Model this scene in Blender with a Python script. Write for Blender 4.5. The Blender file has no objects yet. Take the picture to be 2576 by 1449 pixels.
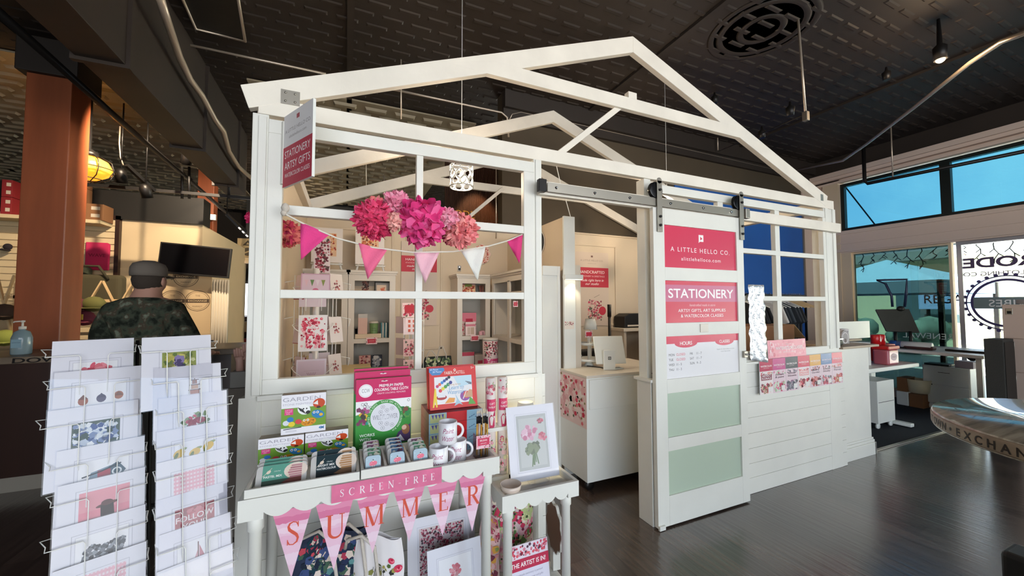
import bpy, bmesh, math, random
from mathutils import Vector as V, Matrix, Euler
R = math.radians
sc = bpy.context.scene
COL = sc.collection
PI = math.pi

# ------------------------------------------------------------------ camera
FPX, CYAW, CPIT, CROL, CH = 959.48, 0.4105, 0.0431, -0.0017, 1.5
cam_d = bpy.data.cameras.new('camera')
cam_d.sensor_width = 36.0
cam_d.lens = FPX / 2576 * 36.0
cam_d.clip_start = 0.03
cam = bpy.data.objects.new('camera', cam_d)
COL.objects.link(cam)
_cy, _sy = math.cos(CYAW), math.sin(CYAW)
FW = V((_sy * math.cos(CPIT), _cy * math.cos(CPIT), math.sin(CPIT)))
_r = V((_cy, -_sy, 0)); _u = _r.cross(FW)
RT = math.cos(CROL) * _r + math.sin(CROL) * _u
UP = -math.sin(CROL) * _r + math.cos(CROL) * _u
_m = Matrix((RT, UP, -FW)).transposed().to_4x4()
_m.translation = (0, 0, CH)
cam.matrix_world = _m
sc.camera = cam


def P(px, py, X=None, Y=None, Z=None):
    """the point of the place seen at a photo pixel, on a known wall, shelf front or table plane"""
    d = FW + RT * ((px - 1288) / FPX) - UP * ((py - 724.5) / FPX)
    if X is not None: t = X / d.x
    elif Y is not None: t = Y / d.y
    else: t = (Z - CH) / d.z
    return V((0, 0, CH)) + d * t


# ------------------------------------------------------------------ view
vs = sc.view_settings
sc.display_settings.display_device = 'sRGB'
vs.view_transform = 'Standard'
vs.look = 'None'
vs.gamma = 1.0
vs.use_curve_mapping = False
vs.exposure = 0.5
cy = sc.cycles
cy.max_bounces = 7
cy.diffuse_bounces = 4
cy.glossy_bounces = 3
cy.transmission_bounces = 5
cy.transparent_max_bounces = 16
cy.caustics_reflective = False
cy.caustics_refractive = False
cy.sample_clamp_indirect = 6.0
cy.use_denoising = True


def s2l(c):
    return c / 12.92 if c <= .04045 else ((c + .055) / 1.055) ** 2.4


def hexc(h):
    if not isinstance(h, str): return tuple(h)[:3]
    h = h.lstrip('#')
    return tuple(s2l(int(h[i:i + 2], 16) / 255) for i in (0, 2, 4))


# ------------------------------------------------------------------ world (daylight sky with broken cloud)
w = bpy.data.worlds.new('sky'); sc.world = w; w.use_nodes = True
nt = w.node_tree; nt.nodes.clear()
o_ = nt.nodes.new('ShaderNodeOutputWorld'); bg = nt.nodes.new('ShaderNodeBackground')
tc = nt.nodes.new('ShaderNodeTexCoord'); sp = nt.nodes.new('ShaderNodeSeparateXYZ')
rp = nt.nodes.new('ShaderNodeValToRGB'); nz = nt.nodes.new('ShaderNodeTexNoise'); r2 = nt.nodes.new('ShaderNodeValToRGB')
mx = nt.nodes.new('ShaderNodeMix'); mx.data_type = 'RGBA'
nt.links.new(tc.outputs['Generated'], sp.inputs[0]); nt.links.new(sp.outputs['Z'], rp.inputs[0])
rp.color_ramp.elements[0].position = 0.0; rp.color_ramp.elements[0].color = (.86, .9, .92, 1)
rp.color_ramp.elements[1].position = .55; rp.color_ramp.elements[1].color = (.16, .45, .82, 1)
nz.inputs['Scale'].default_value = 3.4; nz.inputs['Detail'].default_value = 5; nz.inputs['Roughness'].default_value = .55
nt.links.new(tc.outputs['Generated'], nz.inputs['Vector'])
r2.color_ramp.elements[0].position = .38; r2.color_ramp.elements[1].position = .62
nt.links.new(nz.outputs['Fac'], r2.inputs[0]); nt.links.new(r2.outputs['Color'], mx.inputs[0])
nt.links.new(rp.outputs['Color'], mx.inputs[6]); mx.inputs[7].default_value = (.95, .97, 1, 1)
nt.links.new(mx.outputs[2], bg.inputs['Color']); bg.inputs['Strength'].default_value = 3.7
nt.links.new(bg.outputs[0], o_.inputs[0])


def lamp(name, kind, loc, energy, color=(1, 1, 1), size=.1, rot=None, spot=60, blend=.5, target=None, sizey=None, portal=False):
    d = bpy.data.lights.new(name, kind); d.energy = energy; d.color = color
    if kind == 'AREA':
        d.size = size
        if sizey: d.shape = 'RECTANGLE'; d.size_y = sizey
        if portal: d.cycles.is_portal = True
    elif kind == 'SUN': d.angle = size
    else: d.shadow_soft_size = size
    if kind == 'SPOT': d.spot_size = R(spot); d.spot_blend = blend
    o = bpy.data.objects.new(name, d); COL.objects.link(o); o.location = loc
    if target is not None: o.rotation_euler = (V(target) - V(loc)).to_track_quat('-Z', 'Y').to_euler()
    elif rot: o.rotation_euler = rot
    return o


CEIL, XW, YB = 4.15, 8.1, 4.32
# the sun stands behind the building, over the left roof
lamp('sun', 'SUN', (-5, 0, 9), 42.0, (1, .96, .9), R(.8), target=(1, 1.0, 0))
# daylight openings: the street window on the right and the glazed shop front assumed behind the photographer
lamp('daylight_window', 'AREA', (XW - .05, -.5, 1.6), 1, size=8.4, sizey=3.6, rot=(0, R(90), 0), portal=True)
lamp('assumed_shopfront_daylight', 'AREA', (1.0, -3.95, 2.0), 1, size=9.0, sizey=4.0, rot=(R(90), 0, 0), portal=True)
# assumed warm ceiling spots of the shop, out of view above the photographer and over the booth
WARM = (1, .70, .42)
SOFT = (1, .80, .58)
lamp('assumed_spot_booth', 'SPOT', (1.4, .3, 4.05), 8, WARM, .05, spot=70, target=(1.5, 2.1, 3.1))
lamp('assumed_spot_left', 'SPOT', (-1.95, 5.2, 3.95), 600, SOFT, .03, spot=84, blend=.6, target=(-2.8, 8.0, 1.6))  # assumed source of the warm light on the left hall wall
lamp('assumed_spot_sidewall', 'SPOT', (-1.2, 7.0, 3.9), 130, SOFT, .08, spot=110, target=(-1.6, 10.0, 1.8))  # assumed too, lights the return wall of the hall


# ------------------------------------------------------------------ materials
def mat(name, color, rough=.5, metal=0., spec=.5, bump=None, noise=None, trans=0., emis=None, estr=0., alpha=1., coat=0.):
    m = bpy.data.materials.new(name); m.use_nodes = True
    n = m.node_tree; b = n.nodes['Principled BSDF']
    c = hexc(color)
    b.inputs['Base Color'].default_value = (*c, 1)
    b.inputs['Roughness'].default_value = rough; b.inputs['Metallic'].default_value = metal
    b.inputs['Specular IOR Level'].default_value = spec
    b.inputs['Transmission Weight'].default_value = trans
    b.inputs['Coat Weight'].default_value = coat
    b.inputs['Alpha'].default_value = alpha
    if emis is not None:
        b.inputs['Emission Color'].default_value = (*hexc(emis), 1); b.inputs['Emission Strength'].default_value = estr
    tcn = None
    if noise or bump:
        tcn = n.nodes.new('ShaderNodeTexCoord')
    if noise:  # (scale, amount, stretch xyz)
        mp = n.nodes.new('ShaderNodeMapping'); mp.inputs['Scale'].default_value = noise[2] if len(noise) > 2 else (1, 1, 1)
        n.links.new(tcn.outputs['Object'], mp.inputs[0])
        t = n.nodes.new('ShaderNodeTexNoise'); t.inputs['Scale'].default_value = noise[0]; t.inputs['Detail'].default_value = 5
        n.links.new(mp.outputs[0], t.inputs['Vector'])
        rr = n.nodes.new('ShaderNodeValToRGB')
        a = noise[1]
        rr.color_ramp.elements[0].position = .3; rr.color_ramp.elements[1].position = .7
        rr.color_ramp.elements[0].color = (*[x * (1 - a) for x in c], 1)
        rr.color_ramp.elements[1].color = (*[min(1, x * (1 + a)) for x in c], 1)
        n.links.new(t.outputs['Fac'], rr.inputs[0]); n.links.new(rr.outputs[0], b.inputs['Base Color'])
    if bump:  # (scale, strength)
        t = n.nodes.new('ShaderNodeTexNoise'); t.inputs['Scale'].default_value = bump[0]; t.inputs['Detail'].default_value = 4
        n.links.new(tcn.outputs['Object'], t.inputs['Vector'])
        bb = n.nodes.new('ShaderNodeBump'); bb.inputs['Strength'].default_value = bump[1]; bb.inputs['Distance'].default_value = .01
        n.links.new(t.outputs['Fac'], bb.inputs['Height']); n.links.new(bb.outputs[0], b.inputs['Normal'])
    return m


def ink_mat(name, rough=.5, coat=0., spec=.25):
    m = bpy.data.materials.new(name); m.use_nodes = True
    n = m.node_tree; b = n.nodes['Principled BSDF']
    a = n.nodes.new('ShaderNodeVertexColor'); a.layer_name = 'Col'
    n.links.new(a.outputs['Color'], b.inputs['Base Color'])
    b.inputs['Roughness'].default_value = rough; b.inputs['Coat Weight'].default_value = coat
    b.inputs['Specular IOR Level'].default_value = spec
    return m


def glass_mat(name, tint, refl=.08, rough=0.):
    m = bpy.data.materials.new(name); m.use_nodes = True
    n = m.node_tree; n.nodes.clear()
    o = n.nodes.new('ShaderNodeOutputMaterial'); mi = n.nodes.new('ShaderNodeMixShader')
    t = n.nodes.new('ShaderNodeBsdfTransparent'); g = n.nodes.new('ShaderNodeBsdfGlossy')
    fr = n.nodes.new('ShaderNodeFresnel'); fr.inputs['IOR'].default_value = 1.45
    mu = n.nodes.new('ShaderNodeMath'); mu.operation = 'MULTIPLY'; mu.inputs[1].default_value = refl / .04
    n.links.new(fr.outputs[0], mu.inputs[0]); n.links.new(mu.outputs[0], mi.inputs[0])
    t.inputs[0].default_value = (*tint, 1); g.inputs['Roughness'].default_value = rough
    n.links.new(t.outputs[0], mi.inputs[1]); n.links.new(g.outputs[0], mi.inputs[2]); n.links.new(mi.outputs[0], o.inputs[0])
    return m


M = {}
M['ink'] = ink_mat('printed_ink')
M['gloss'] = ink_mat('glossy_print', .3, .08, .25)
M['paint'] = ink_mat('painted_colour', .45)
M['cloth'] = ink_mat('printed_cloth', .85, 0, .2)
M['white'] = mat('white_painted_timber', '#e6e5dd', .5, noise=(3.2, .035, (1, 1, 1)), bump=(40, .06))
M['rough_white'] = mat('whitewashed_lumber', '#ece5d8', .6, noise=(4, .07, (1, 1, 1)), bump=(30, .1))
M['cab'] = mat('white_cabinet_laminate', '#e9ebe6', .38)
M['beige'] = mat('warm_white_wall_paint', '#dccab0', .75, bump=(60, .05))
M['plaster'] = mat('left_wall_paint', '#cdb894', .8, noise=(1.2, .05), bump=(30, .05))
M['olive'] = mat('dark_olive_wall_paint', '#4b4030', .75, noise=(1.5, .1))
M['dark'] = mat('dark_brown_ceiling_paint', '#2e2620', .62, noise=(1.3, .15))
M['duct'] = mat('dark_painted_duct', '#2e241d', .55, noise=(2, .2))
M['black'] = mat('black_matte', '#15130f', .5)
M['blackgloss'] = mat('black_screen', '#08080b', .25)
M['iron'] = mat('black_iron', '#1d1b1a', .42, .4)
M['wire'] = mat('white_coated_wire', '#f0efea', .3)
M['steel'] = mat('brushed_steel', '#aaa499', .38, .9)
M['chrome'] = mat('chrome', '#cfd0d0', .15, 1)
M['conduit'] = mat('galvanised_conduit', '#cbbba8', .35, .6)
M['redwood'] = mat('stained_redwood', '#9a5230', .45, noise=(3.5, .35, (1, 1, .12)), bump=(14, .12))
M['darkwood'] = mat('dark_bar_wood', '#2c1710', .4, noise=(3, .3, (1, 1, .15)))
M['blue'] = mat('blue_wall_paint', '#2a66b8', .6, noise=(2, .06))
M['trimtan'] = mat('tan_window_trim', '#dcc8b8', .6)
M['cream'] = mat('cream_door_trim', '#d9c6a8', .6)
M['dkframe'] = mat('dark_green_window_frame', '#1c2422', .4, .3)
M['carpet'] = mat('charcoal_carpet', '#3a3d41', .95, spec=.1, bump=(260, .4))
M['frost'] = mat('frosted_glass', '#b9c9b6', .35, spec=.5)
M['foil'] = mat('crinkled_foil', '#dfe2e4', .2, .5, bump=(22, 1.))
M['clear'] = glass_mat('clear_plastic', (.97, .97, .98), .022)
M['paneglass'] = glass_mat('tinted_window_glass', (.15, .21, .21), .06)
M['doorglass'] = glass_mat('clear_door_glass', (.93, .96, .97), .05)
M['transom'] = glass_mat('transom_glass', (.19, .36, .42), .05)
M['bulb'] = mat('lit_bulb', '#ffffff', .5, emis='#ffd9a0', estr=14)
M['amber'] = mat('lit_amber_glass', '#e8a040', .3, emis='#ff9a20', estr=1.1, noise=(14, .3))
M['led'] = mat('lit_led', '#ffffff', .5, emis='#fff0d8', estr=12)
M['led_dim'] = mat('lit_lamp_top', '#fff3dc', .5, emis='#fff0d2', estr=2.5)
M['skin'] = mat('skin', '#b98b78', .55)
M['camo'] = mat('camouflage_jacket_cloth', '#3a4038', .9, spec=.15)
_n = M['camo'].node_tree; _b = _n.nodes['Principled BSDF']
_t = _n.nodes.new('ShaderNodeTexNoise'); _t.inputs['Scale'].default_value = 17; _t.inputs['Detail'].default_value = 3
_c = _n.nodes.new('ShaderNodeTexCoord'); _n.links.new(_c.outputs['Object'], _t.inputs['Vector'])
_r3 = _n.nodes.new('ShaderNodeValToRGB'); _r3.color_ramp.interpolation = 'LINEAR'
_e = _r3.color_ramp.elements
_e[0].position = .36; _e[0].color = (*hexc('#22251f'), 1); _e[1].position = .68; _e[1].color = (*hexc('#78806f'), 1)
_k = _e.new(.5); _k.color = (*hexc('#434a3d'), 1)
_k = _e.new(.57); _k.color = (*hexc('#4b4034'), 1)
_n.links.new(_t.outputs['Fac'], _r3.inputs[0]); _n.links.new(_r3.outputs[0], _b.inputs['Base Color'])
# wood plank floor, boards running away from the shop front
m = mat('dark_plank_floor', '#3a322d', .36, spec=.6, coat=.8); M['floor'] = m
n = m.node_tree; b = n.nodes['Principled BSDF']
tcn = n.nodes.new('ShaderNodeTexCoord'); mp = n.nodes.new('ShaderNodeMapping'); mp.inputs['Rotation'].default_value = (0, 0, R(90))
n.links.new(tcn.outputs['Object'], mp.inputs[0])
bk = n.nodes.new('ShaderNodeTexBrick'); bk.inputs['Scale'].default_value = 1; bk.inputs['Brick Width'].default_value = 1.3
bk.inputs['Row Height'].default_value = .15; bk.inputs['Mortar Size'].default_value = .0015
bk.inputs['Color1'].default_value = (*hexc('#605148'), 1); bk.inputs['Color2'].default_value = (*hexc('#493d36'), 1); bk.inputs['Mortar'].default_value = (*hexc('#1d1815'), 1)
n.links.new(mp.outputs[0], bk.inputs['Vector'])
mp2 = n.nodes.new('ShaderNodeMapping'); mp2.inputs['Scale'].default_value = (1, .06, 1); n.links.new(tcn.outputs['Object'], mp2.inputs[0])
ns = n.nodes.new('ShaderNodeTexNoise'); ns.inputs['Scale'].default_value = 34; ns.inputs['Detail'].default_value = 6; n.links.new(mp2.outputs[0], ns.inputs['Vector'])
mxx = n.nodes.new('ShaderNodeMix'); mxx.data_type = 'RGBA'; mxx.blend_type = 'MULTIPLY'; mxx.inputs[0].default_value = .75
rr = n.nodes.new('ShaderNodeValToRGB'); rr.color_ramp.elements[0].color = (.35, .35, .35, 1); rr.color_ramp.elements[1].color = (1.25, 1.2, 1.15, 1)
rr.color_ramp.elements[0].position = .3; rr.color_ramp.elements[1].position = .72
n.links.new(ns.outputs['Fac'], rr.inputs[0]); n.links.new(bk.outputs['Color'], mxx.inputs[6]); n.links.new(rr.outputs[0], mxx.inputs[7])
n.links.new(mxx.outputs[2], b.inputs['Base Color'])
b.inputs['Coat Roughness'].default_value = .2
r4 = n.nodes.new('ShaderNodeMapRange'); r4.inputs['To Min'].default_value = .12; r4.inputs['To Max'].default_value = .3
n.links.new(ns.outputs['Fac'], r4.inputs['Value']); n.links.new(r4.outputs[0], b.inputs['Roughness'])
bp = n.nodes.new('ShaderNodeBump'); bp.inputs['Strength'].default_value = .45; bp.inputs['Distance'].default_value = .004
n.links.new(ns.outputs['Fac'], bp.inputs['Height']); n.links.new(bp.outputs[0], b.inputs['Normal']); n.links.new(bp.outputs[0], b.inputs['Coat Normal'])


# ------------------------------------------------------------------ mesh builder
class B:
    def __init__(s):
        s.v = []; s.f = []; s.c = []; s.sm = []

    def _add(s, vs_, fs, col=None, smooth=False):
        k = len(s.v); s.v += [tuple(x) for x in vs_]
        for f in fs:
            s.f.append([i + k for i in f]); s.c.append(col); s.sm.append(smooth)
        return s

    def box(s, x0, x1, y0, y1, z0, z1, col=None, mtx=None):
        vs_ = [V((x, y, z)) for z in (z0, z1) for y in (y0, y1) for x in (x0, x1)]
        if mtx: vs_ = [mtx @ q for q in vs_]
        return s._add(vs_, [(0, 2, 3, 1), (4, 5, 7, 6), (0, 1, 5, 4), (2, 6, 7, 3), (0, 4, 6, 2), (1, 3, 7, 5)], col)

    def bar(s, a, b, wx, wz, col=None, up=(0, 0, 1)):
        """a straight bar of rectangular section from a to b"""
        a, b = V(a), V(b); d = (b - a).normalized(); u = V(up)
        x = d.cross(u)
        if x.length < 1e-4: x = d.cross(V((0, 1, 0)))
        x.normalize(); z = x.cross(d)
        q = []
        for p in (a, b):
            for i, j in ((-1, -1), (1, -1), (1, 1), (-1, 1)): q.append(p + x * (wx / 2 * i) + z * (wz / 2 * j))
        return s._add(q, [(0, 1, 2, 3), (7, 6, 5, 4), (0, 4, 5, 1), (1, 5, 6, 2), (2, 6, 7, 3), (3, 7, 4, 0)], col)

    def prism(s, pts, d, col=None):
        """flat outline pts (3-D, in order) pushed along d"""
        d = V(d); n = len(pts); a = [V(p) for p in pts]; q = a + [p + d for p in a]
        fs = [tuple(range(n))[::-1], tuple(range(n, 2 * n))] + [(i, (i + 1) % n, (i + 1) % n + n, i + n) for i in range(n)]
        return s._add(q, fs, col)

    def tube(s, pts, r, n=8, col=None, closed=False, caps=True):
        pts = [V(p) for p in pts]; N = len(pts); rs = r if isinstance(r, (list, tuple)) else [r] * N
        q = []; ref = None
        for i, p in enumerate(pts):
            if closed: t = (pts[(i + 1) % N] - pts[i - 1])
            else: t = pts[min(i + 1, N - 1)] - pts[max(i - 1, 0)]
            if t.length < 1e-9: t = V((0, 0, 1))
            t.normalize()
            if ref is None:
                ref = t.orthogonal().normalized()
            x = (ref - t * ref.dot(t))
            if x.length < 1e-6: x = t.orthogonal()
            x.normalize(); ref = x; y = t.cross(x)
            for k in range(n):
                a = 2 * PI * k / n; q.append(p + (x * math.cos(a) + y * math.sin(a)) * rs[i])
        fs = []
        for i in range(N if closed else N - 1):
            j = (i + 1) % N
            for k in range(n): fs.append((i * n + k, i * n + (k + 1) % n, j * n + (k + 1) % n, j * n + k))
        s._add(q, fs, col, True)
        if caps and not closed:
            base = len(s.v) - len(q)
            s.f.append([base + k for k in range(n)][::-1]); s.c.append(col); s.sm.append(False)
            s.f.append([base + (N - 1) * n + k for k in range(n)]); s.c.append(col); s.sm.append(False)
        return s

    def lathe(s, prof, c=(0, 0, 0), n=24, col=None, mtx=None, smooth=True):
        """profile [(r, z)...] turned round the z axis"""
        c = V(c); q = []
        for r, z in prof:
            for k in range(n):
                a = 2 * PI * k / n; p = V((r * math.cos(a), r * math.sin(a), z))
                q.append((mtx @ p if mtx else p) + c)
        fs = []
        for i in range(len(prof) - 1):
            for k in range(n): fs.append((i * n + k, i * n + (k + 1) % n, (i + 1) * n + (k + 1) % n, (i + 1) * n + k))
        if prof[0][0] > 1e-6: fs.append(tuple(range(n))[::-1])
        if prof[-1][0] > 1e-6: fs.append(tuple((len(prof) - 1) * n + k for k in range(n)))
        k0 = len(s.f); s._add(q, fs, col, smooth)
        for i in range(k0, len(s.f)):
            if len(s.f[i]) == n and n > 4: s.sm[i] = False
        return s

    def ball(s, c, r, n=12, col=None, sz=(1, 1, 1), rot=None):
        pr = [(max(1e-7, math.cos(a)) * r, math.sin(a) * r) for a in [(-PI / 2) + PI * i / (n // 2) for i in range(n // 2 + 1)]]
        mt = Matrix.Diagonal((*sz, 1))
        if rot: mt = Euler(rot).to_matrix().to_4x4() @ mt
        return s.lathe(pr, c, n, col, mt)

    # printed marks: on the plane y = Y facing -y, u to the right, v up
    def fl(s, uv, col, L=0, Y=0.):
        y = Y - .0004 - L * .00025 - (len(s.f) % 24) * .000009
        return s._add([(u, y, v) for u, v in uv], [tuple(range(len(uv)))], col)

    def rect(s, u0, u1, v0, v1, col, L=0, Y=0.): return s.fl([(u0, v0), (u1, v0), (u1, v1), (u0, v1)], col, L, Y)

    def disc(s, u, v, r, col, L=0, Y=0., n=16, rv=None, rot=0):
        rv = rv or r; c, q = math.cos(rot), math.sin(rot)
        pts = []
        for k in range(n):
            a = 2 * PI * k / n; x, z = r * math.cos(a), rv * math.sin(a); pts.append((u + x * c - z * q, v + x * q + z * c))
        return s.fl(pts, col, L, Y)

    def ring(s, u, v, r0, r1, col, L=0, Y=0., n=24):
        for k in range(n):
            a, b = 2 * PI * k / n, 2 * PI * (k + 1) / n
            s.fl([(u + r0 * math.cos(a), v + r0 * math.sin(a)), (u + r1 * math.cos(a), v + r1 * math.sin(a)), (u + r1 * math.cos(b), v + r1 * math.sin(b)), (u + r0 * math.cos(b), v + r0 * math.sin(b))], col, L, Y)
        return s

    def line(s, pts, wd, col, L=0, Y=0.):
        for (a, b), (c, d) in zip(pts, pts[1:]):
            l = math.hypot(c - a, d - b) or 1e-9; nx, nz = -(d - b) / l * wd / 2, (c - a) / l * wd / 2
            s.fl([(a - nx, b - nz), (c - nx, d - nz), (c + nx, d + nz), (a + nx, b + nz)], col, L, Y)
        return s

    def frame(s, u0, u1, v0, v1, t, col, L=0, Y=0.):
        s.rect(u0, u1, v0, v0 + t, col, L, Y); s.rect(u0, u1, v1 - t, v1, col, L, Y)
        s.rect(u0, u0 + t, v0, v1, col, L, Y); return s.rect(u1 - t, u1, v0, v1, col, L, Y)

    def text(s, t, u, v, h, col, L=2, Y=0., al='CENTER', w=None, shear=0., sp=1., bold=0., wrap=None):
        vs_, fs = glyphs(t, shear, sp, bold)
        if not vs_: return s
        x0 = min(p[0] for p in vs_); x1 = max(p[0] for p in vs_)
        k = h / .73; kx = k if w is None else w / max(1e-6, x1 - x0)
        ox = {'CENTER': (x0 + x1) / 2, 'LEFT': x0, 'RIGHT': x1}[al]
        y = Y - .0004 - L * .00025
        q = [(u + (p[0] - ox) * kx, y, v + p[1] * k) for p in vs_]
        if wrap: q = [wrap(p) for p in q]
        return s._add(q, fs, col)

    def blooms(s, u0, u1, v0, v1, pal, n, r0, r1, seed, L=1, Y=0., leaf=None, petals=5):
        g = random.Random(seed)
        for i in range(n):
            r = g.uniform(r0, r1); u = g.uniform(u0 + r, max(u0 + r, u1 - r)); v = g.uniform(v0 + r, max(v0 + r, v1 - r)); a0 = g.uniform(0, 6.3)
            if leaf and g.random() < .4:
                a = a0; c, q = math.cos(a), math.sin(a)
                s.fl([(u - r * c * .9, v - r * q * .9), (u - r * .28 * q, v + r * .28 * c), (u + r * c * .9, v + r * q * .9), (u + r * .28 * q, v - r * .28 * c)], g.choice(leaf), L + (i % 3), Y)
            else:
                m_ = petals * 3; pts = []
                for k in range(m_):
                    rr_ = r * (.62 + .38 * abs(math.cos(petals * PI * k / m_))) * g.uniform(.85, 1); a = a0 + 2 * PI * k / m_
                    pts.append((u + rr_ * math.cos(a), v + rr_ * math.sin(a)))
                s.fl(pts, g.choice(pal), L + (i % 3), Y)
        return s

    def build(s, name, material, parent=None, bev=0., seg=2, loc=None, rot=None, sub=0, solid=0.):
        me = bpy.data.meshes.new(name)
        me.from_pydata(s.v, [], s.f); 
        mats = material if isinstance(material, (list, tuple)) else [material]
        for m_ in mats: me.materials.append(M[m_] if isinstance(m_, str) else m_)
        if any(c is not None for c in s.c):
            at = me.color_attributes.new('Col', 'FLOAT_COLOR', 'CORNER'); buf = []
            for f, c in zip(s.f, s.c):
                h = hexc(c if c is not None else '#ffffff'); buf += [h[0], h[1], h[2], 1.] * len(f)
            at.data.foreach_set('color', buf)
        me.polygons.foreach_set('use_smooth', s.sm)
        me.update()
        o = bpy.data.objects.new(name, me); COL.objects.link(o)
        if parent is not None: o.parent = parent
        if loc is not None: o.location = loc
        if rot is not None: o.rotation_euler = rot
        if bev:
            md = o.modifiers.new('bevel', 'BEVEL'); md.width = bev; md.segments = seg; md.limit_method = 'ANGLE'; md.angle_limit = R(50)
        if solid:
            md = o.modifiers.new('solid', 'SOLIDIFY'); md.thickness = solid; md.offset = 0
        if sub:
            md = o.modifiers.new('sub', 'SUBSURF'); md.levels = sub; md.render_levels = sub
        return o


_gl = {}


def glyphs(t, shear=0., sp=1., bold=0.):
    k = (t, shear, sp, bold)
    if k not in _gl:
        cu = bpy.data.curves.new('t', 'FONT'); cu.body = t; cu.size = 1; cu.resolution_u = 4; cu.shear = shear; cu.space_character = sp; cu.offset = bold
        ob = bpy.data.objects.new('t', cu); me = ob.to_mesh()
        _gl[k] = ([tuple(q.co[:2]) for q in me.vertices], [tuple(p.vertices) for p in me.polygons])
        ob.to_mesh_clear(); bpy.data.objects.remove(ob); bpy.data.curves.remove(cu)
    return _gl[k]


def tag(o, label, cat, group=None, kind=None):
    o['label'] = label; o['category'] = cat
    if group: o['group'] = group
    if kind: o['kind'] = kind
    return o


def T(name, label, cat, loc=(0, 0, 0), rz=0., rx=0., group=None):
    o = bpy.data.objects.new(name, None); COL.objects.link(o); o.empty_display_size = .05
    o.location = loc; o.rotation_euler = (rx, 0, rz)
    return tag(o, label, cat, group)


def ST(o):
    o['kind'] = 'structure'; return o


def dup(root, loc, rz=None, rx=None, label=None, group=None):
    def cp(o, par):
        c = o.copy(); COL.objects.link(c); c.parent = par
        for ch in list(o.children): cp(ch, c)
        return c
    r = cp(root, None); r.location = loc
    e = r.rotation_euler
    r.rotation_euler = (e[0] if rx is None else rx, e[1], e[2] if rz is None else rz)
    if label: r['label'] = label
    if group: r['group'] = group
    return r
# ================================================================== the room
ST(B().box(-12, XW + .1, -6, 13, -.1, 0).build('floor', 'floor'))
ST(B().box(4.87, XW, 2.15, YB, 0, .006).build('floor_carpet', 'carpet'))
ST(B().bar((4.87, 2.15, .007), (XW, 2.15, .007), .03, .01).build('trim_carpet', 'steel'))
# pressed tin ceiling: rows of raised lozenges
g = B(); g.box(-12, XW + .4, -6, 13, CEIL, CEIL + .1)
def tin(x0, x1, y0, y1, px, py, lx, ly):
    j = 0; y = y0
    while y < y1:
        x = x0 + (px / 2 if j % 2 else 0)
        while x < x1:
            a, b_ = lx / 2, ly / 2; z0, z1 = CEIL, CEIL - .009
            g._add([(x - a, y - b_, z0), (x + a, y - b_, z0), (x + a, y + b_, z0), (x - a, y + b_, z0), (x - a + .012, y - b_ + .012, z1), (x + a - .012, y - b_ + .012, z1), (x + a - .012, y + b_ - .012, z1), (x - a + .012, y + b_ - .012, z1)],
                   [(0, 4, 5, 1), (1, 5, 6, 2), (2, 6, 7, 3), (3, 7, 4, 0), (4, 7, 6, 5)])
            x += px
        y += py; j += 1
tin(-11.6, XW - .2, -1.2, 12.6, .26, .15, .19, .05)
for x in (-9, -6, -3, 0, 3, 6): g.box(x - .03, x + .03, -6, 13, CEIL - .03, CEIL)
ST(g.build('ceiling', 'dark'))
# pale tin of the left hall; the second panel's paleness stands in for light
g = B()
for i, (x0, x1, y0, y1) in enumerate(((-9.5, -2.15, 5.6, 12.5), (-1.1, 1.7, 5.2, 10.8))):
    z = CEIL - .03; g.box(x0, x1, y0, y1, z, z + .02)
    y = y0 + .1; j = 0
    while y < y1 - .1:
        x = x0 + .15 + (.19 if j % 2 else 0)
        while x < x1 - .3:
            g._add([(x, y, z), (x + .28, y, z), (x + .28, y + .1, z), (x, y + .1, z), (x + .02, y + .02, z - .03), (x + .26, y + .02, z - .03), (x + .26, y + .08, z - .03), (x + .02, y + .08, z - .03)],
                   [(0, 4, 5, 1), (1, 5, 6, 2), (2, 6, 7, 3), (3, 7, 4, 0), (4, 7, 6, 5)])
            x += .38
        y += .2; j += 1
ST(g.build('ceiling_left', mat('pale_lit_tin', '#9b8f78', .5)))
# ceiling medallion
g = B()
c = P(1915, 75, Z=CEIL)
for r_ in (.44, .36, .18): g.lathe([(r_ - .03, -.0), (r_ - .015, -.008), (r_ + .015, -.008), (r_ + .03, 0)], (c.x, c.y, CEIL - .001), 40)
ST(g.build('trim_medallion', 'dark'))
# back wall (dark above, blue panel at its right end), deep hall on the left
ST(B().box(1.75, XW + .1, YB, YB + .15, 0, CEIL).build('wall_back', 'olive'))
ST(B().box(1.75, XW, YB - .10, YB, CEIL - .22, CEIL).box(1.75, XW, YB - .05, YB, CEIL - .34, CEIL - .22).build('trim_crown_back', 'dark'))
ST(B().box(4.6, 7.75, YB - .02, YB, 0, 3.5).build('wall_blue', 'blue'))
ST(B().box(7.75, 7.79, YB - .04, YB, 0, 3.5, ).build('trim_blue_edge', 'steel'))
ST(B().box(7.79, XW, YB - .02, YB, 0, 3.85).build('wall_back_right', 'trimtan'))
YL = 8.0
xs = P(510, 570, Y=YL).x
zt = 2.86
ST(B().box(-12, xs, YL, YL + .12, 0, zt).build('wall_left_hall', 'plaster'))
ST(B().box(xs - .12, xs, YL + .12, 11, 0, zt).build('wall_left_return', 'plaster'))
x2 = P(578, 620, Y=11).x
dl, dr = P(586, 800, Y=11).x, P(640, 800, Y=11).x
ST(B().box(xs, dl, 11, 11.12, 0, zt).box(dr, 6, 11, 11.12, 0, zt).box(dl, dr, 11, 11.12, P(600, 662, Y=11).z, zt).build('wall_left_far', 'plaster'))
ST(B().box(dl - .05, dl + .03, 10.95, 11.0, 0, P(600, 662, Y=11).z).box(dl - .05, dr, 10.95, 11.0, P(600, 662, Y=11).z, P(600, 662, Y=11).z + .06).build('trim_doorway', 'cream'))
ST(B().box(-12, 8, 12.9, 13, 0, CEIL).build('wall_far', 'dark'))
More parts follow.
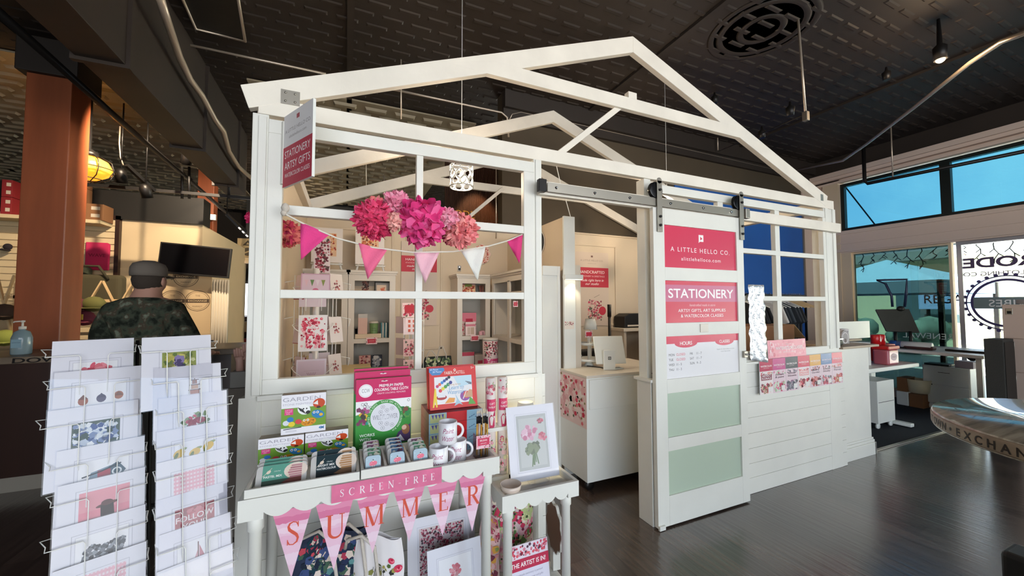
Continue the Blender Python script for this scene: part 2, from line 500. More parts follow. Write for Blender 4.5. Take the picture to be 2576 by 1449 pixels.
ST(B().box(-12, -3.5, -4.1, -4, 0, CEIL).box(5.5, 8.2, -4.1, -4, 0, CEIL).build('wall_front_unseen', 'dark'))  # unseen wall pieces, added to shape the daylight coming from behind the camera
ST(B().box(-12, -11.9, -6, 13, 0, CEIL).build('wall_left', 'dark'))
# deep hall beyond the booth: dark bulkhead at the end of the pale ceiling
ST(B().box(-12, xs + .02, YL - .06, YL + .3, zt, 3.3).build('wall_bulkhead', 'black'))
ST(B().box(xs, 6, 11, 11.3, zt, CEIL).build('wall_bulkhead_far', 'black'))
# right: street window wall at x = XW
yb = YB
z_h, z_s, z_t = 2.395, 2.786, 3.64
ym = 2.53
g = B()
g.box(XW, XW + .16, -6, yb, 3.66, 3.85)
g.box(XW, XW + .16, 3.86, yb, 0, 3.85)
g.box(XW, XW + .16, -6, yb, 0, .12)
ST(g.build('wall_right', 'trimtan'))
ST(B().box(XW, XW + .16, -6, yb, 3.85, CEIL).build('wall_right_cove', 'dark'))
ST(B().box(XW - .04, XW, -6, yb, z_h, z_s).box(XW - .07, XW, -6, yb, z_h + .02, z_h + .07).box(XW - .06, XW, -6, yb, z_s - .06, z_s).box(XW - .055, XW, -6, yb, z_h + .16, z_h + .19).box(XW, XW + .16, -6, yb, z_h, z_s).build('trim_header_right', 'trimtan'))
ST(B().box(XW - .12, XW, -6, yb, 3.78, 3.86).box(XW - .08, XW, -6, yb, 3.73, 3.78).box(XW - .05, XW, -6, yb, 3.66, 3.7).build('trim_crown_right', 'trimtan'))
ST(B().box(XW - .05, XW, 3.86, 4.1, 0, 3.66).box(XW - .03, XW, 3.72, 3.86, 0, z_h).build('trim_corner_right', 'cream'))
def pane(nm, y0, y1, z0, z1, fr, gl, fm):
    o = ST(B().box(XW + .02, XW + .1, y0, y1, z0, z0 + fr).box(XW + .02, XW + .1, y0, y1, z1 - fr, z1).box(XW + .02, XW + .1, y0, y0 + fr, z0 + fr, z1 - fr).box(XW + .02, XW + .1, y1 - fr, y1, z0 + fr, z1 - fr).build(nm, fm))
    B().box(XW + .055, XW + .06, y0 + fr, y1 - fr, z0 + fr, z1 - fr).build('glass', gl, o)
    return o
yT = [3.86, 2.556, 1.15, -.25, -1.65, -3.05, -4.5]
for i in range(6): pane('window_%d' % (i + 1), yT[i + 1], yT[i], z_s, 3.64, .055, 'transom', 'dkframe')
pane('window_7', ym, 3.74, .12, z_h, .03, 'paneglass', 'cream')
M['silver'] = mat('silver_aluminium', '#b9bcc6', .35, .6)
pane('door_1', 1.15, ym - .05, .12, z_h, .05, 'doorglass', 'silver')
for i, y in enumerate((-.25, -1.65, -3.05)): pane('window_%d' % (8 + i), y, y + 1.36, .12, z_h, .05, 'doorglass', 'silver')
# ------------------------------------------------------------------ outside the window
ST(B().box(XW + .16, 40, -30, 40, -.2, -.05).build('ground_outside', mat('pavement', '#d2cec6', .9)))
g = B()
for i in range(16): g.box(XW + .16 + i * .16, XW + .16 + i * .16 + .152, -6, 14, 2.62, 2.66)
ST(g.build('ceiling_porch', mat('porch_boards', '#7f8c8a', .6)))
# ================================================================== the booth
F = 2.07
W_ = 'rough_white'
booth = T('shop_booth', 'white timber house-frame shop booth with open gable rafters and shiplap half walls', 'booth', (0, 0, 0))
def bp_(nm, b, m='white', bev=.003): return b.build(nm, m, booth, bev)
def rafter(yy, half):
    """gable truss at depth yy"""
    xa, za = 1.842, 3.405; sl = (za - 2.513) / (xa + .462); dv = .118
    for sgn in (-1, 1):
        def q(x, dz): return (xa + sgn * x, yy - .0015, za - sl * x + dz)
        L_ = 2.304
        pts = [q(0, 0), q(0, -dv), q(L_ - .035, -.116), q(L_, 0)]
        bp_('rafter', B().prism(pts, (0, .0415, 0)), W_)
    # collar tie
    z0, z1 = 2.862, 2.95
    xo = (za - z0 - .02) / sl; xi = (za - z1 - dv * .4) / sl
    bp_('collar_tie', B().prism([(xa - xo - .02, yy - .002, z0), (xa + xo + .02, yy - .002, z0), (xa + xi, yy - .002, z1), (xa - xi, yy - .002, z1)], (0, .038, 0)), W_)
rafter(F, 1); rafter(3.20, 1); rafter(4.26, 1)
# plates joining them
bp_('plate_beam', B().box(-.39, 4.24, F, F + .04, 2.395, 2.477), W_)
bp_('plate_beam', B().box(-.40, -.32, F + .04, YB, 2.395, 2.477), W_)
bp_('plate_beam', B().box(4.14, 4.22, F + .04, YB, 2.395, 2.477), W_)
bp_('brace', B().bar((1.21, F + .06, 2.44), (1.76, F + .06, 2.9), .04, .085, up=(0, 1, 0)), W_)
bp_('brace', B().bar((1.21, 4.24, 2.44), (1.72, 4.24, 2.9), .04, .085, up=(0, 1, 0)), W_)
bp_('bracket', B().box(1.80, 1.875, F + .005, F + .05, 2.93, 3.0), W_)
pl = B().box(-.30, -.22, F - .003, F, 2.46, 2.53)
for dx in (-.28, -.24):
    for dz in (2.475, 2.515): pl.ball((dx, F - .004, dz), .006, 6)
bp_('tie_plate', pl, 'steel', 0)
bp_('tie_plate', B().box(4.03, 4.07, F - .003, F, 2.46, 2.52), 'steel', 0)
# left corner post with layered casing
bp_('post', B().box(-.41, -.345, F - .005, F + .09, 0, 2.392).box(-.385, -.352, F - .014, F - .005, 1.09, 2.38))
bp_('post', B().box(1.045, 1.1, F - .004, F + .1, 0, 2.395).box(1.055, 1.09, F - .012, F - .004, 1.09, 2.39))
bp_('post', B().box(1.93, 1.99, F + .01, F + .09, .98, 2.395))
bp_('post', B().box(4.06, 4.235, F - .002, F + .1, 0, 2.392).box(4.075, 4.12, F - .012, F, 1.09, 2.392).box(4.19, 4.235, F - .012, F, 1.09, 2.392))
# left window sash: header, sill, stiles, muntins
g = B(); y0, y1 = F - .012, F + .03
g.box(-.345, 1.045, y0, y1, 2.307, 2.372); g.box(-.345, 1.045, y0, y1, 1.09, 1.158)
g.box(-.345, -.283, y0, y1, 1.158, 2.307); g.box(.975, 1.045, y0, y1, 1.158, 2.307)
bp_('window_frame', g)
bp_('window_sill', B().box(-.36, 1.06, F - .03, F + .03, 1.066, 1.09))
bp_('muntin', B().box(.338, .374, y0 + .004, y1, 1.158, 2.307))
bp_('muntin', B().box(-.283, .975, y0 + .001, y1, 1.531, 1.571))
bp_('muntin', B().box(-.283, .975, y0 + .001, y1, 1.926, 1.972))
# shiplap half walls
def shiplap(x0, x1, top, zs, nm='shiplap_panel'):
    b_ = B(); ed = [0] + zs + [top]
    for a, c_ in zip(ed, ed[1:]): b_.box(x0, x1, F, F + .016, a + .0015, c_ - .0015)
    b_.box(x0 + .004, x1 - .004, F + .006, F + .07, 0, top - .002)
    bp_(nm, b_, bev=.001)
zsL = [.124, .236, .353, .471, .594, .713, .823, .945]
shiplap(-.434, 1.12, 1.082, zsL)
shiplap(1.99, 4.305, 1.04, [.124, .236, .353, .471, .594, .713, .835, .952])
bp_('wall_cap', B().box(1.905, 2.0, F - .05, F + .12, .965, .985))
bp_('wall_end', B().box(1.918, 1.99, F - .035, F + .1, 0, .965))
bp_('corner_board', B().box(-.434, -.36, F - .006, F, 0, 1.082))
# right window sash
g = B()
g.box(1.99, 4.06, y0, y1, 2.30, 2.36); g.box(1.99, 4.06, y0, y1, 1.04, 1.118); g.box(4.027, 4.07, y0, y1, 1.118, 2.3)
bp_('window_frame', g)
bp_('window_sill', B().box(2.0, 4.1, F - .03, F + .03, 1.02, 1.04))
for x in (2.68, 3.372): bp_('muntin', B().box(x - .03, x + .03, y0 + .003, y1, 1.118, 2.3))
for z in (1.546, 1.932): bp_('muntin', B().box(1.99, 4.03, y0 + .001, y1, z - .02, z + .02))
# interior walls of the booth
bp_('back_wall', B().box(-.41, 4.22, YB - .02, YB, 0, 2.44), 'beige')
bp_('back_wall_cap', B().box(-.41, 4.22, YB - .035, YB, 2.44, 2.462), 'beige')
bp_('side_wall', B().box(-.41, -.37, F + .1, YB - .02, 0, 2.395), 'beige')
bp_('side_wall', B().box(4.18, 4.22, F + .1, 3.3, 0, 1.0), 'beige')
# panel mouldings on the back wall
def mould(x0, x1, z0, z1):
    t = .022; y = YB - .032
    bp_('panel_moulding', B().box(x0, x1, y, YB - .02, z0, z0 + t).box(x0, x1, y, YB - .02, z1 - t, z1).box(x0, x0 + t, y, YB - .02, z0, z1).box(x1 - t, x1, y, YB - .02, z0, z1), 'beige', .004)
mould(P(1020, 600, Y=YB).x, P(1112, 600, Y=YB).x, 1.0, 2.3)
mould(P(1400, 600, Y=YB).x, P(1546, 600, Y=YB).x, P(1540, 818, Y=YB).z, P(1540, 620, Y=YB).z)
mould(P(755, 600, Y=YB).x, P(990, 600, Y=YB).x, 1.0, 2.3)
# partition at the right of the shelves, its end faces the camera
PWA, PWB = P(1418, 545, Z=2.30), P(1442, 547, Z=2.30)
bp_('partition_wall', B().box(PWA.x, PWB.x, PWA.y, YB - .02, 0, 2.30), 'beige')
# track header board, bar and stop
bp_('track_board', B().box(1.06, 4.235, F - .052, F - .014, 2.166, 2.25), W_)
track = T('sliding_door_track', 'flat brushed steel sliding door rail bolted to white header board', 'rail', (1.10, 2.0, 2.2))
B().box(0, 1.745, -.012, -.004, -.022, .034).build('bar', 'steel', track, .001)
for x in (.06, .34, .62, .98, 1.3, 1.6):
    B().lathe([(.004, -.018), (.012, -.016), (.012, 0), (.006, .014)], (x, -.008, .006), 10, mtx=Matrix.Rotation(R(90), 4, 'X')).build('bolt', 'chrome', track)
for x in (-.045, 1.765):
    B().box(x - .02, x + .03, -.03, .006, -.03, .045).build('end_stop', 'iron' if x < 0 else 'steel', track, .004)
# ================================================================== barn door
RED, PINK, DPINK, INKW = '#d5435f', '#e88a9c', '#c72a5a', '#fbf6f4'
door = T('sliding_barn_door', 'white sliding barn door with five panels and red shop signs, on a steel rail', 'door', (1.92, 1.988, .012))
g = B(); h = 2.155; w_ = .91; a, b_ = .1, .832
g.box(0, a, 0, .034, 0, h); g.box(b_, w_, 0, .034, 0, h)
zz = [(0, .195), (.49, .58), (.878, .973), (1.265, 1.358), (1.653, 1.745), (2.042, h)]
for z0, z1 in zz: g.box(a, b_, 0, .034, z0, z1)
g.build('door_frame', 'white', door, .002)
for z0, z1 in ((.195, .49), (.58, .878)): B().box(a - .008, b_ + .008, .013, .02, z0 - .008, z1 + .008).build('glass_panel', 'frost', door)
U0, U1 = a - .005, b_ + .005; um = (U0 + U1) / 2
def sign(z0, z1): return B().box(U0, U1, .012, .02, z0 - .005, z1 + .005, '#f4f1ee')
s = sign(1.745, 2.042); s.rect(U0, U1, 1.74, 2.047, RED, 0, .012)
s.rect(um - .024, um + .024, 1.945, 1.995, INKW, 1, .012).fl([(um - .024, 1.95), (um - .026, 1.934), (um - .008, 1.95)], INKW, 1, .012)
s.fl([(um - .008, 1.955), (um + .014, 1.968), (um - .008, 1.983)], RED, 2, .012)
s.text('A LITTLE HELLO CO.', um, 1.862, .034, INKW, 1, .012, w=.6, sp=1.3); s.text('alittlehelloco.com', um, 1.8, .027, INKW, 1, .012, w=.4, sp=1.2)
s.build('name_sign', 'gloss', door)
s = sign(1.358, 1.653); s.rect(U0, U1, 1.353, 1.658, '#d2485c', 0, .012); s.rect(U0, U1, 1.505, 1.625, '#c9728f', 1, .012)
s.text('STATIONERY', um, 1.533, .067, INKW, 2, .012, w=.66, bold=.012)
s.text('handcrafted made in store', um, 1.473, .018, '#f3c6cc', 2, .012, shear=.35)
s.text('ARTSY GIFTS, ART SUPPLIES', um, 1.432, .023, INKW, 2, .012, w=.48); s.text('& WATERCOLOR CLASSES', um, 1.394, .023, INKW, 2, .012, w=.43)
s.build('stationery_sign', 'gloss', door)
s = sign(.973, 1.265); s.rect(U0, U1, .968, 1.27, '#eceaec', 0, .012); s.rect(U0, U1, 1.212, 1.27, RED, 1, .012)
for cu, wd in ((U0 + .2, .11), (U1 - .15, .1)):
    s.fl([(cu + wd * math.cos(t), 1.213 + .032 * math.sin(t)) for t in [PI + PI * k / 12 for k in range(13)]], RED, 1, .012)
s.text('HOURS', U0 + .2, 1.2, .026, INKW, 2, .012, bold=.01); s.text('CLASSES', U1 - .15, 1.2, .022, INKW, 2, .012, bold=.01)
for i, (d_, t_, cl) in enumerate((('MON', 'CLOSED', RED), ('TUE', 'CLOSED', RED), ('WED', '11 - 5', '#444444'), ('THU', '11 - 3', '#444444'))):
    s.text(d_, U0 + .035, 1.128 - i * .034, .017, '#444444', 1, .012, 'LEFT'); s.text(t_, U0 + .105, 1.128 - i * .034, .017, cl, 1, .012, 'LEFT')
for i, (d_, t_) in enumerate((('FRI', '11 - 7'), ('SAT', '11 - 7'), ('SUN', '9 - 3'))):
    s.text(d_, U0 + .235, 1.128 - i * .034, .017, '#444444', 1, .012, 'LEFT'); s.text(t_, U0 + .3, 1.128 - i * .034, .017, '#444444', 1, .012, 'LEFT')
for i in range(2): s.text('Register for classes online or in store' if i == 0 else 'at our shop counter', U1 - .14, 1.15 - i * .016, .009, '#999999', 1, .012)
s.build('hours_sign', 'gloss', door)
B().box(.42, .5, -.006, 0, 1.285, 1.345).build('latch_plate', mat('clear_latch_plate', '#c9c2b4', .25), door, .002)
pull = B().box(.862, .9, -.02, 0, 1.08, 1.13).build('pull_handle', 'steel', door, .003)
B().tube([(.88, -.02, 1.105), (.88, -.045, 1.105), (.9, -.055, 1.105)], .007).build('knob', 'chrome', pull)
B().box(.0, .05, -.014, 0, -.008, .02).build('floor_guide', 'white', door)
for x in (.05, .885):
    hg = B().box(x - .022, x + .022, -.014, -.008, 1.985, 2.34).lathe([(.022, -.003), (.022, .003)], (x, -.011, 2.34), 14, mtx=Matrix.Rotation(R(90), 4, 'X')).build('hanger_strap', 'steel', door, .001)
    B().lathe([(.012, -.012), (.05, -.012), (.058, -.010), (.05, -.004), (.05, .004), (.058, .010), (.05, .012), (.012, .012)], (x - .02, .008, 2.275), 28, mtx=Matrix.Rotation(R(90), 4, 'X')).build('roller_wheel', 'blackgloss', hg)
    for z in (2.275, 2.09, 2.03): B().lathe([(.009, -.006), (.009, .006)], (x, -.018, z), 10, mtx=Matrix.Rotation(R(90), 4, 'X')).build('bolt', 'iron', hg)

# ================================================================== printed card art
LEAFG = ['#5f7f4a', '#7c9a5c', '#45663c', '#8fa86e']
ROSE = ['#d9677a', '#c9405a', '#e796a3', '#e0808e', '#b83350']
def peony(s, u, v, r, seed, L=1, pal=ROSE):
    g_ = random.Random(seed)
    for k in range(26):
        a = g_.uniform(0, 6.3); d_ = r * math.sqrt(g_.random()) * .75
        s.disc(u + d_ * math.cos(a), v + d_ * math.sin(a) * .8, r * g_.uniform(.18, .34), g_.choice(pal), L + k % 3, 0, 8, r * g_.uniform(.12, .26), g_.uniform(0, 3))
def stems(s, u, v, l, n, spread, seed, col='#5d7a48', L=1, wd=.002):
    g_ = random.Random(seed)
    for k in range(n):
        t = g_.uniform(-spread, spread); s.line([(u + t * .2, v), (u + t * .5, v - l * .5), (u + t, v - l * g_.uniform(.8, 1))], wd, col, L)
def art(kind, s, u0, u1, v0, v1):
    um_, vm_ = (u0 + u1) / 2, (v0 + v1) / 2; W2 = (u1 - u0)
    if kind == 'cake': peony(s, um_, v1 - .035, .045, 1, pal=['#d8576b', '#c23c52', '#e88d96', '#d96d78']); s.disc(um_ + .01, v1 - .07, .05, '#c9555f', 2, 0, 14, .012)
    elif kind == 'acorn':
        for i, x in enumerate((.16, .5, .84)):
            uu = u0 + W2 * x; s.disc(uu, v1 - .058 + i * .004, .012, ('#a9603f', '#5b5066', '#b4714a')[i], 1, 0, 12, .014); s.fl([(uu - .012, v1 - .052), (uu, v1 - .036), (uu + .012, v1 - .052)], ('#7d4a30', '#474058', '#8b5a39')[i], 2)
    elif kind == 'bluebell': s.rect(u0, u1, v0, v1, '#4c5a4a', 1); s.blooms(u0, u1, v0, v1, ['#dfe6ea', '#c9d4e2', '#46598f', '#eef1f1', '#7d8fb5', '#2f4638'], 260, .006, .013, 5, 2)
    elif kind == 'house':
        z = v1 - .02
        s.fl([(u0 + .02, z - .055), (u0 + .03, z - .02), (u1 - .045, z - .008), (u1 - .045, z - .055)], '#7d97a8', 1); s.fl([(u1 - .05, z - .06), (u1 - .05, z - .012), (u1 - .028, z), (u1 - .008, z - .03), (u1 - .03, z - .06)], '#46606f', 2)
        s.rect(u0 + .045, u0 + .075, z - .04, z - .018, '#a8384a', 3); s.line([(u0 + .01, z - .03), (u0 + .05, z - .022), (u1 - .02, z - .006)], .004, '#22303a', 4); s.line([(u0 + .01, z - .07), (u0 + .06, z - .045)], .004, '#22303a', 4); s.ring(u1 - .03, z - .03, .008, .012, '#e6eef0', 4)
        s.disc(um_, z - .085, .045, '#2f3c40', 1, 0, 14, .008)
    elif kind == 'girl':
        s.rect(u0, u1, v0, v1, '#e9929f', 1); s.rect(u0, u1, v1 - .06, v1, '#eba0a9', 2)
        c_ = um_ + .005; s.disc(c_, v1 - .05, .026, '#6a3f3a', 4, 0, 16, .006, .15); s.disc(c_, v1 - .045, .014, '#5a3330', 5, 0, 12, .009)
        s.fl([(c_ - .015, v1 - .05), (c_ + .015, v1 - .05), (c_ + .017, v1 - .085), (c_, v1 - .1), (c_ - .014, v1 - .085)], '#2a1a18', 4)
        for k in range(5): s.rect(c_ - .016 - k * .001, c_ + .016 + k * .001, v1 - .1 - k * .01, v1 - .094 - k * .01, '#f2e4e0' if k % 2 else '#c43c4c', 3)
    elif kind == 'bear': s.blooms(u0 + .01, u1 - .005, v1 - .1, v1 - .03, ['#50565e', '#7a8088', '#9aa0a8', '#3c4046'], 150, .004, .009, 8, 1)
    elif kind == 'plaid':
        s.rect(u0, u1, v0, v1, '#f6e3e6', 1); n_ = 12
        for k in range(n_):
            x = u0 + (k + .25) * W2 / n_; s.rect(x, x + W2 / n_ / 2, v0, v1, '#efc3cc', 2)
            y = v0 + (k + .25) * (v1 - v0) / n_; s.rect(u0, u1, y, y + (v1 - v0) / n_ / 2, '#eeb9c4', 3)
        s.disc(um_, v1 - .085, .045, '#fbf7f5', 4, 0, 18, .02); s.text('hi', um_, v1 - .095, .018, '#b3545f', 5)
    elif kind == 'iris': s.rect(u0, u1, v0, v1, '#8f9a4a', 1); s.blooms(u0, u1, v0, v1, ['#b9b04e', '#7d7f3a', '#d8d6a0', '#5f7434', '#c7bd62'], 120, .008, .016, 3, 2); s.blooms(um_ - .02, um_ + .02, v0, v1 - .01, ['#5b4a7a', '#473a66', '#8b7bab', '#33304e'], 70, .006, .012, 4, 5)
    elif kind == 'pagoda':
        for k in range(4): s.rect(um_ + .012 - .016 + k * .003, um_ + .012 + .016 - k * .003, v1 - .075 + k * .018, v1 - .06 + k * .018, ('#c08a6a', '#b06c50', '#c99a76', '#a46a52')[k], 1); s.line([(um_ + .012 - .021 + k * .003, v1 - .06 + k * .018), (um_ + .012 + .021 - k * .003, v1 - .06 + k * .018)], .003, '#6b4a40', 2)
        s.line([(um_ + .012, v1 - .02), (um_ + .012, v1)], .003, '#8b6a5a', 1); s.line([(u0, v1 - .065), (um_ - .01, v1 - .06)], .003, '#b9bfc6', 1)
    elif kind == 'bouquet':
        s.blooms(um_ - .045, um_ + .045, v1 - .085, v1 - .008, LEAFG, 50, .005, .009, 6, 1, leaf=LEAFG); peony(s, um_, v1 - .045, .03, 9, 4, ['#a03a50', '#8a2a44', '#c25c70', '#b44a60'])
    elif kind == 'lemon':
        for i, (x, y) in enumerate(((.12, .018), (.5, .024), (.85, .012), (.15, .075), (.5, .06), (.85, .055))):
            uu, vv = u0 + W2 * x, v1 - y - .02; s.disc(uu, vv, .017, '#e3b92c', 2, 0, 14, .013, .6); s.disc(uu - .008, vv - .006, .012, '#6b7d33', 3, 0, 8, .005, 1.2); s.disc(uu + .01, vv + .012, .012, '#8a9a3e', 1, 0, 8, .005, .3)
    elif kind == 'follow':
        s.rect(u0, u1, v0, v1, '#a82b3b', 1); s.blooms(u0, u1, v1 - .05, v1, ['#c04a57', '#97202f', '#cc6a72'], 60, .004, .01, 7, 2); s.text('FOLLOW', um_, v1 - .042, .018, '#f6e8e4', 6, bold=.015); s.text('YOUR', um_, v1 - .067, .018, '#f6e8e4', 6, bold=.015)
    elif kind == 'ship': s.fl([(um_ - .025, v1 - .1), (um_, v1 - .03), (um_, v1 - .1)], '#d8a8b0', 1); s.fl([(um_ + .003, v1 - .1), (um_ + .003, v1 - .02), (um_ + .032, v1 - .1)], '#c9808c', 1); s.line([(um_, v1 - .11), (um_, v1 - .01)], .003, '#7a4a4a', 2); s.line([(um_ - .035, v1 - .104), (um_ + .04, v1 - .1)], .004, '#8f7a7a', 2)
    elif kind == 'plain': pass
    elif kind == 'peonies':
        s.rect(u0, u1, v0, v1, '#b9bdb8', 1); s.rect(u0 + .012, u1 - .012, v0 + .015, v1 - .015, '#c9ccc6', 2)
        stems(s, um_ + .005, v0 + .13, .12, 6, .018, 3, '#5d7a4c', 3, .006); s.blooms(um_ - .05, um_ + .045, v0 + .06, v0 + .135, ['#5b6a4a', '#48583c', '#7a8a64'], 26, .012, .022, 11, 4, petals=4)
        peony(s, um_ - .015, v0 + .175, .052, 12, 7, ['#dfa3ba', '#e9bccb', '#c9708f', '#f0d0da', '#d58ca6']); peony(s, um_ + .055, v0 + .15, .032, 13, 8, ['#d9667d', '#e38e9c', '#c84a66']); peony(s, um_ + .05, v0 + .228, .02, 14, 8, ['#d9667d', '#c84a66', '#8a5a5a'])
    elif kind == 'poppy':
        s.rect(u0, u1, v0, v1, '#ddd0cc', 1); s.blooms(u0, u1, v0, v1, ['#b9405a', '#8a2f45', '#54404a', '#c96a7c', '#3a3238', '#a84a5e', '#e3b0b8'], 900, .0025, .007, 21, 2)
    elif kind == 'coral': peony(s, um_, v1 - .06, .036, 31, 1, ['#d8707c', '#c95a68', '#e69aa0', '#cf8a8c']); s.blooms(um_ - .02, um_ + .02, v1 - .1, v1 - .08, ['#9aa39a', '#b9b4ae'], 8, .004, .008, 2, 1)
mat_board = mat('white_mat_board', '#ecebf0', .6)
def print_(label, kind, Pa, w_, h, rz, rx, aw, ah, group=None, off=0., name='art_print', sleeve=True, up=.0):
    """matted picture; Pa = its top left corner in the place"""
    root = T(name, label, 'art print', (0, 0, 0), rz, rx, group)
    m_ = Matrix.Translation((0, 0, 0)) @ Euler((rx, 0, rz)).to_matrix().to_4x4()
    root.location = V(Pa) - (m_ @ V((-w_ / 2, 0, h)))
    B().box(-w_ / 2, w_ / 2, 0, .004, 0, h).build('mat_board', mat_board, root)
    s_ = B(); v1 = (h + ah) / 2 + up; v0 = v1 - ah
    if aw:
        s_.rect(-aw / 2 + off, aw / 2 + off, v0, v1, '#f7f6f6', 0); s_.frame(-aw / 2 - .008 + off, aw / 2 + .008 + off, v0 - .008, v1 + .008, .0016, '#c9c8cf', 0); s_.frame(-aw / 2 + off, aw / 2 + off, v0, v1, .0014, '#d3d2d8', 0)
        art(kind, s_, -aw / 2 + off, aw / 2 + off, v0, v1)
        s_.build('picture', 'ink', root)
    if sleeve: B().box(-w_ / 2 - .003, w_ / 2 + .003, -.0075, -.0065, -.003, h + .004).build('clear_sleeve', 'clear', root)
    return root

# ================================================================== greeting print rack, left foreground
RZ = math.atan2(.416, .909)
rack = T('print_rack', 'white wire rack of art prints in two columns beside the left end of display table', 'display rack', (-.62, 1.98, 0), RZ)
Lr = rack.location.copy(); Rm = Matrix.Translation(Lr) @ Matrix.Rotation(RZ, 4, 'Z'); Ri = Rm.inverted()
rows = [
 ('cake', 'art print of a red cake, top of the left rack column', (132, 858), (337, 851), .11, .09),
 ('acorn', 'art print of three small acorn bells, second in the left rack column', (137, 937), (357, 920), .125, .15),
 ('bluebell', 'art print of blue and white blossoms filling its picture, in left rack column', (120, 1034), (348, 1005), .112, .14),
 ('house', 'art print of a blue house with red awning, in left rack column', (143, 1135), (364, 1097), .12, .15),
 ('girl', 'art print of dark-haired girl in hat on pink, in left rack column', (146, 1225), (365, 1174), .115, .17),
 ('bear', 'art print of grey ink foliage, in left rack column below the pink girl print', (132, 1335), (366, 1268), .12, .16),
 ('plaid', 'art print of pink gingham, lowest in the left rack column', (132, 1440), (368, 1362), .1, .17),
 ('iris', 'art print of purple iris on yellow green, top of the right rack column', (357, 850), (530, 842), .095, .13),
 ('pagoda', 'art print of a small brown tower building, second in the right rack column', (387, 928), (555, 912), .11, .15),
 ('bouquet', 'art print of a dark red flower bouquet, in right rack column', (398, 1003), (570, 982), .11, .15),
 ('lemon', 'art print of yellow lemons with leaves, in right rack column', (394, 1087), (568, 1056), .11, .15),
 ('plaid', 'art print of pink gingham with white plaque, in right rack column under the lemons', (394, 1166), (568, 1126), .11, .15),
 ('follow', 'dark red art print with white lettering, in right rack column', (393, 1260), (571, 1210), .105, .15),
 ('ship', 'art print of a pink sailing ship, in right rack column', (400, 1345), (579, 1290), .11, .15),
 ('plain', 'blank white mat, lowest in the right rack column', (395, 1430), (583, 1377), 0, 0)]
NRM, DIR = V((.416, -.909, 0)), V((.909, .416, 0))
def on_tier(q_, c_):
    d = FW + RT * ((q_[0] - 1288) / FPX) - UP * ((q_[1] - 724.5) / FPX); return V((0, 0, CH)) + d * (c_ / NRM.dot(d))
for i, (k, lab, tl_, tr_, aw, ah) in enumerate(rows):
    c_ = -(1.80 + .040 * (6 - i)) if i < 7 else -(1.66 + .030 * (14 - i))
    pa, pb_ = on_tier(tl_, c_), on_tier(tr_, c_); w_ = (pb_ - pa).length; pa.z = pb_.z = (pa.z + pb_.z) / 2
    hh = .254
    lean = -R(13)
    pr = print_(lab, k, pa, w_, hh, RZ, lean, aw, ah, 'art prints in the wire rack', off=.004, up=.004)
    # its wire pocket, a part of the rack
    cm = Matrix.Translation(pr.location) @ Euler((lean, 0, RZ)).to_matrix().to_4x4()
    def q(u, y, v): return Ri @ (cm @ V((u, y, v)))
    v = hh - .055; e = w_ / 2; b_ = B()
    for sg in (-1, 1):
        ext = .024 if (sg < 0) == (i < 7) else .008
        b_.tube([q(sg * e, .02, v + .03), q(sg * (e + ext), .012, v + .03), q(sg * (e + ext * .5), .0, v + .012), q(sg * (e + ext * .55), -.014, v), q(sg * (e - .01), -.018, v), q(sg * e * .38, -.018, v), q(sg * e * .33, -.018, v - .008), q(sg * e * .33, -.018, v - .13), q(sg * e * .3, .0, v - .17)], .0016, 6)
        b_.tube([q(sg * e, .02, v + .03), q(sg * (e - .01), .02, v - .15), q(sg * e * .3, .0, v - .17)], .0014, 5)
    b_.tube([q(-e, .02, v + .03), q(e, .02, v + .03)], .0014, 5)
    b_.build('wire_pocket', 'wire', rack)
for x in (-.30, -.12, -.08, .10):
    B().tube([(x, -.18, .05), (x, -.06, .75), (x, .06, 1.36)], .006, 8, '#17171a').build('upright', 'black', rack)
B().tube([(-.32, .06, 1.34), (.12, .06, 1.34)], .005).tube([(-.32, -.18, .06), (.12, -.18, .06)], .006).build('cross_bar', 'black', rack)
for x in (-.30, .10): B().tube([(x, -.28, .02), (x, .2, .02)], .012).build('foot', 'black', rack)
mat_maroon = mat('maroon_carton', '#7d3b46', .45)
mat_redbox = mat('red_carton', '#c8251f', .4)
tin_blue = mat('blue_tin_lid', '#93aebf', .3)
pk_mat = mat('green_card_box', '#3f8f42', .4)
mat_carton = mat('carton_side', '#8d8372', .5)
# ================================================================== serif capitals
def ribbon(s, pts, col, L, Y, f):
    """pts (x, y, width) ; f maps to the surface"""
    for i in range(len(pts) - 1):
        (a, b, w0), (c, d, w1) = pts[i], pts[i + 1]
        def nrm(j):
            p, q_ = pts[max(0, j - 1)], pts[min(len(pts) - 1, j + 1)]; l = math.hypot(q_[0] - p[0], q_[1] - p[1]) or 1e-9
            return -(q_[1] - p[1]) / l, (q_[0] - p[0]) / l
        n0, n1 = nrm(i), nrm(i + 1)
        s.fl([f(a - n0[0] * w0 / 2, b - n0[1] * w0 / 2), f(c - n1[0] * w1 / 2, d - n1[1] * w1 / 2), f(c + n1[0] * w1 / 2, d + n1[1] * w1 / 2), f(a + n0[0] * w0 / 2, b + n0[1] * w0 / 2)], col, L, Y)
SERIF_W = dict(S=.55, U=.78, M=.98, E=.62, R=.7, C=.72, N=.82, F=.58, **{'-': .4, ' ': .3})
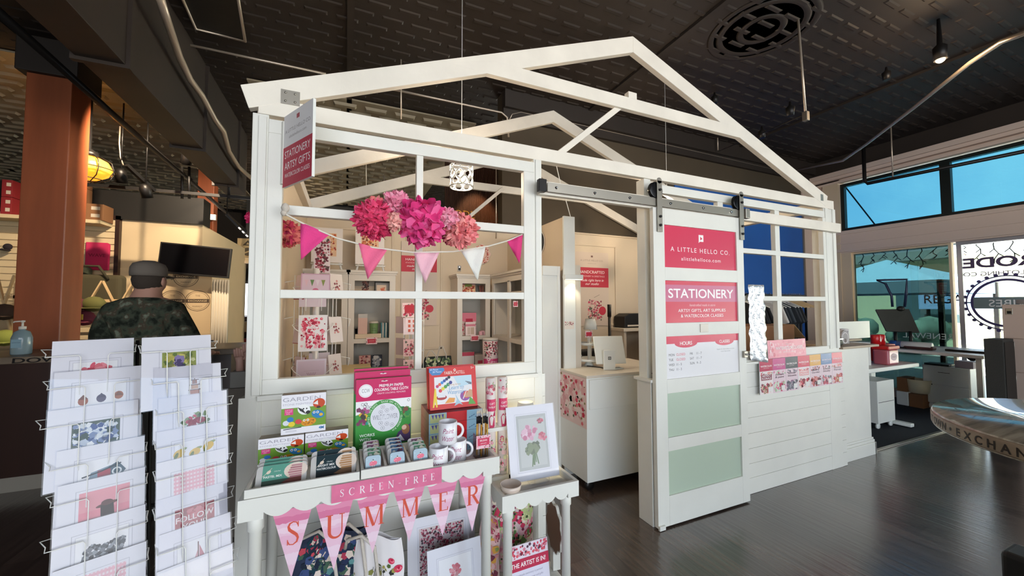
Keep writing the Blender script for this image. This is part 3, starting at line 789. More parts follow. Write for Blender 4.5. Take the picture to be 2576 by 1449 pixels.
def serif(s, ch, u, v, h, col, L=2, Y=0., kx=1.):
    k, t, sf = .13, .045, .035; W0 = SERIF_W[ch]
    f = lambda x, y: (u + (x - W0 / 2) * h * kx, v + y * h)
    r_ = lambda x0, x1, y0, y1: s.fl([f(x0, y0), f(x1, y0), f(x1, y1), f(x0, y1)], col, L, Y)
    def stem(x, w=k, top=True, bot=True, e=.07):
        r_(x - w / 2, x + w / 2, 0, 1)
        if bot: r_(x - w / 2 - e, x + w / 2 + e, 0, sf)
        if top: r_(x - w / 2 - e, x + w / 2 + e, 1 - sf, 1)
    def seg(x0, y0, x1, y1, w): ribbon(s, [(x0, y0, w), (x1, y1, w)], col, L, Y, f)
    if ch in 'EF':
        stem(.16); r_(.16, .54, 1 - sf, 1); r_(.5, .54, .83, 1); r_(.16, .44, .5, .535); r_(.4, .44, .42, .61)
        if ch == 'E': r_(.16, .58, 0, sf); r_(.54, .58, 0, .18)
    elif ch == 'R':
        stem(.16); ribbon(s, [(.2, .98, t), (.36, .98, t)] + [(.36 + .2 * math.sin(a), .745 + .235 * math.cos(a), t + (k - t) * abs(math.sin(a))) for a in [PI * i / 8 for i in range(9)]] + [(.2, .51, t)], col, L, Y, f); seg(.36, .5, .64, .02, k); r_(.56, .74, 0, sf)
    elif ch == 'M':
        stem(.14, t + .01, True, True, .08); seg(.15, 1, .48, 0, k); seg(.84, 1, .5, 0, t); stem(.85)
    elif ch == 'N':
        stem(.14, t + .01, True, True, .08); seg(.13, 1, .7, 0, k); stem(.7, t + .01, True, False, .08)
    elif ch == 'U':
        r_(.16 - k / 2, .16 + k / 2, .28, 1); r_(.02, .3, 1 - sf, 1); r_(.66 - t / 2, .66 + t / 2, .28, 1); r_(.55, .77, 1 - sf, 1)
        ribbon(s, [(.41 - .25 * math.cos(a), .28 - .27 * math.sin(a), k * (1 - a / PI) + t * a / PI) for a in [PI * i / 12 for i in range(13)]], col, L, Y, f)
    elif ch == 'C':
        ribbon(s, [(.4 + .34 * math.cos(a), .5 + .49 * math.sin(a), t + (k - t) * max(0, -math.cos(a))) for a in [R(40 + 280 * i / 20) for i in range(21)]], col, L, Y, f); r_(.64, .67, .72, .95)
    elif ch == 'S':
        pts = [(.47, .80), (.4, .94), (.28, .975), (.15, .92), (.1, .8), (.14, .66), (.27, .54), (.4, .42), (.46, .28), (.42, .12), (.28, .025), (.14, .05), (.07, .2)]
        ws = [t, t, t, .07, .09, .12, k, .12, .09, .07, t, t, t]
        ribbon(s, [(a, b, w) for (a, b), w in zip(pts, ws)], col, L, Y, f); r_(.45, .485, .74, .97); r_(.055, .09, .03, .26)
    elif ch == '-': r_(.06, .34, .4, .45)
# ================================================================== scalloped display tables
def scallop_table(label, X0, X1, Y0, Y1, zt, rim, drop, n, tab, loc):
    t = T('display_table', label, 'table', loc)
    ox, oy = loc[0], loc[1]; x0, x1, y0, y1 = X0 - ox, X1 - ox, Y0 - oy, Y1 - oy
    def apron(a, b, fixed, axis):
        Ls = b - a; m_ = max(2, round((Ls - 2 * tab) / n)); st = (Ls - 2 * tab) / m_
        pts = [(a, zt + rim), (b, zt + rim), (b, zt + rim - drop), (b - tab, zt + rim - drop)]
        for i in range(m_):
            for k in range(9):
                tt = k / 8; xx = b - tab - (i + tt) * st; pts.append((xx, zt + rim - drop + .022 - .022 * math.sin(PI * tt) ** .8))
        pts += [(a + tab, zt + rim - drop), (a, zt + rim - drop)]
        if axis == 'x': return B().prism([(p, fixed, q_) for p, q_ in pts], (0, .016, 0))
        return B().prism([(fixed, p, q_) for p, q_ in pts], (.016, 0, 0))
    B().box(x0 + .014, x1 - .014, y0 + .014, y1 - .014, zt - .018, zt).build('table_top', 'white', t)
    apron(x0, x1, y0, 'x').build('scalloped_apron', 'white', t)
    apron(x0, x1, y1 - .016, 'x').build('scalloped_apron', 'white', t)
    apron(y0 + .016, y1 - .016, x0, 'y').build('scalloped_apron', 'white', t)
    apron(y0 + .016, y1 - .016, x1 - .016, 'y').build('scalloped_apron', 'white', t)
    for x in (x0 + .045, x1 - .045):
        for y in (y0 + .048, y1 - .045):
            B().lathe([(.021, 0), (.021, zt - .09), (.026, zt - .085), (.026, zt - .018)], (x, y, 0), 20).build('leg', 'white', t)
    B().box(x0 + .02, x1 - .02, y0 + .03, y1 - .02, .1, .12).build('lower_shelf', 'white', t)
    return t
TZ = .80
tab1 = scallop_table('white scalloped display table covered in craft kits and mugs', -.324, .625, 1.575, 2.03, TZ, .038, .073, .088, .075, (.15, 1.8, 0))
tab2 = scallop_table('small white scalloped table holding framed peony print and glass dish', .648, 1.047, 1.6, 2.03, .612, .036, .072, .07, .06, (.85, 1.8, 0))
# ---------------------------------------------------------------- boxed kits
def span(tl, tr, Y):
    a, b = P(*tl, Y=Y), P(*tr, Y=Y); return a.x, b.x, (a.z + b.z) / 2
def kit_art(s, w_, h, full=True):
    s.rect(0, w_, 0, h, '#eceaf0', 0); s.rect(0, w_, .16 * h, .66 * h, '#6f9a34', 1)
    s.text('GARDEN', w_ * .45, h * .83, h * .105, '#a9a6b2', 2, w=w_ * .84); s.text('STONE PAINTING', w_ * .36, h * .73, h * .05, '#b9b4c0', 2, w=w_ * .66)
    s.rect(w_ * .07, w_ * .26, h * .49, h * .645, '#dc3c84', 2); s.text('LITTLE', w_ * .165, h * .595, h * .03, '#f6dbe8', 3, w=w_ * .15); s.text('CRAFT', w_ * .165, h * .55, h * .03, '#f6dbe8', 3, w=w_ * .15); s.text('KITS', w_ * .15, h * .505, h * .03, '#f6dbe8', 3)
    z = (w_ * .5, h * .6); s.disc(*z, w_ * .15, '#f2f2f2', 3, 0, 20, h * .13, -.5); s.disc(z[0] + w_ * .09, z[1] - h * .08, w_ * .055, '#222222', 4, 0, 12, h * .045, .4)
    for k in range(4): s.line([(z[0] - w_ * (.13 - k * .03), z[1] + h * (.06 - k * .015)), (z[0] - w_ * (.07 - k * .035), z[1] - h * (.04 + k * .025))], h * .018, '#1d1d20', 4)
    for dx in (-.01, .06): s.disc(z[0] + w_ * dx, z[1] + h * .02, w_ * .018, '#222222', 5)
    z = (w_ * .84, h * .73); s.disc(*z, w_ * .14, '#c4471f', 3, 0, 20, h * .125, .2); s.fl([(z[0] - w_ * .14, z[1]), (z[0] - w_ * .03, z[1] + h * .08), (z[0] - w_ * .02, z[1] - h * .04)], '#f4eee8', 4); s.disc(z[0] - w_ * .01, z[1] - h * .1, w_ * .05, '#3a1a10', 4, 0, 10, h * .03)
    z = (w_ * .82, h * .45); s.disc(*z, w_ * .15, '#2f7fb8', 3, 0, 20, h * .105, -.3); s.disc(z[0] + w_ * .07, z[1] - h * .02, w_ * .045, '#e5b53a', 4, 0, 10, h * .04)
    for dx in (-.09, -.01): s.disc(z[0] + w_ * dx, z[1] + h * .05, w_ * .03, '#f4f4f4', 5); s.disc(z[0] + w_ * dx, z[1] + h * .05, w_ * .014, '#16324a', 6)
    z = (w_ * .61, h * .27); s.disc(*z, w_ * .17, '#dd9226', 3, 0, 20, h * .1, .15)
    g_ = random.Random(4)
    for k in range(22): s.disc(z[0] + g_.uniform(-.13, .13) * w_, z[1] + g_.uniform(-.06, .06) * h, w_ * .009, '#5a3510', 4, 0, 6)
    for dx in (-.1, -.02): s.disc(z[0] + w_ * dx, z[1] + h * .05, w_ * .03, '#f6f2e8', 5); s.disc(z[0] + w_ * dx, z[1] + h * .05, w_ * .012, '#222222', 6)
    for (x, y, c_) in ((.11, .29, '#d9dde4'), (.2, .37, '#2f79c0'), (.23, .25, '#e5cc3c'), (.38, .3, '#d34a4a')): s.disc(w_ * x, h * y, w_ * .075, c_, 3, 0, 14, h * .065)
    s.text('4M', w_ * .9, h * .06, h * .07, '#2c78b8', 3, bold=.03); s.line([(w_ * .05, h * .13), (w_ * .45, h * .155)], h * .02, '#3a3a40', 4)
    for k in range(3): s.rect(w_ * .1, w_ * .34, h * (.05 + k * .02), h * (.057 + k * .02), '#bdbac2', 1)
def kit(label, tl, tr, Y, hh, z0=None):
    x0, x1, z1 = span(tl, tr, Y); w_ = x1 - x0; zb = z1 - hh if z0 is None else z0
    r_ = T('craft_kit_box', label, 'box', (x0, Y, zb), group='stone painting craft kits'); h = z1 - zb
    B().box(0, w_, 0, .055, 0, h).build('carton', mat_carton, r_, .0015)
    s = B(); kit_art(s, w_, h); s.build('front_print', 'gloss', r_)
    return r_, h
k1, h1 = kit('stone painting kit box standing lower left behind the pastel pencil tins', (650, 1107), (765, 1092), 1.83, .19, TZ + .043)
kit('stone painting kit box standing lower right behind the dark pencil tins', (768, 1091), (876, 1078), 1.835, .19, TZ + .043)
kz = k1.location.z + h1 + .001
x0, x1, z1 = span((710, 996), (821, 982), 1.865)
r_ = T('craft_kit_box', 'stone painting kit box stacked on top of the other two', 'box', (x0, 1.85, kz), group='stone painting craft kits')
B().box(0, x1 - x0, 0, .05, 0, z1 - kz).build('carton', mat_carton, r_, .0015)
s = B(); kit_art(s, x1 - x0, z1 - kz); s.build('front_print', 'gloss', r_)
# trays on the table rim
def tray(name, label, X0, X1, Y0, Y1, z, hh, lanes=0, cat='tray'):
    r_ = T(name, label, cat, (X0, Y0, z)); w_, d_ = X1 - X0, Y1 - Y0; t = .011
    b_ = B().box(0, w_, 0, t, 0, hh).box(0, w_, d_ - t, d_, 0, hh * 1.15).box(0, t, t, d_ - t, 0, hh).box(w_ - t, w_, t, d_ - t, 0, hh).box(t, w_ - t, t, d_ - t, 0, .006)
    b_.build('tray_box', 'white', r_, .0015)
    for k in range(lanes): x = w_ * (k + 1) / (lanes + 1); B().box(x - .004, x + .004, t, d_ - t, .006, hh * .96).build('divider', 'white', r_)
    return r_
RZ_ = TZ + .039
ta = P(612, 1236, Y=1.578); tb = P(905, 1188, Y=1.578); tc_ = P(1090, 1160, Y=1.578)
tray('wooden_tray', 'white wooden tray of coloured pencil tins on left half of display table', ta.x + .002, tb.x, 1.578, 1.80, RZ_, .03)
tray('divided_tray', 'white tray with three lanes of small tins, in middle of display table', tb.x + .004, tc_.x, 1.578, 1.80, RZ_, .034, 2)
# pencil tins lean in the tray
tin_mat = mat('pale_tin', '#e3e0dc', .3, .3)
def tin_(label, loc, w_, h, lean, kind, group):
    r_ = T('pencil_tin', label, 'tin', loc, 0, lean, group)
    b_ = B(); n_ = 6; rr = .014; pts = []
    for cx, cz, a0 in ((w_ - rr, h - rr, 0), (rr, h - rr, 90), (rr, rr, 180), (w_ - rr, rr, 270)):
        for k in range(n_ + 1): a = R(a0 + 90 * k / n_); pts.append((cx + rr * math.cos(a), 0, cz + rr * math.sin(a)))
    b_.prism(pts, (0, .014, 0)); b_.build('tin_body', tin_mat, r_, .0015)
    s = B(); c1 = {'pastel': '#63a18f', 'bright': '#2b3c42'}[kind]; c2 = {'pastel': '#c48f95', 'bright': '#c69a72'}[kind]
    s.rect(w_ * .12, w_ * .9, .001, h - .001, c1, 0); s.rect(w_ * .12, w_ * .9, .001, h * .3, {'pastel': '#475a50', 'bright': '#2a3034'}[kind], 1)
    s.disc(w_ * .78, h * .62, w_ * .24, '#e9d9cc', 1, 0, 18, h * .36)
    for k in range(6): z = h * (.34 + .1 * k); s.line([(w_ * (.62 + .02 * abs(k - 2)), z), (w_ * .9, z)], h * .075, c2 if k % 2 else ('#b57c84' if kind == 'pastel' else '#b5885e'), 2); s.fl([(w_ * (.57 + .02 * abs(k - 2)), z), (w_ * (.625 + .02 * abs(k - 2)), z - h * .035), (w_ * (.625 + .02 * abs(k - 2)), z + h * .035)], '#e8d3b8', 3)
    s.fl([(w_ * .5, h * .13), (w_ * .68, h * .3), (w_ * .9, h * .3), (w_ * .9, h * .02), (w_ * .68, h * .02)], '#7d4a44' if kind == 'pastel' else '#7f6048', 3)
    s.disc(w_ * .24, h * .68, w_ * .05, '#ead9c6', 2, 0, 8, h * .07, .6); s.line([(w_ * .13, h * .5), (w_ * .3, h * .85)], .0015, '#ead9c6', 2); s.text('Coffee Break', w_ * .41, h * .66, h * .06, '#dfe9e4', 2, shear=.3, w=w_ * .13)
    if kind == 'pastel': s.text('PASTEL MIX', w_ * .33, h * .42, h * .1, '#f4f4f0', 2, w=w_ * .36, bold=.02)
    else: s.text('BRIGHT MIX', w_ * .34, h * .5, h * .1, '#f4f4f0', 2, w=w_ * .36, bold=.02); s.text('WATERCOLOUR', w_ * .34, h * .36, h * .09, '#f4f4f0', 2, w=w_ * .42, bold=.02)
    s.build('label_print', 'gloss', r_)
for i in range(3): tin_(('pastel pencil tin at the front of its stack', 'pastel pencil tin in the middle of its stack', 'pastel pencil tin at the back of its stack')[i] + ', left side of wooden tray', (ta.x + .022 - .001 * i, 1.628 + i * .021, RZ_ + .007), .162, .076 + .004 * i, -R(34), 'pastel', 'pastel pencil tins')
for i in range(2): tin_(('front dark bright-mix pencil tin', 'rear dark bright-mix pencil tin')[i] + ', right side of wooden tray', (ta.x + .196, 1.634 + i * .021, RZ_ + .007), .16, .082 + .012 * i, -R(34), 'bright', 'bright pencil tins')
# small tins in lanes
def mint(label, loc, w_, h, lean, cols, front, group):
    r_ = T('small_tin', label, 'tin', loc, 0, lean, group); rr = .012; pts = []
    for cx, cz, a0 in ((w_ - rr, h - rr, 0), (rr, h - rr, 90), (rr, rr, 180), (w_ - rr, rr, 270)):
        for k in range(6): a = R(a0 + 90 * k / 5); pts.append((cx + rr * math.cos(a), 0, cz + rr * math.sin(a)))
    B().prism(pts, (0, .012, 0)).build('tin_body', tin_blue if front else tin_mat, r_, .001)
    s = B()
    if front:
        z = h * .55; s.disc(w_ * .5, z, w_ * .26, '#e0637f', 1, 0, 18, h * .14, .12); s.disc(w_ * .5, z + h * .15, w_ * .05, '#f3e3d8', 2); s.disc(w_ * .5, z + h * .19, w_ * .045, '#33262a', 3, 0, 10, h * .035)
        for dx in (-.06, .06): s.line([(w_ * (.5 + dx), z - h * .1), (w_ * (.5 + dx * .7), z - h * .28)], .002, '#f3ece6', 2)
        g_ = random.Random(3)
        for k in range(10): s.disc(w_ * g_.uniform(.1, .9), h * g_.uniform(.1, .9), .0012, '#dfe8f0', 1, 0, 6)
    else:
        s.rect(w_ * .24, w_ * .99, .004, h - .004, cols[0], 0); s.blooms(w_ * .56, w_ * .98, .004, h - .004, cols[1], 34, .004, .009, 5, 1); s.disc(w_ * .4, h * .78, w_ * .1, '#d9dcd8', 1, 0, 10, h * .06)
    s.build('lid_print', 'gloss', r_)
SETS = [('#8a5f76', ['#c9a07a', '#d8c8a8', '#3f3a48', '#e2d5c2']), ('#6d9c7c', ['#d9cfa6', '#4f6a52', '#a84a52', '#e3e0cc']), ('#5b7d9c', ['#c4693c', '#7a3e44', '#d2a05c', '#4a3a58'])]
lw = (tc_.x - tb.x - .004) / 3
order = [[1, 1, 0, 0], [2, 2, 2, 2], [1, 1, 0]]
lanen = ('left', 'middle', 'right')
for ln in range(3):
    bx = tb.x + .004 + lw * ln + .013
    mint('blue tin with pink dancer, front of the %s tray lane' % lanen[ln], (bx + .004, 1.602, RZ_ + .007), lw - .034, .064, -R(14), None, True, 'dancer tins')
    for i, o in enumerate(order[ln]):
        mint('%s floral tin, %s behind the dancer in %s lane' % (('plum', 'green', 'blue')[o], ('first', 'second', 'third', 'fourth')[i], lanen[ln]), (bx, 1.648 + i * .034, RZ_ + .008 + i * .003), lw - .026, .066, -R(30), SETS[o], False, 'floral tins')
# colouring table cloth packs
def pack(label, tl, tr, Y, i):
    x0, x1, z1 = span(tl, tr, Y); w_ = x1 - x0; h = z1 - RZ_ + .03; r_ = T('colouring_pack', label, 'pack', (x0, Y, z1 - h), group='colouring table cloth packs')
    hole = h - .013
    B().box(0, w_, 0, .024, 0, h).build('card_box', pk_mat, r_, .001)
    s = B(); s.rect(0, w_, 0, h, '#3f9442', 0); s.rect(0, w_, h - .098, h, '#c9185f', 1); s.disc(w_ * .5, hole, .015, '#e9dfe2', 2, 0, 12, .0025); s.disc(w_ * .5, hole + .003, .006, '#8a1044', 3, 0, 10, .003)
    if i == 0:
        s.disc(w_ * .17, h - .052, .03, '#f5f3f5', 2, 0, 24); s.ring(w_ * .17, h - .052, .0255, .027, '#d9b8c4', 3); s.text('CCW', w_ * .17, h - .059, .017, '#8a8a96', 3, w=.034)
        s.text('PREMIUM PAPER', w_ * .63, h - .04, .013, '#f7eef2', 2, w=w_ * .45, bold=.02); s.text('COLORING TABLE CLOTH', w_ * .63, h - .058, .013, '#f7eef2', 2, w=w_ * .62, bold=.02); s.text('CREATE COLORFUL MEMORIES', w_ * .63, h - .072, .008, '#f2d2de', 2, w=w_ * .52)
        y1 = h - .098; s.fl([(0, y1), (w_, y1), (w_, y1 - .05), (w_ * .75, y1 - .035), (w_ * .5, y1 - .015), (w_ * .25, y1 - .045), (0, y1 - .06)], '#f4f3f4', 1)
        g_ = random.Random(8)
        for k in range(16):
            uu, vv = w_ * g_.uniform(.1, .95), y1 - g_.uniform(.006, .035); s.ring(uu, vv, .005, .0065, '#3a3a3e', 2, 0, 8)
        s.blooms(0, w_ * .3, y1 - .11, y1 - .02, ['#7a3a5c', '#2f9a8a', '#d8b43c', '#2a6a4a', '#b05a8a', '#3a3a30', '#1f7a6a'], 34, .006, .013, 2, 3); s.blooms(w_ * .76, w_, y1 - .1, y1 - .035, ['#2f8a4a', '#1f6a3a', '#5a9a4a', '#7a4a3a'], 26, .006, .014, 6, 3)
        cz = y1 - .08; s.disc(w_ * .52, cz, w_ * .33, '#3f9442', 5, 0, 40); s.disc(w_ * .52, cz, w_ * .265, '#e3e3ea', 6, 0, 40); s.text('WILDFLOWER', w_ * .52, cz - .008, .022, '#777782', 8, w=w_ * .45); s.text('WILDFLOWER', w_ * .52, cz - .0065, .018, '#e3e3ea', 9, w=w_ * .43)
        for k in range(14):
            a = 2 * PI * k / 14; rr = w_ * (.13 if k % 2 else .2); vv = cz + rr * math.sin(a)
            if abs(vv - cz) > .022:
                s.ring(w_ * .52 + rr * math.cos(a), vv, .008, .0095, '#94949e', 7, 0, 8); s.disc(w_ * .52 + rr * math.cos(a), vv, .003, '#94949e', 7, 0, 6)
        for k, ch in enumerate('PARTIES · HOLIDAYS · RAINY DAY ACTIVITY · CLASSROOM FUN'):
            if ch == ' ': continue
            a = R(205) - R(265) * k / 54; rr = w_ * .297; cu, cv = w_ * .52 + rr * math.cos(a), cz + rr * math.sin(a); t_ = a - PI / 2
            def wr(p, cu=cu, cv=cv, t_=t_): return (cu + p[0] * math.cos(t_) - p[2] * math.sin(t_), p[1], cv + p[0] * math.sin(t_) + p[2] * math.cos(t_))
            s.text(ch, 0, -.004, .0085, '#eaf4e6', 7, wrap=wr)
        s.text('WORKS', w_ * .07, cz - .078, .013, '#eef6ea', 6, al='LEFT', bold=.02); s.text('WITH:', w_ * .07, cz - .096, .013, '#eef6ea', 6, al='LEFT', bold=.02)
        for k, q_ in enumerate(('• CRAYONS', '• MARKERS', '• PENCILS')): s.text(q_, w_ * .07, cz - .112 - k * .014, .008, '#dcecd6', 6, al='LEFT')
        s.fl([(w_ * .68, cz - .12), (w_ * .76, cz - .075), (w_ * .99, cz - .04), (w_ * .99, cz - .12)], '#55406a', 6); s.disc(w_ * .9, cz - .065, .018, '#9a6a4a', 7, 0, 12, .024); s.disc(w_ * .87, cz - .056, .011, '#e3b8a4', 8); s.fl([(w_ * .7, cz - .115), (w_ * .8, cz - .085), (w_ * .88, cz - .115)], '#e8e4ea', 8)
    s.build('front_print', 'gloss', r_)
pack('colouring table cloth pack showing its full front, at the front of the row', (896, 957), (1035, 945), 1.86, 0)
pack('colouring table cloth pack in the middle of the row, magenta top showing', (893, 938), (1032, 927), 1.888, 1)
pack('colouring table cloth pack at the back of the row, magenta top showing', (891, 929), (1027, 920), 1.916, 2)
# purple paint boxes stacked, red art sets leaning on them
x0, x1, _ = span((1079, 1060), (1213, 1045), 1.8)
zt_ = P(1079, 1042, Y=1.8).z; nb = 4; hb = (zt_ - TZ - .001) / nb
for k in range(nb):
    r_ = T('paint_set_box', '%s maroon-sided paint set box of the stack behind the mugs' % ('lowest', 'second lowest', 'second highest', 'topmost')[k], 'box', (x0, 1.8, TZ + .001 + k * hb), group='stacked paint set boxes')
    B().box(0, x1 - x0, 0, .2, 0, hb - .001).build('carton', mat_maroon, r_, .001)
    s = B(); w_ = x1 - x0; s.rect(0, w_, 0, hb - .001, '#8fb6cc', 0); s.rect(w_ * .32, w_ * .7, 0, hb - .001, '#c3262c', 1); s.rect(w_ * .02, w_ * .3, .004, hb - .005, '#b9c08a', 1)
    for q_ in range(4): s.fl([(w_ * (.04 + .06 * q_), hb * .85), (w_ * (.09 + .06 * q_), hb * .85), (w_ * (.075 + .06 * q_), hb * .4)], '#5b5a9a', 2)
    for q_ in range(6): s.line([(w_ * (.74 + .04 * q_), hb * (.2 + .1 * (q_ % 3))), (w_ * (.77 + .04 * q_), hb * (.3 + .1 * (q_ % 3)))], .003, '#3a5a86', 2)
    s.build('front_print', 'gloss', r_)
def redset(label, tl, tr, Y, z0, front):
    x0, x1, z1 = span(tl, tr, Y); w_ = x1 - x0; h = (z1 - z0) / math.cos(R(12)); r_ = T('watercolor_set_box', label, 'box', (x0, Y - .05, z0), 0, -R(12), 'red watercolour set boxes')
    B().box(0, w_, 0, .026, 0, h).build('carton', mat_redbox, r_, .001)
    s = B(); s.rect(0, w_, 0, h, '#d3231f', 0)
    if front:
        s.fl([(.0, h - .002), (w_ * .3, h - .002), (w_ * .33, h * .93), (w_ * .22, h * .82), (w_ * .06, h * .82), (0, h * .9)], '#3f80bd', 1); s.text('60 Pieces', w_ * .02, h * .94, .008, '#dfeaf4', 2, al='LEFT'); s.text('20 Pieces', w_ * .07, h * .88, .009, '#dfeaf4', 2, al='LEFT')
        s.text('FABER-CASTELL', w_ * .54, h * .82, .016, '#f4e6d8', 2, w=w_ * .44); s.text('5+', w_ * .93, h * .92, .012, '#f4e6d8', 2); s.ring(w_ * .54, h * .92, .003, .006, '#f4e6d8', 2)
        s.rect(w_ * .1, w_ * .9, h * .12, h * .77, '#e8e6e8', 1)
        s.fl([(w_ * .5, h * .77), (w_ * .9, h * .77), (w_ * .9, h * .55), (w_ * .62, h * .5)], '#bfdbe8', 2)
        cs = ['#c83a6a', '#e0603a', '#3a8ad0', '#2f4a9a', '#33275a', '#201c24', '#d83a4a', '#e0d03a', '#4a9a3e', '#2f8a6a', '#3a3a8a']
        for k in range(6): s.disc(w_ * (.16 + .05 * k), h * (.55 + .04 * k), .0075, cs[k], 3)
        for k in range(5): s.disc(w_ * (.22 + .055 * k), h * (.44 + .045 * k), .0085, cs[6 + k], 3)
        s.text('Young Artist', w_ * .52, h * .55, .009, '#c9a880', 4); s.text('Learn to', w_ * .56, h * .45, .02, '#5fa0c8', 4, shear=.2, w=w_ * .32); s.text('Watercolor', w_ * .57, h * .34, .02, '#5fa0c8', 4, shear=.2, w=w_ * .4)
        s.disc(w_ * .24, h * .28, w_ * .11, '#a8262c', 3, 0, 16, h * .06); s.rect(w_ * .16, w_ * .32, h * .28, h * .37, '#e3e3e8', 4)
        s.fl([(w_ * .05, h * .06), (w_ * .1, h * .5), (w_ * .13, h * .5), (w_ * .15, h * .06), (w_ * .12, h * .06), (w_ * .11, h * .2), (w_ * .08, h * .06)], '#eacb36', 5)
        s.fl([(w_ * .3, h * .13), (w_ * .4, h * .26), (w_ * .52, h * .24), (w_ * .5, h * .14)], '#e59a44', 4); s.disc(w_ * .74, h * .27, w_ * .11, '#8a4a9a', 3, 0, 16, h * .12); s.disc(w_ * .77, h * .3, w_ * .07, '#d8504a', 4, 0, 14, h * .09)
        s.fl([(w_ * .7, h * .24), (w_ * .84, h * .42), (w_ * .9, h * .4), (w_ * .9, h * .22)], '#c99a78', 5); s.line([(w_ * .69, h * .2), (w_ * .8, h * .46)], .004, '#e8e2d8', 6)
        s.fl([(w_ * .5, h * .05), (w_ * .56, h * .2), (w_ * .52, h * .35), (w_ * .6, h * .18), (w_ * .68, h * .06), (w_ * .6, h * .1)], '#a8c8d8', 4); s.fl([(w_ * .8, h * .06), (w_ * .84, h * .24), (w_ * .88, h * .2), (w_ * .94, h * .1), (w_ * .96, h * .05)], '#57a03a', 5)
        for k in range(3): s.line([(w_ * (.76 + k * .03), h * (.62 - k * .03)), (w_ * .89, h * (.58 - k * .02))], .003, '#4a4a56', 4)
    s.build('front_print', 'gloss', r_)

redset('red watercolour set box at the front, its full cover showing', (1078, 927), (1194, 917), 1.90, zt_ + .001, True)
redset('red watercolour set box behind the front one', (1073, 923), (1190, 914), 1.93, zt_ + .001, False)
# ------------------------------------------------------------------ mugs, brushes
mug_m = mat('glazed_white_mug', '#eceaee', .18, coat=.4)
def mug(label, x, y, z, rz, hx=0):
    r_ = T('mug', label, 'mug', (x, y, z), rz, group='lettered mugs')
    B().lathe([(.030, 0), (.038, .003), (.0405, .01), (.0405, .093), (.0385, .095), (.0365, .092), (.0365, .008), (0, .006)], n=40).build('cup', mug_m, r_)
    hd = B(); hd.tube([(.039 + .028 * math.sin(a) * 1.0, 0, .049 + .030 * math.cos(a)) for a in [PI * k / 14 for k in range(15)]], .0058, 10); hd.build('handle', mug_m, r_)
    s = B()
    def wr(p):
        a = p[0] / .0408; return (.0408 * math.sin(a), -.0408 * math.cos(a), p[2])
    s.text('Paint', -.004, .052, .022, '#a8356f', 0, shear=.35, w=.05, bold=-.004, wrap=wr); s.text('Water', -.004, .02, .022, '#a8356f', 0, shear=.35, w=.054, bold=-.004, wrap=wr)
    s.build('lettering', 'gloss', r_)
mug('white lettered mug in front at left, below the stacked mug', .374, 1.652, TZ, R(-14))
mug('white lettered mug in front at right, below the stacked mug', .47, 1.70, TZ, R(-18))
mug('white lettered mug stacked on top of the other two', .418, 1.668, TZ + .0955, R(-4))
bh = T('brush_holder', 'clear holder of paint brushes with pink label, beside the mugs', 'brush holder', (.585, 1.70, TZ))
B().box(-.034, .034, -.026, -.024, 0, .105).box(-.034, .034, .024, .026, 0, .105).box(-.034, -.032, -.024, .024, 0, .105).box(.032, .034, -.024, .024, 0, .105).box(-.032, .032, -.024, .024, 0, .004).build('clear_box', 'clear', bh)
s = B(); s.rect(-.034, .034, .045, .104, '#eec6cf', 0, -.027); s.blooms(-.034, .034, .046, .103, ['#c9405a', '#6b4a50', '#e0808e'], 46, .002, .004, 4, 1, -.027); s.rect(-.028, .028, .06, .092, '#cf4763', 5, -.027); s.text('BRUSHES', 0, .078, .008, INKW, 6, -.027, w=.034); s.text('paint pots', 0, .067, .005, INKW, 6, -.027)
s.build('label_card', 'gloss', bh)
g_ = random.Random(5)
for i in range(9):
    x = -.024 + .006 * i; y = g_.uniform(-.015, .015); tl = g_.uniform(-.004, .006)
    o = B().tube([(x, y, .006), (x + tl, y, .15)], .0032, 7, ('#d9a640', '#caa28a', '#e8e2da', '#c98c2c')[i % 4]).tube([(x + tl, y, .15), (x + tl * 1.1, y, .183)], .004, 7, '#18171a').tube([(x + tl * 1.1, y, .183), (x + tl * 1.2, y, .196)], .0034, 7, '#bfc0c4').tube([(x + tl * 1.2, y, .196), (x + tl * 1.25, y, .216)], [.0038, .0006], 7, '#e9dcc6').build('paint_brush', 'paint', None, loc=(.585, 1.70, TZ))
    tag(o, 'paint brush with black ferrule standing in the clear holder by the mugs', 'paint brush', 'brushes in the clear holder')
# ------------------------------------------------------------------ banner and pennants
def ribbon_banner():
    p0, p1 = P(834, 1225, Y=1.57), P(1111, 1178, Y=1.57); z1, z0 = P(834, 1217, Y=1.57).z, P(834, 1272, Y=1.57).z; z1 = .5 * (z1 + P(1111, 1178, Y=1.57).z); z0 = z1 - .064
    r_ = T('paper_banner', 'pink paper banner reading SCREEN-FREE taped to front of table', 'banner', (p0.x, 1.568, z0)); w_ = p1.x - p0.x; h = z1 - z0
    B().box(0, w_, 0, .0012, 0, h).build('paper_strip', mat_pink, r_)
    s = B(); n_ = 'SCREEN-FREE'; hh = h * .42; kx = .95; tot = sum(SERIF_W[c_] + .3 for c_ in n_); k = (w_ * .9) / (tot * hh); x = w_ * .05
    for c_ in n_: wd = (SERIF_W[c_] + .3) * hh * k; serif(s, c_, x + wd / 2, h * .28, hh, '#f8eef2', 1, 0, min(1, k)); x += wd
    s.build('lettering', 'ink', r_)
mat_pink = mat('pink_watercolour_paper', '#de7398', .7, noise=(18, .12))
mat_penn = ink_mat('pennant_paper', .65)
ribbon_banner()
pen = [('S', (684, 1297), (787, 1276), (743, 1452)), ('U', (794, 1277), (889, 1262), (848, 1433)), ('M', (896, 1262), (981, 1240), (938, 1392)), ('M', (990, 1243), (1069, 1226), (1029, 1362)), ('E', (1075, 1230), (1151, 1211), (1113, 1348)), ('R', (1153, 1210), (1222, 1193), (1187, 1337))]
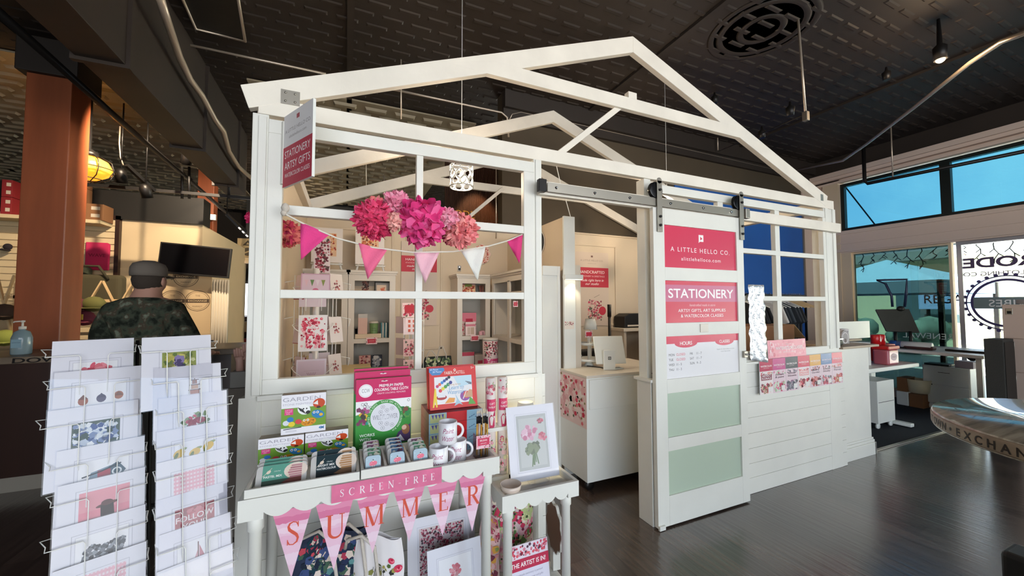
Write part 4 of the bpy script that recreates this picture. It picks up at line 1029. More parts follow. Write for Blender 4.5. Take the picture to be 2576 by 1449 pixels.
def pennant(ch, tl, tr, tip, lab):
    Y = 1.60
    a, b_, c_ = P(*tl, Y=Y), P(*tr, Y=Y), P(*tip, Y=Y); zt = (a.z + b_.z) / 2 + .012; w_ = b_.x - a.x; h = zt - c_.z
    r_ = T('letter_pennant', lab, 'pennant', (a.x, Y, c_.z), group='letter pennants under the table edge')
    tx = w_ / 2; B().prism([(0, 0, h), (tx, 0, 0), (w_, 0, h)], (0, .001, 0)).build('paper', mat_penn_w, r_)
    s = B(); s.fl([(0, h), (tx, 0), (w_, h)], '#ecc3d6', 0)
    g2 = random.Random(ord(ch) + int(tl[0]))
    half = lambda v: (tx * (1 - v / h) , w_ - (w_ - tx) * (1 - v / h))
    def band(v0, v1, col, L, wob):
        n_ = 10; top = []; bot = []
        for k in range(n_ + 1):
            f = k / n_; u_ = None
            vv0 = v0 + g2.uniform(-wob, wob); l0, r0 = half(vv0); bot.append((l0 + (r0 - l0) * f, vv0)); vv1 = min(h, v1 + g2.uniform(-wob, wob) * .5); l1, r1 = half(vv1); top.append((l1 + (r1 - l1) * f, vv1))
        for k in range(n_): s.fl([bot[k], bot[k + 1], top[k + 1], top[k]], col, L)
    band(h * .8, h * .9, '#d77a9e', 1, h * .012); band(h * .89, h, '#e08fae', 2, h * .01); band(h * .66, h * .74, '#f1d2e0', 1, h * .02); band(h * .5, h * .62, '#e9b6cd', 1, h * .02); band(h * .2, h * .36, '#f0d3e2', 1, h * .02)
    serif(s, ch, tx + w_ * .02, h * .47, h * .34, '#d65a46', 4)
    s.build('print', mat_penn, r_)
mat_penn_w = mat('pennant_back', '#e2a2bb', .7)
for i, (ch, a, b_, c_) in enumerate(pen): pennant(ch, a, b_, c_, 'pink watercolour pennant with red letter %s%s, hanging under table edge' % (ch, ('', '', ' beside the U', ' beside the E', '', '')[i]))
cord = B().tube([P(690, 1290, Y=1.598) + V((0, 0, .012)), P(900, 1250, Y=1.598) + V((0, 0, .012)), P(1215, 1192, Y=1.598) + V((0, 0, .012))], .0015, 6).build('banner_string', mat('orange_cord', '#d98a3c', .7)); tag(cord, 'orange string carrying the letter pennants under the table edge', 'string')
# ------------------------------------------------------------------ under the tables
floral = lambda s, u0, u1, v0, v1, n_, seed, r1=.02: s.blooms(u0, u1, v0, v1, ['#c3305c', '#d8607c', '#e493a8', '#a8284a', '#d9475f'], n_, .006, r1, seed, 1, leaf=LEAFG)
SZ = .12
def slump(name, label, cat, x, y, w_, h, d_, lean, rz, base, painter, mm='cloth', strap=None):
    """a soft bag standing on the lower shelf: bulged body, printed front, straps"""
    r_ = T(name, label, cat, (x, y, SZ + .001), rz, lean)
    n_ = 12; front = []
    def pt(i, j, sd):
        u = i / n_; v = j / n_; bul = math.sin(PI * u) ** .6 * (.35 + .65 * (1 - v)) if 0 < u < 1 else 0
        return V(((u - .5) * w_ * (1 - .08 * v) + .008 * math.sin(v * 7 + u * 3), -sd * d_ * .5 * bul + .006 * math.sin(u * 9 + v * 4), v * h * (1 - .10 * math.sin(PI * u) * 0 + .04 * math.sin(u * 5))))
    b_ = B(); q_ = []
    for sd in (1, -1):
        for j in range(n_ + 1):
            for i in range(n_ + 1): q_.append(pt(i, j, sd))
    N = (n_ + 1); fs = []
    for sd in (0, 1):
        o = sd * N * N
        for j in range(n_):
            for i in range(n_):
                f = (o + j * N + i, o + j * N + i + 1, o + (j + 1) * N + i + 1, o + (j + 1) * N + i); fs.append(f if sd == 0 else f[::-1])
    b_._add(q_, fs, None, True); b_.build('bag_body', base, r_)
    s = B(); painter(s, w_, h)
    # drape the print over the bulged front
    s.v = [tuple(pt(max(0, min(1, p[0] / w_ + .5)) * n_, max(0, min(1, p[2] / h)) * n_, 1) + V((0, p[1] - .002, 0))) for p in s.v]
    s.build('print', mm, r_)
    if strap:
        for x0 in strap:
            st = B().tube([(x0 - .07, -d_ * .4, h * .97), (x0 - .06, -d_ * .6, h * 1.08), (x0, -d_ * .7, h * 1.12), (x0 + .05, -d_ * .65, h * .98), (x0 + .07, -d_ * .62, h * .6), (x0 + .06, -d_ * .6, h * .35)], .007, 7).build('strap', mat_canvas, r_)
    return r_
mat_canvas = mat('canvas', '#cdc4b8', .9, bump=(200, .3))
def dark_floral(s, w_, h):
    s.blooms(-w_ / 2, w_ / 2, 0, h, ['#28324f', '#1e3a46', '#3f4f7a', '#46604f', '#a83a4f', '#d3c2b4', '#222a3a'], 260, .01, .03, 9, 0)
    s.blooms(-w_ / 2, w_ / 2, 0, h, ['#5d8a8a', '#c24a58', '#e0cfc4'], 26, .008, .016, 10, 4)
slump('tote_bag', 'dark blue and green floral tote with canvas straps, slumped under the display table', 'bag', P(838, 1440, Y=1.78).x, 1.80, .3, P(838, 1345, Y=1.8).z - SZ, .12, -R(4), R(6), mat('dark_print_cloth', '#28324a', .9), dark_floral, strap=(-.06, .05))
def pink_bird(s, w_, h):
    s.rect(-w_ / 2, w_ / 2, 0, h, '#dfc0cf', 0); s.disc(.0, h * .6, .045, '#c99ab0', 1, 0, 18); s.fl([(-.05, h * .6), (-.02, h * .75), (.0, h * .5), (-.04, h * .4)], '#39507a', 2); s.disc(.045, h * .9, .014, '#b8304a', 2); s.blooms(-.07, .07, 0, h * .4, ['#8a3a5a', '#3a4a6a'], 14, .006, .012, 4, 1)
slump('zip_pouch', 'pale pink pouch with blue motif, standing behind the dark floral tote', 'pouch', P(872, 1440, Y=1.92).x, 1.92, .16, P(880, 1340, Y=1.92).z - SZ, .04, -R(5), 0, mat('pink_cloth', '#d9b9c8', .9), pink_bird)
def red_rose(s, w_, h):
    s.rect(-w_ / 2, w_ / 2, 0, h, '#f1eef0', 0)
    s.blooms(-w_ / 2, w_ / 2, 0, h * .75, ['#8a8a4a', '#5a6a3a', '#3a3a34', '#a39a54'], 60, .006, .013, 12, 1, leaf=['#6b7440', '#8f8a4a', '#4a4f34']); stems(s, 0, h * .7, h * .6, 12, .09, 3, '#55553f', 2, .0016)
    for x, y, r2_ in ((-.07, .2, .03), (-.02, .2, .034), (.06, .12, .024), (.08, .26, .018), (.05, .29, .014), (-.06, .08, .028)): s.disc(x, y, r2_, '#d83a5c', 4, 0, 14, r2_ * .85); s.disc(x + .004, y, r2_ * .6, '#ef7f92', 5, 0, 12, r2_ * .4); s.disc(x + .002, y + .004, r2_ * .3, '#b81f40', 6)
    for k in range(16): s.disc(-.1 + .0135 * k, .04 + .2 * ((k * 7) % 11) / 11, .003, '#22222a', 7, 0, 6)
rp_ = slump('drawstring_bag', 'white bag with red roses and rope tie, under middle of the display table', 'bag', P(950, 1440, Y=1.78).x, 1.76, .21, P(985, 1345, Y=1.78).z - SZ, .1, -R(4), -R(12), mat('white_print_cloth', '#e9e4e4', .9), red_rose, strap=(-.06,))
print_('art print filled with red poppies leaning on the wall under the table', 'poppy', P(1024, 1310, Y=1.93), .335, .4, 0, -R(9), .225, .3, 'art prints under the tables')
print_('small matted coral peony print leaning under the table', 'coral', P(1074, 1388, Y=1.78), .26, .34, R(4), -R(10), .16, .24, 'art prints under the tables')
# table two: gift wrap rack, print, lamp, dish
gw = T('gift_wrap_stand', 'white wooden stand holding two gift wrap rolls behind the small table', 'stand', (.72, 1.87, .612))
g = B()
for x in (-.062, .066):
    for y in (-.03, .035): g.box(x - .007, x + .007, y - .007, y + .007, 0, .262)
g.build('post', 'white', gw)
for z in (.0, .245): B().box(-.069, .073, -.037, .042, z, z + .018).build('rail', 'white', gw)
for i, x in enumerate((-.029, .036)):
    o = T('gift_wrap_roll', 'floral gift wrap roll with pink label, %s of the pair in the stand' % ('left', 'right')[i], 'gift wrap', (.72 + x, 1.867, .632), group='gift wrap rolls')
    b_ = B(); g_ = random.Random(i + 2); pr = [(.004, .0), (.026, .0)]
    B().lathe([(.02, 0), (.0265, .001), (.0265, .488), (.02, .492), (.004, .486)], n=20, col='#e9ddd8').build('roll', 'gloss', o)
    s = B()
    def wr(p): a = p[0] / .0268; return (.0268 * math.sin(a), -.0268 * math.cos(a) + p[1], p[2])
    s.blooms(-.04, .04, .005, .2, ['#e3a3ae', '#f0c9cb', '#d6637a', '#dfe0b0'], 40, .008, .016, 3 + i, 0, leaf=LEAFG); s.blooms(-.04, .04, .4, .485, ['#e3a3ae', '#f0c9cb', '#c9586e', '#b9a8a0'], 24, .006, .013, 13 + i, 0, leaf=LEAFG)
    for j in range(1, 6): s.rect(-.042 + j * .012, -.03 + j * .012, .325, .385, '#d8486e', 4)
    s.text('GIFT', 0, .358, .011, INKW, 5); s.text('WRAP', 0, .34, .011, INKW, 5)
    s.fl([(-.014, .24), (-.018, .29), (-.006, .31), (.012, .29), (.014, .25), (.004, .235)], '#c2305a', 4); s.fl([(.002, .3), (.016, .33), (.018, .3)], '#c2305a', 4)
    s.v = [wr(p) for p in s.v]; s.build('wrap_print', 'gloss', o)
print_('framed watercolour of pink peonies in a vase, standing on small white table', 'peonies', (.756, 1.82, .972), .268, .355, -R(2), -R(12), .168, .262, None)
ez = T('easel_stand', 'clear easel stand holding up the peony print', 'easel', (.9, 1.79, .613)); B().box(-.05, .05, -.075, -.07, 0, .02).box(-.05, .05, -.07, .04, 0, .004).build('ledge', 'clear', ez)
la = T('table_lamp', 'small white cylinder lamp glowing on wall behind the peony print', 'lamp', (P(1322, 1010, Y=1.93).x, 1.93, .613))
B().lathe([(.045, 0), (.045, .012), (.008, .016), (.008, .22), (.06, .221), (.043, .349), (.041, .349)], n=28).build('shade_and_stem', 'cab', la)
B().lathe([(.041, .345), (0, .346)], n=24).build('glow_disc', 'led_dim', la)
lamp('table_lamp_light', 'POINT', la.location + V((0, 0, .385)), .14, (1, .82, .5), .04)
lamp('table_lamp_underlight', 'POINT', la.location + V((0.0, .03, .2)), .6, (1, .8, .42), .03)
dup(la, (.2, 1.98, TZ + .001), label='unseen small white cylinder lamp added behind the colouring packs, assumed source of the shiplap glow')  # added unseen lamp copy, fixture for the assumed glow light
lamp('assumed_kit_lamp_light', 'POINT', (.2, 1.98, .97), .6, (1, .82, .45), .03)  # assumed hidden light, warms the shiplap behind kits and packs
di = T('glass_dish', 'small footed pink-beige dish on front left corner of small table', 'dish', (.712, 1.655, .612))
dm = mat('pale_rose_ceramic', '#d8c6b8', .2, coat=.3)
B().lathe([(.03, 0), (.032, .004), (.016, .012), (.013, .026), (.02, .03), (.046, .035), (.05, .06), (.047, .06), (.043, .04), (0, .036)], n=32).build('bowl', dm, di)
# lower shelf of table two
def apron_p(s, w_, h):
    s.rect(-w_ / 2, w_ / 2, 0, h, '#e6cfd0', 0); s.blooms(-w_ / 2, w_ / 2, 0, h, ['#d98a9a', '#c9405e', '#e7b6bc', '#b8c48a', '#d6dca8', '#e3d6c2', '#6b8a52'], 130, .012, .034, 17, 1, petals=4); s.blooms(-w_ / 2, w_ / 2, 0, h, ['#33402e', '#7a2f48', '#4b5a3a'], 60, .004, .01, 18, 4)
slump('floral_cushion', 'pink and green floral cushion standing on shelf of the small table', 'cushion', .83, 1.92, .27, .37, .12, -R(4), 0, mat('floral_cloth_back', '#d9c2c0', .9), apron_p)
def apron_q(s, w_, h):
    s.rect(-w_ / 2, w_ / 2, 0, h, '#d9bdb8', 0); s.blooms(-w_ / 2, w_ / 2, 0, h, ['#b04a5e', '#c98a8a', '#8a9a5a', '#d8a04a', '#7a3a4a', '#e0b6b4'], 70, .01, .024, 27, 1, petals=4)
slump('folded_apron', 'dusty floral apron folded beside the table leg', 'apron', .665, 1.80, .1, .34, .07, -R(3), 0, mat('apron_back', '#c9aca8', .9), apron_q)
sg = T('artist_sign', 'floral topped sign reading THE ARTIST IS IN! below the small table', 'sign', (P(1282, 1440, Y=1.70).x, 1.70, SZ - .02), R(2), -R(9))
w_ = .225; h = (P(1395, 1347, Y=1.74).z + P(1282, 1383, Y=1.74).z) / 2 - SZ + .03
B().box(0, w_, 0, .004, 0, h).build('board', mat_board, sg)
s = B(); s.rect(0, w_, 0, h, '#dfdcea', 0); s.rect(0, w_, h - .062, h, '#e6dbe4', 1); s.blooms(0, w_, h - .062, h, ['#c9405a', '#d98a9a', '#5a3a4a', '#e0606c'], 70, .004, .010, 41, 2); s.rect(0, w_, h - .112, h - .062, '#bf3350', 5)
s.text('THE ARTIST IS IN!', w_ / 2, h - .097, .021, INKW, 6, w=w_ * .84, bold=.012)
for k, t_ in enumerate(('Handmade stationery is painted', 'here in the shop, paper and gifts', 'too. Ask us about our classes,', 'cards and custom art')): s.text(t_, w_ / 2, h - .135 - k * .02, .0085, '#8f8ba4', 1, shear=.25)
s.build('sign_print', 'ink', sg)
pl = T('scalloped_plaque', 'brown wooden plaque with scalloped white edge, leaning at right end of small table', 'plaque', (P(1392, 1330, Y=1.8).x, 1.8, SZ + .002), -R(97))
zc = P(1392, 1327, Y=1.8).z - SZ; rv = (P(1390, 1268, Y=1.8).z - P(1395, 1388, Y=1.8).z) / 2
ot = [((.1 + .006 * math.cos(a * 10)) * math.cos(a), 0, zc + (rv + .006 * math.cos(a * 10)) * math.sin(a)) for a in [2 * PI * k / 80 for k in range(80)]]
B().prism(ot, (0, .014, 0)).build('board_edge', 'white', pl)
B().prism([(p[0] * .94, -.002, zc + (p[2] - zc) * .95) for p in ot], (0, .002, 0)).build('brown_face', mat('brown_board', '#7a5b44', .6), pl)
B().box(-.02, .02, -.01, .03, 0, zc - rv + .01).build('foot', 'white', pl)
# ================================================================== tissue pompoms
def pompom(label, px, py, rpx, Y, cols, seed, big=1., n=150):
    c = P(px, py, Y=Y); r = .9 * rpx * (FW.dot(c - V((0, 0, CH)))) / FPX
    g_ = random.Random(seed); b_ = B()
    b_.ball((0, 0, 0), r * .7, 14, cols[0])
    n = int(n * 1.7)
    for k in range(n):
        z = 1 - 2 * (k + .5) / n; a = k * 2.399963 + g_.uniform(-.3, .3); q_ = math.sqrt(1 - z * z)
        d = V((q_ * math.cos(a), q_ * math.sin(a), z)); e1 = d.orthogonal().normalized(); e1.rotate(Matrix.Rotation(g_.uniform(0, 6.3), 3, d)); e2 = d.cross(e1)
        s_ = r * g_.uniform(.2, .32) * big; tl = g_.uniform(.12, .36) * r; R0 = r * g_.uniform(.64, .82); ph = g_.uniform(0, 6)
        N = 6; pts = []
        for j in range(N + 1):
            v = -1 + 2 * j / N
            for i in range(N + 1):
                u = -1 + 2 * i / N; uu, vv = u * math.sqrt(1 - v * v / 2), v * math.sqrt(1 - u * u / 2); rr = math.hypot(uu, vv); th = math.atan2(vv, uu)
                k2 = s_ * (1 + .07 * rr * math.sin(th * 7 + ph)); rf = r * .05 * math.sin(th * 4 + ph) * rr * rr
                pts.append(d * (R0 + tl * (vv * .6 + .4 * vv * vv) - .10 * r * (uu * uu) + rf) + e1 * (uu * k2) + e2 * (vv * k2 * 1.1))
        b_._add(pts, [(j * (N + 1) + i, j * (N + 1) + i + 1, (j + 1) * (N + 1) + i + 1, (j + 1) * (N + 1) + i) for j in range(N) for i in range(N)], g_.choice(cols), True)
    return tag(b_.build('paper_pompom', tissue, None, loc=c), label, 'pompom', 'tissue pompoms')
tissue = ink_mat('tissue_paper', .85, 0, .15)
_b = tissue.node_tree.nodes['Principled BSDF']; _b.inputs['Subsurface Weight'].default_value = 0
HOT = ['#d8316a', '#cf2a60', '#e04578']; SAL = ['#ef8f8c', '#f2a09a', '#e97f80']
pompom('rose red tissue pompom at left end of the pompom cluster', 942, 553, 55, 1.97, ['#e04a74', '#d63d68', '#e85a82'], 1, .72, 270)
pompom('salmon tissue pompom peeking out above and behind the rose red one', 943, 522, 32, 2.02, SAL, 2, 1.1, 70)
pompom('light pink tissue pompom at top of the cluster, left of the magenta one', 998, 517, 41, 1.99, ['#ef9bb4', '#f3abbf', '#e98aa7'], 3, .75, 200)
pompom('small peach tissue pompom between the rose red and magenta ones', 993, 557, 27, 1.92, ['#f4b3ac', '#f6c0b6', '#efa49f'], 4, .9, 110)
pompom('largest tissue pompom, deep magenta, centre of the cluster', 1061, 560, 66, 1.94, ['#e2468a', '#da3a7c', '#ec66a0'], 5, 1.15, 140)
pompom('small pale pink tissue pompom right of the magenta one', 1130, 548, 29, 1.90, ['#f4a6bd', '#f7b8c9', '#ef96ae'], 6, .9, 110)
pompom('salmon tissue pompom at the right end of the cluster', 1157, 581, 49, 1.95, ['#f29a9a', '#f4a8a4', '#ef8b90'], 7, .8, 230)
pompom('dark pink tissue pompom half hidden under the right salmon one', 1135, 592, 28, 2.01, ['#c93c6c', '#d44a78'], 8, 1., 70)
pompom('coral tissue pompom hanging inside the booth by left window post', 722, 588, 38, 2.35, ['#e67a78', '#dc6a70', '#cf3f68', '#ee8d86'], 9, 1.05, 110)
pompom('magenta tissue pompom showing left of booth corner post', 634, 548, 18, 2.3, HOT, 10, 1., 60)
# ------------------------------------------------------------------ cloth bunting
bt = T('bunting', 'cream cord bunting with pink and white triangle flags strung across the window', 'bunting', (0, 1.99, 1.85))
def L3(px, py, Y=1.99): return P(px, py, Y=Y) - V((0, 1.99, 1.85))
B().tube([L3(*q) for q in ((712, 522), (722, 541), (760, 561), (850, 600), (940, 623), (1040, 635), (1140, 633), (1230, 619), (1276, 606), (1314, 590))], .0042, 8).build('cord', mat('cream_cord', '#e6dfd2', .9), bt)
B().ball(L3(718, 523), .018, 8, sz=(1, 1, 1.3)).ball(L3(714, 536), .014, 8).build('knot', mat_canvas, bt)
def flag(a, b_, c_, col, curl=0.):
    A, B2, C = L3(*a), L3(*b_), L3(*c_); N = 8; pts = []; idx = {}
    for j in range(N + 1):
        t = j / N
        for i in range(N + 1 - j):
            s_ = i / max(1, N - j) if N > j else 0
            p = (A * (1 - s_) + B2 * s_) * (1 - t) + C * t; p = p + V((0, .007 * math.sin(s_ * 7 + t * 5 + a[0]) + curl * t * t * .05 - .004, 0)); idx[(j, i)] = len(pts); pts.append(p)
    fs = []
    for j in range(N):
        for i in range(N - j):
            fs.append((idx[(j, i)], idx[(j, i + 1)], idx[(j + 1, i)]))
            if i < N - j - 1: fs.append((idx[(j, i + 1)], idx[(j + 1, i + 1)], idx[(j + 1, i)]))
    B()._add(pts, fs, None, True).build('flag', mat('bunting_cloth', col, .9, bump=(150, .2)), bt, solid=.0015)
flag((756, 559), (829, 590), (757, 654), '#e2428a'); flag((902, 612), (973, 630), (925, 703), '#ee6d95'); flag((1040, 636), (1104, 636), (1070, 713), '#f2bccb'); flag((1159, 632), (1220, 622), (1202, 706), '#ecebe4'); flag((1275, 608), (1315, 591), (1313, 661), '#d93a7e', 1)
# ------------------------------------------------------------------ projecting sign on the post
bs = T('projecting_sign', 'white and red board sign projecting from the booth corner post, seen at an angle', 'sign', (-.279, 2.04, 2.045), -R(60.3))
w_, h = .278, .338
B().box(0, w_, 0, .012, 0, h).build('board', 'cab', bs)
s = B(); s.rect(0, w_, 0, h, '#e9e6e6', 0); s.rect(0, w_, 0, h * .55, '#c23f52', 1)
s.rect(w_ * .46, w_ * .56, h * .87, h * .93, '#b0525c', 1); s.text('A LITTLE HELLO CO.', w_ / 2, h * .74, h * .05, '#9a9090', 1, w=w_ * .88); s.text('alittlehelloco.com', w_ / 2, h * .655, h * .04, '#9a9090', 1, w=w_ * .6)
s.text('STATIONERY', w_ / 2, h * .39, h * .105, INKW, 2, w=w_ * .88); s.text('ARTSY GIFTS', w_ / 2, h * .23, h * .105, INKW, 2, w=w_ * .88); s.text('WATERCOLOR CLASSES', w_ / 2, h * .12, h * .06, INKW, 2, w=w_ * .86)
s.build('sign_print', 'ink', bs)
B().box(-.02, .0, -.004, .03, .02, h - .02).build('mount', 'white', bs)
# ------------------------------------------------------------------ lattice pendant
pc = P(1161, 444, Y=2.8); pd = T('pendant_lamp', 'white lattice drum pendant lamp with lit bulb inside the booth window', 'pendant lamp', (pc.x, 2.8, pc.z))
r0, hh = .088, .082; b_ = B()
for z in (-hh, hh): b_.tube([(r0 * math.cos(a), r0 * math.sin(a), z) for a in [2 * PI * k / 32 for k in range(32)]], .006 if z < 0 else .004, 6, closed=True)
for row in range(3):
    for k in range(8):
        zc = -hh + (row + .5) * 2 * hh / 3; ac = 2 * PI * (k + (row % 2) * .5) / 8; rr_ = hh / 3 * 1.12
        pts = []
        for i in range(18):
            t_ = 2 * PI * i / 18; m_ = 1 + .16 * math.cos(4 * t_); uu, vv = rr_ * 1.12 * m_ * math.cos(t_), rr_ * m_ * math.sin(t_); vv = max(-hh - zc, min(hh - zc, vv)); aa = ac + uu / r0; pts.append((r0 * math.cos(aa), r0 * math.sin(aa), zc + vv))
        b_.tube(pts, .0042, 5, closed=True)
b_.build('lattice_shade', 'wire', pd)
B().ball((0, 0, -.012), .03, 14).build('bulb', 'bulb', pd)
B().tube([(0, 0, .02), (0, 0, .06)], .014, 10).tube([(0, 0, .06), (0, 0, hh)], .003, 6).build('socket', 'wire', pd)
B().tube([(-r0, 0, hh), (r0, 0, hh)], .0025, 5).build('spider', 'wire', pd)
B().tube([(0, 0, hh), (0, 0, CEIL - pc.z)], .0025, 6).build('cord', 'wire', pd)
lamp('pendant_light', 'POINT', (pc.x, 2.8, pc.z - .012), 80, (1, .80, .58), .035)
dup(pd, (3.35, 3.25, 2.45), label='unseen white lattice pendant lamp added behind the sliding door to light the booth')
lamp('pendant_light_added', 'POINT', (3.35, 3.25, 2.44), 95, (1, .80, .58), .035)  # added out-of-view pendant copy, brightens the doorway side of the booth
# ------------------------------------------------------------------ flyers, class sign, foil sheet on the right half wall
fl_c = ['#b92d52', '#c44a86', '#3b3e45', '#cd3957', '#d9a045', '#5474a3', '#cf415f']
fl_n = ['crimson', 'magenta', 'charcoal', 'red', 'amber', 'blue', 'rose']
fl_t = [('ABSTRACT', 'FLORALS'), ('cocktails', '& paint'), ('winter', 'blooms'), ('Poppy', 'Fields'), ('Butterfly', 'Garden'), ('Bouquet', 'Study'), ('Loose', 'Florals')]
ft = [P(1905, 905, Y=2.05), P(2112, 887, Y=2.05)]; fw_ = (4.205 - 3.045) / 7
pals = [['#c9405a', '#d98a80', '#8a3a4a', '#e3b0a4', '#6b7a4a'], ['#e37a9a', '#c0305c', '#d6e0cc', '#a8b89a'], ['#6a6470', '#8a5a7a', '#4a4a52', '#9a96a0'], ['#c92f48', '#8a2a3a', '#e8a0a0', '#f0d8c8'], ['#b84a4a', '#7a3038', '#d88a8a', '#4a2a30'], ['#7a3a4a', '#c0455c', '#8a9a9a', '#e0a8b0'], ['#d8606a', '#c08a5a', '#b03a50', '#e8b8b0']]
for i in range(7):
    h = .28; fr = T('class_flyer', '%s topped watercolor class flyer pinned in the row below right window' % fl_n[i], 'flyer', (3.045 + fw_ * i, 2.034, .772 + .0008 * i), group='class flyers')
    B().box(.001, fw_ - .001, 0, .004, 0, h).build('sheet', mat_board, fr)
    s = B(); s.rect(.001, fw_ - .001, 0, h, '#e6cdd4' if i in (1, 2, 4, 5, 6) else '#efe4e2', 0); s.rect(.001, fw_ - .001, h * .66, h, fl_c[i], 1)
    s.text('WATERCOLOR', fw_ / 2, h * .78, .014, '#f6eaea', 2, w=fw_ * .84, bold=.02); s.text('class in the shop', fw_ / 2, h * .735, .007, '#f0dada', 2)
    s.blooms(.002, fw_ - .002, .002, h * .34, pals[i], 60, .006, .02, 50 + i, 1); s.blooms(.002, fw_ - .002, h * .5, h * .65, pals[i], 22, .004, .01, 70 + i, 1)
    cc = '#f4eeee' if i in (0, 3) else '#6a4a58'
    if i in (0, 3): s.rect(fw_ * .1, fw_ * .9, h * .4, h * .56, pals[i][2], 4)
    s.text(fl_t[i][0], fw_ / 2, h * .5, .016, cc, 6, w=fw_ * .66, shear=.1 if i else 0, bold=.01); s.text(fl_t[i][1], fw_ / 2, h * .425, .016, cc, 6, w=fw_ * .68, shear=.1 if i else 0, bold=.01)
    s.rect(fw_ * .6, fw_ * .9, h * .06, h * .2, '#e9e6e2', 7); s.build('print', 'gloss', fr)
ws = T('class_sign', 'pink board sign reading WATERCOLOR CLASSES standing on the sill above the flyers', 'sign', (3.14, 2.022, 1.058), 0, -R(2))
B().box(0, .505, 0, .004, 0, .145).build('board', mat_board, ws)
s = B(); s.rect(0, .505, 0, .145, '#df8495', 0); s.blooms(0, .505, 0, .145, ['#e59aa8', '#d97186', '#e9a9b4'], 50, .008, .022, 3, 1); s.blooms(.01, .1, 0, .14, ['#c9506a', '#f0c9cf'], 14, .01, .02, 4, 4)
s.text('sign up for', .27, .105, .012, '#f8e6e8', 8, shear=.3); s.text('WATERCOLOR CLASSES', .275, .065, .026, INKW, 8, w=.36, bold=.015); s.text('held here every weekend', .27, .04, .011, '#f8e6e8', 8, shear=.3)
s.build('print', 'gloss', ws)
g_ = random.Random(2); b_ = B(); nx, nz_ = 10, 26; pts = []
f0, f1, f2 = P(1876, 716, Y=2.046), P(1915, 716, Y=2.046), P(1922, 902, Y=2.046)
for j in range(nz_ + 1):
    for i in range(nx + 1):
        x = f0.x + .0 + (f1.x - f0.x + .02 * (1 - j / nz_)) * i / nx; z = f2.z + (f0.z - f2.z) * j / nz_ - .03 * (1 - j / nz_) * (i / nx)
        pts.append((x, 2.034 - .010 * abs(math.sin(x * 34 + z * 23)) - .004 * math.sin(x * 90 - z * 70) - .003 * g_.random(), z))
b_._add(pts, [(j * (nx + 1) + i, j * (nx + 1) + i + 1, (j + 1) * (nx + 1) + i + 1, (j + 1) * (nx + 1) + i) for j in range(nz_) for i in range(nx)], None, True)
tag(b_.build('foil_sheet', 'foil', None, solid=.001), 'crinkled silver foil sheet hanging behind right edge of the sliding door', 'foil')
# ================================================================== inside the booth
def bookcase(label, x0, x1, yf, depth, zt, shelves, loc=None, rz=0., door=False):
    r_ = T('bookcase', label, 'bookcase', loc or (x0, yf, 0), rz, group='white bookcases in the booth'); w_ = x1 - x0; t = .022; fs_ = .055
    for x in (0, w_ - t): B().box(x, x + t, .018, depth, 0, zt - .04).build('side_panel', 'cabb', r_)
    B().box(t, w_ - t, depth - .012, depth, .05, zt - .05).build('back_panel', mat_bk, r_)
    B().box(-.02, w_ + .02, -.025, depth, zt - .022, zt).box(-.01, w_ + .01, -.012, depth, zt - .04, zt - .022).build('cornice', 'cabb', r_)
    b_ = B().box(0, fs_, 0, .018, 0, zt - .04).box(w_ - fs_, w_, 0, .018, 0, zt - .04).box(fs_, w_ - fs_, 0, .018, zt - .1, zt - .04).box(fs_, w_ - fs_, 0, .018, 0, .09)
    b_.build('face_frame', 'cabb', r_)
    for z in shelves: B().box(t, w_ - t, .002, depth - .012, z - .042, z).build('shelf', 'cabb', r_)
    return r_
M['cabb'] = mat('bookcase_lacquer', '#d9d0c2', .45)
mat_bk = mat('bookcase_back', '#b9b6ac', .6)
YF = 4.0
xB0, xB1 = P(877, 700, Y=YF).x, P(995, 700, Y=YF).x
xA0 = -.36
xC0, xC1 = P(1151, 700, Y=YF).x, P(1234, 700, Y=YF).x
s1, s2 = P(930, 737, Y=YF).z, P(930, 852, Y=YF).z
s3 = s2 - (s1 - s2)
bookcase('leftmost white bookcase on the booth back wall, behind the card spinner', xA0, xB0 - .004, YF, .29, 1.835, (s1, s2, s3, .5))
bookcase('white bookcase left of the tall poster, with green tumbler', xB0, xB1, YF, .29, 1.835, (s1, s2, s3, .5))
c1, c2 = P(1190, 737, Y=YF).z, P(1190, 845, Y=YF).z
bookcase('white bookcase right of the tall poster, holding pink stationery', xC0, xC1 - .004, YF, .29, 1.83, (c1, c2, c2 - (c1 - c2), .5))
bookcase('white bookcase standing against the booth partition, side on to the window', 0, .95, 0, .29, 1.83, (c1, c2 + .01, c2 - (c1 - c2), .5), (1.49, 3.99, 0), -R(90))
for y in (3.99 - .475,):
    st_ = B().box(1.49, 1.508, y - .028, y + .028, .09, 1.74).build('centre_stile', 'cabb'); st_.parent = bpy.data.objects['bookcase.003']; st_.matrix_parent_inverse = (Matrix.Translation((1.49, 3.99, 0)) @ Matrix.Rotation(-R(90), 4, 'Z')).inverted()
def slab(name, label, cat, x0, y0, x1, y1, Y, d_, painter=None, base='#e4dcd8', group=None, zb=None, tilt=0., part='body', rough=.5):
    """an upright item seen between photo pixels (x0,y0)-(x1,y1), its front at depth Y"""
    a, b_ = P(x0, (y0 + y1) / 2, Y=Y), P(x1, (y0 + y1) / 2, Y=Y); z1 = P((x0 + x1) / 2, y0, Y=Y).z; z0 = P((x0 + x1) / 2, y1, Y=Y).z if zb is None else zb
    w_, h = b_.x - a.x, z1 - z0; r_ = T(name, label, cat, (a.x, Y, z0), 0, tilt, group)
    B().box(0, w_, 0, d_, 0, h).build(part, mat(name + '_stock', base, rough), r_, min(.002, d_ * .2))
    if painter: s_ = B(); painter(s_, w_, h); s_.build('print', 'ink', r_)
    return r_
FP = ['#c9405a', '#a83248', '#e07a84', '#d89a9a', '#8a4a50', '#6b6a58']
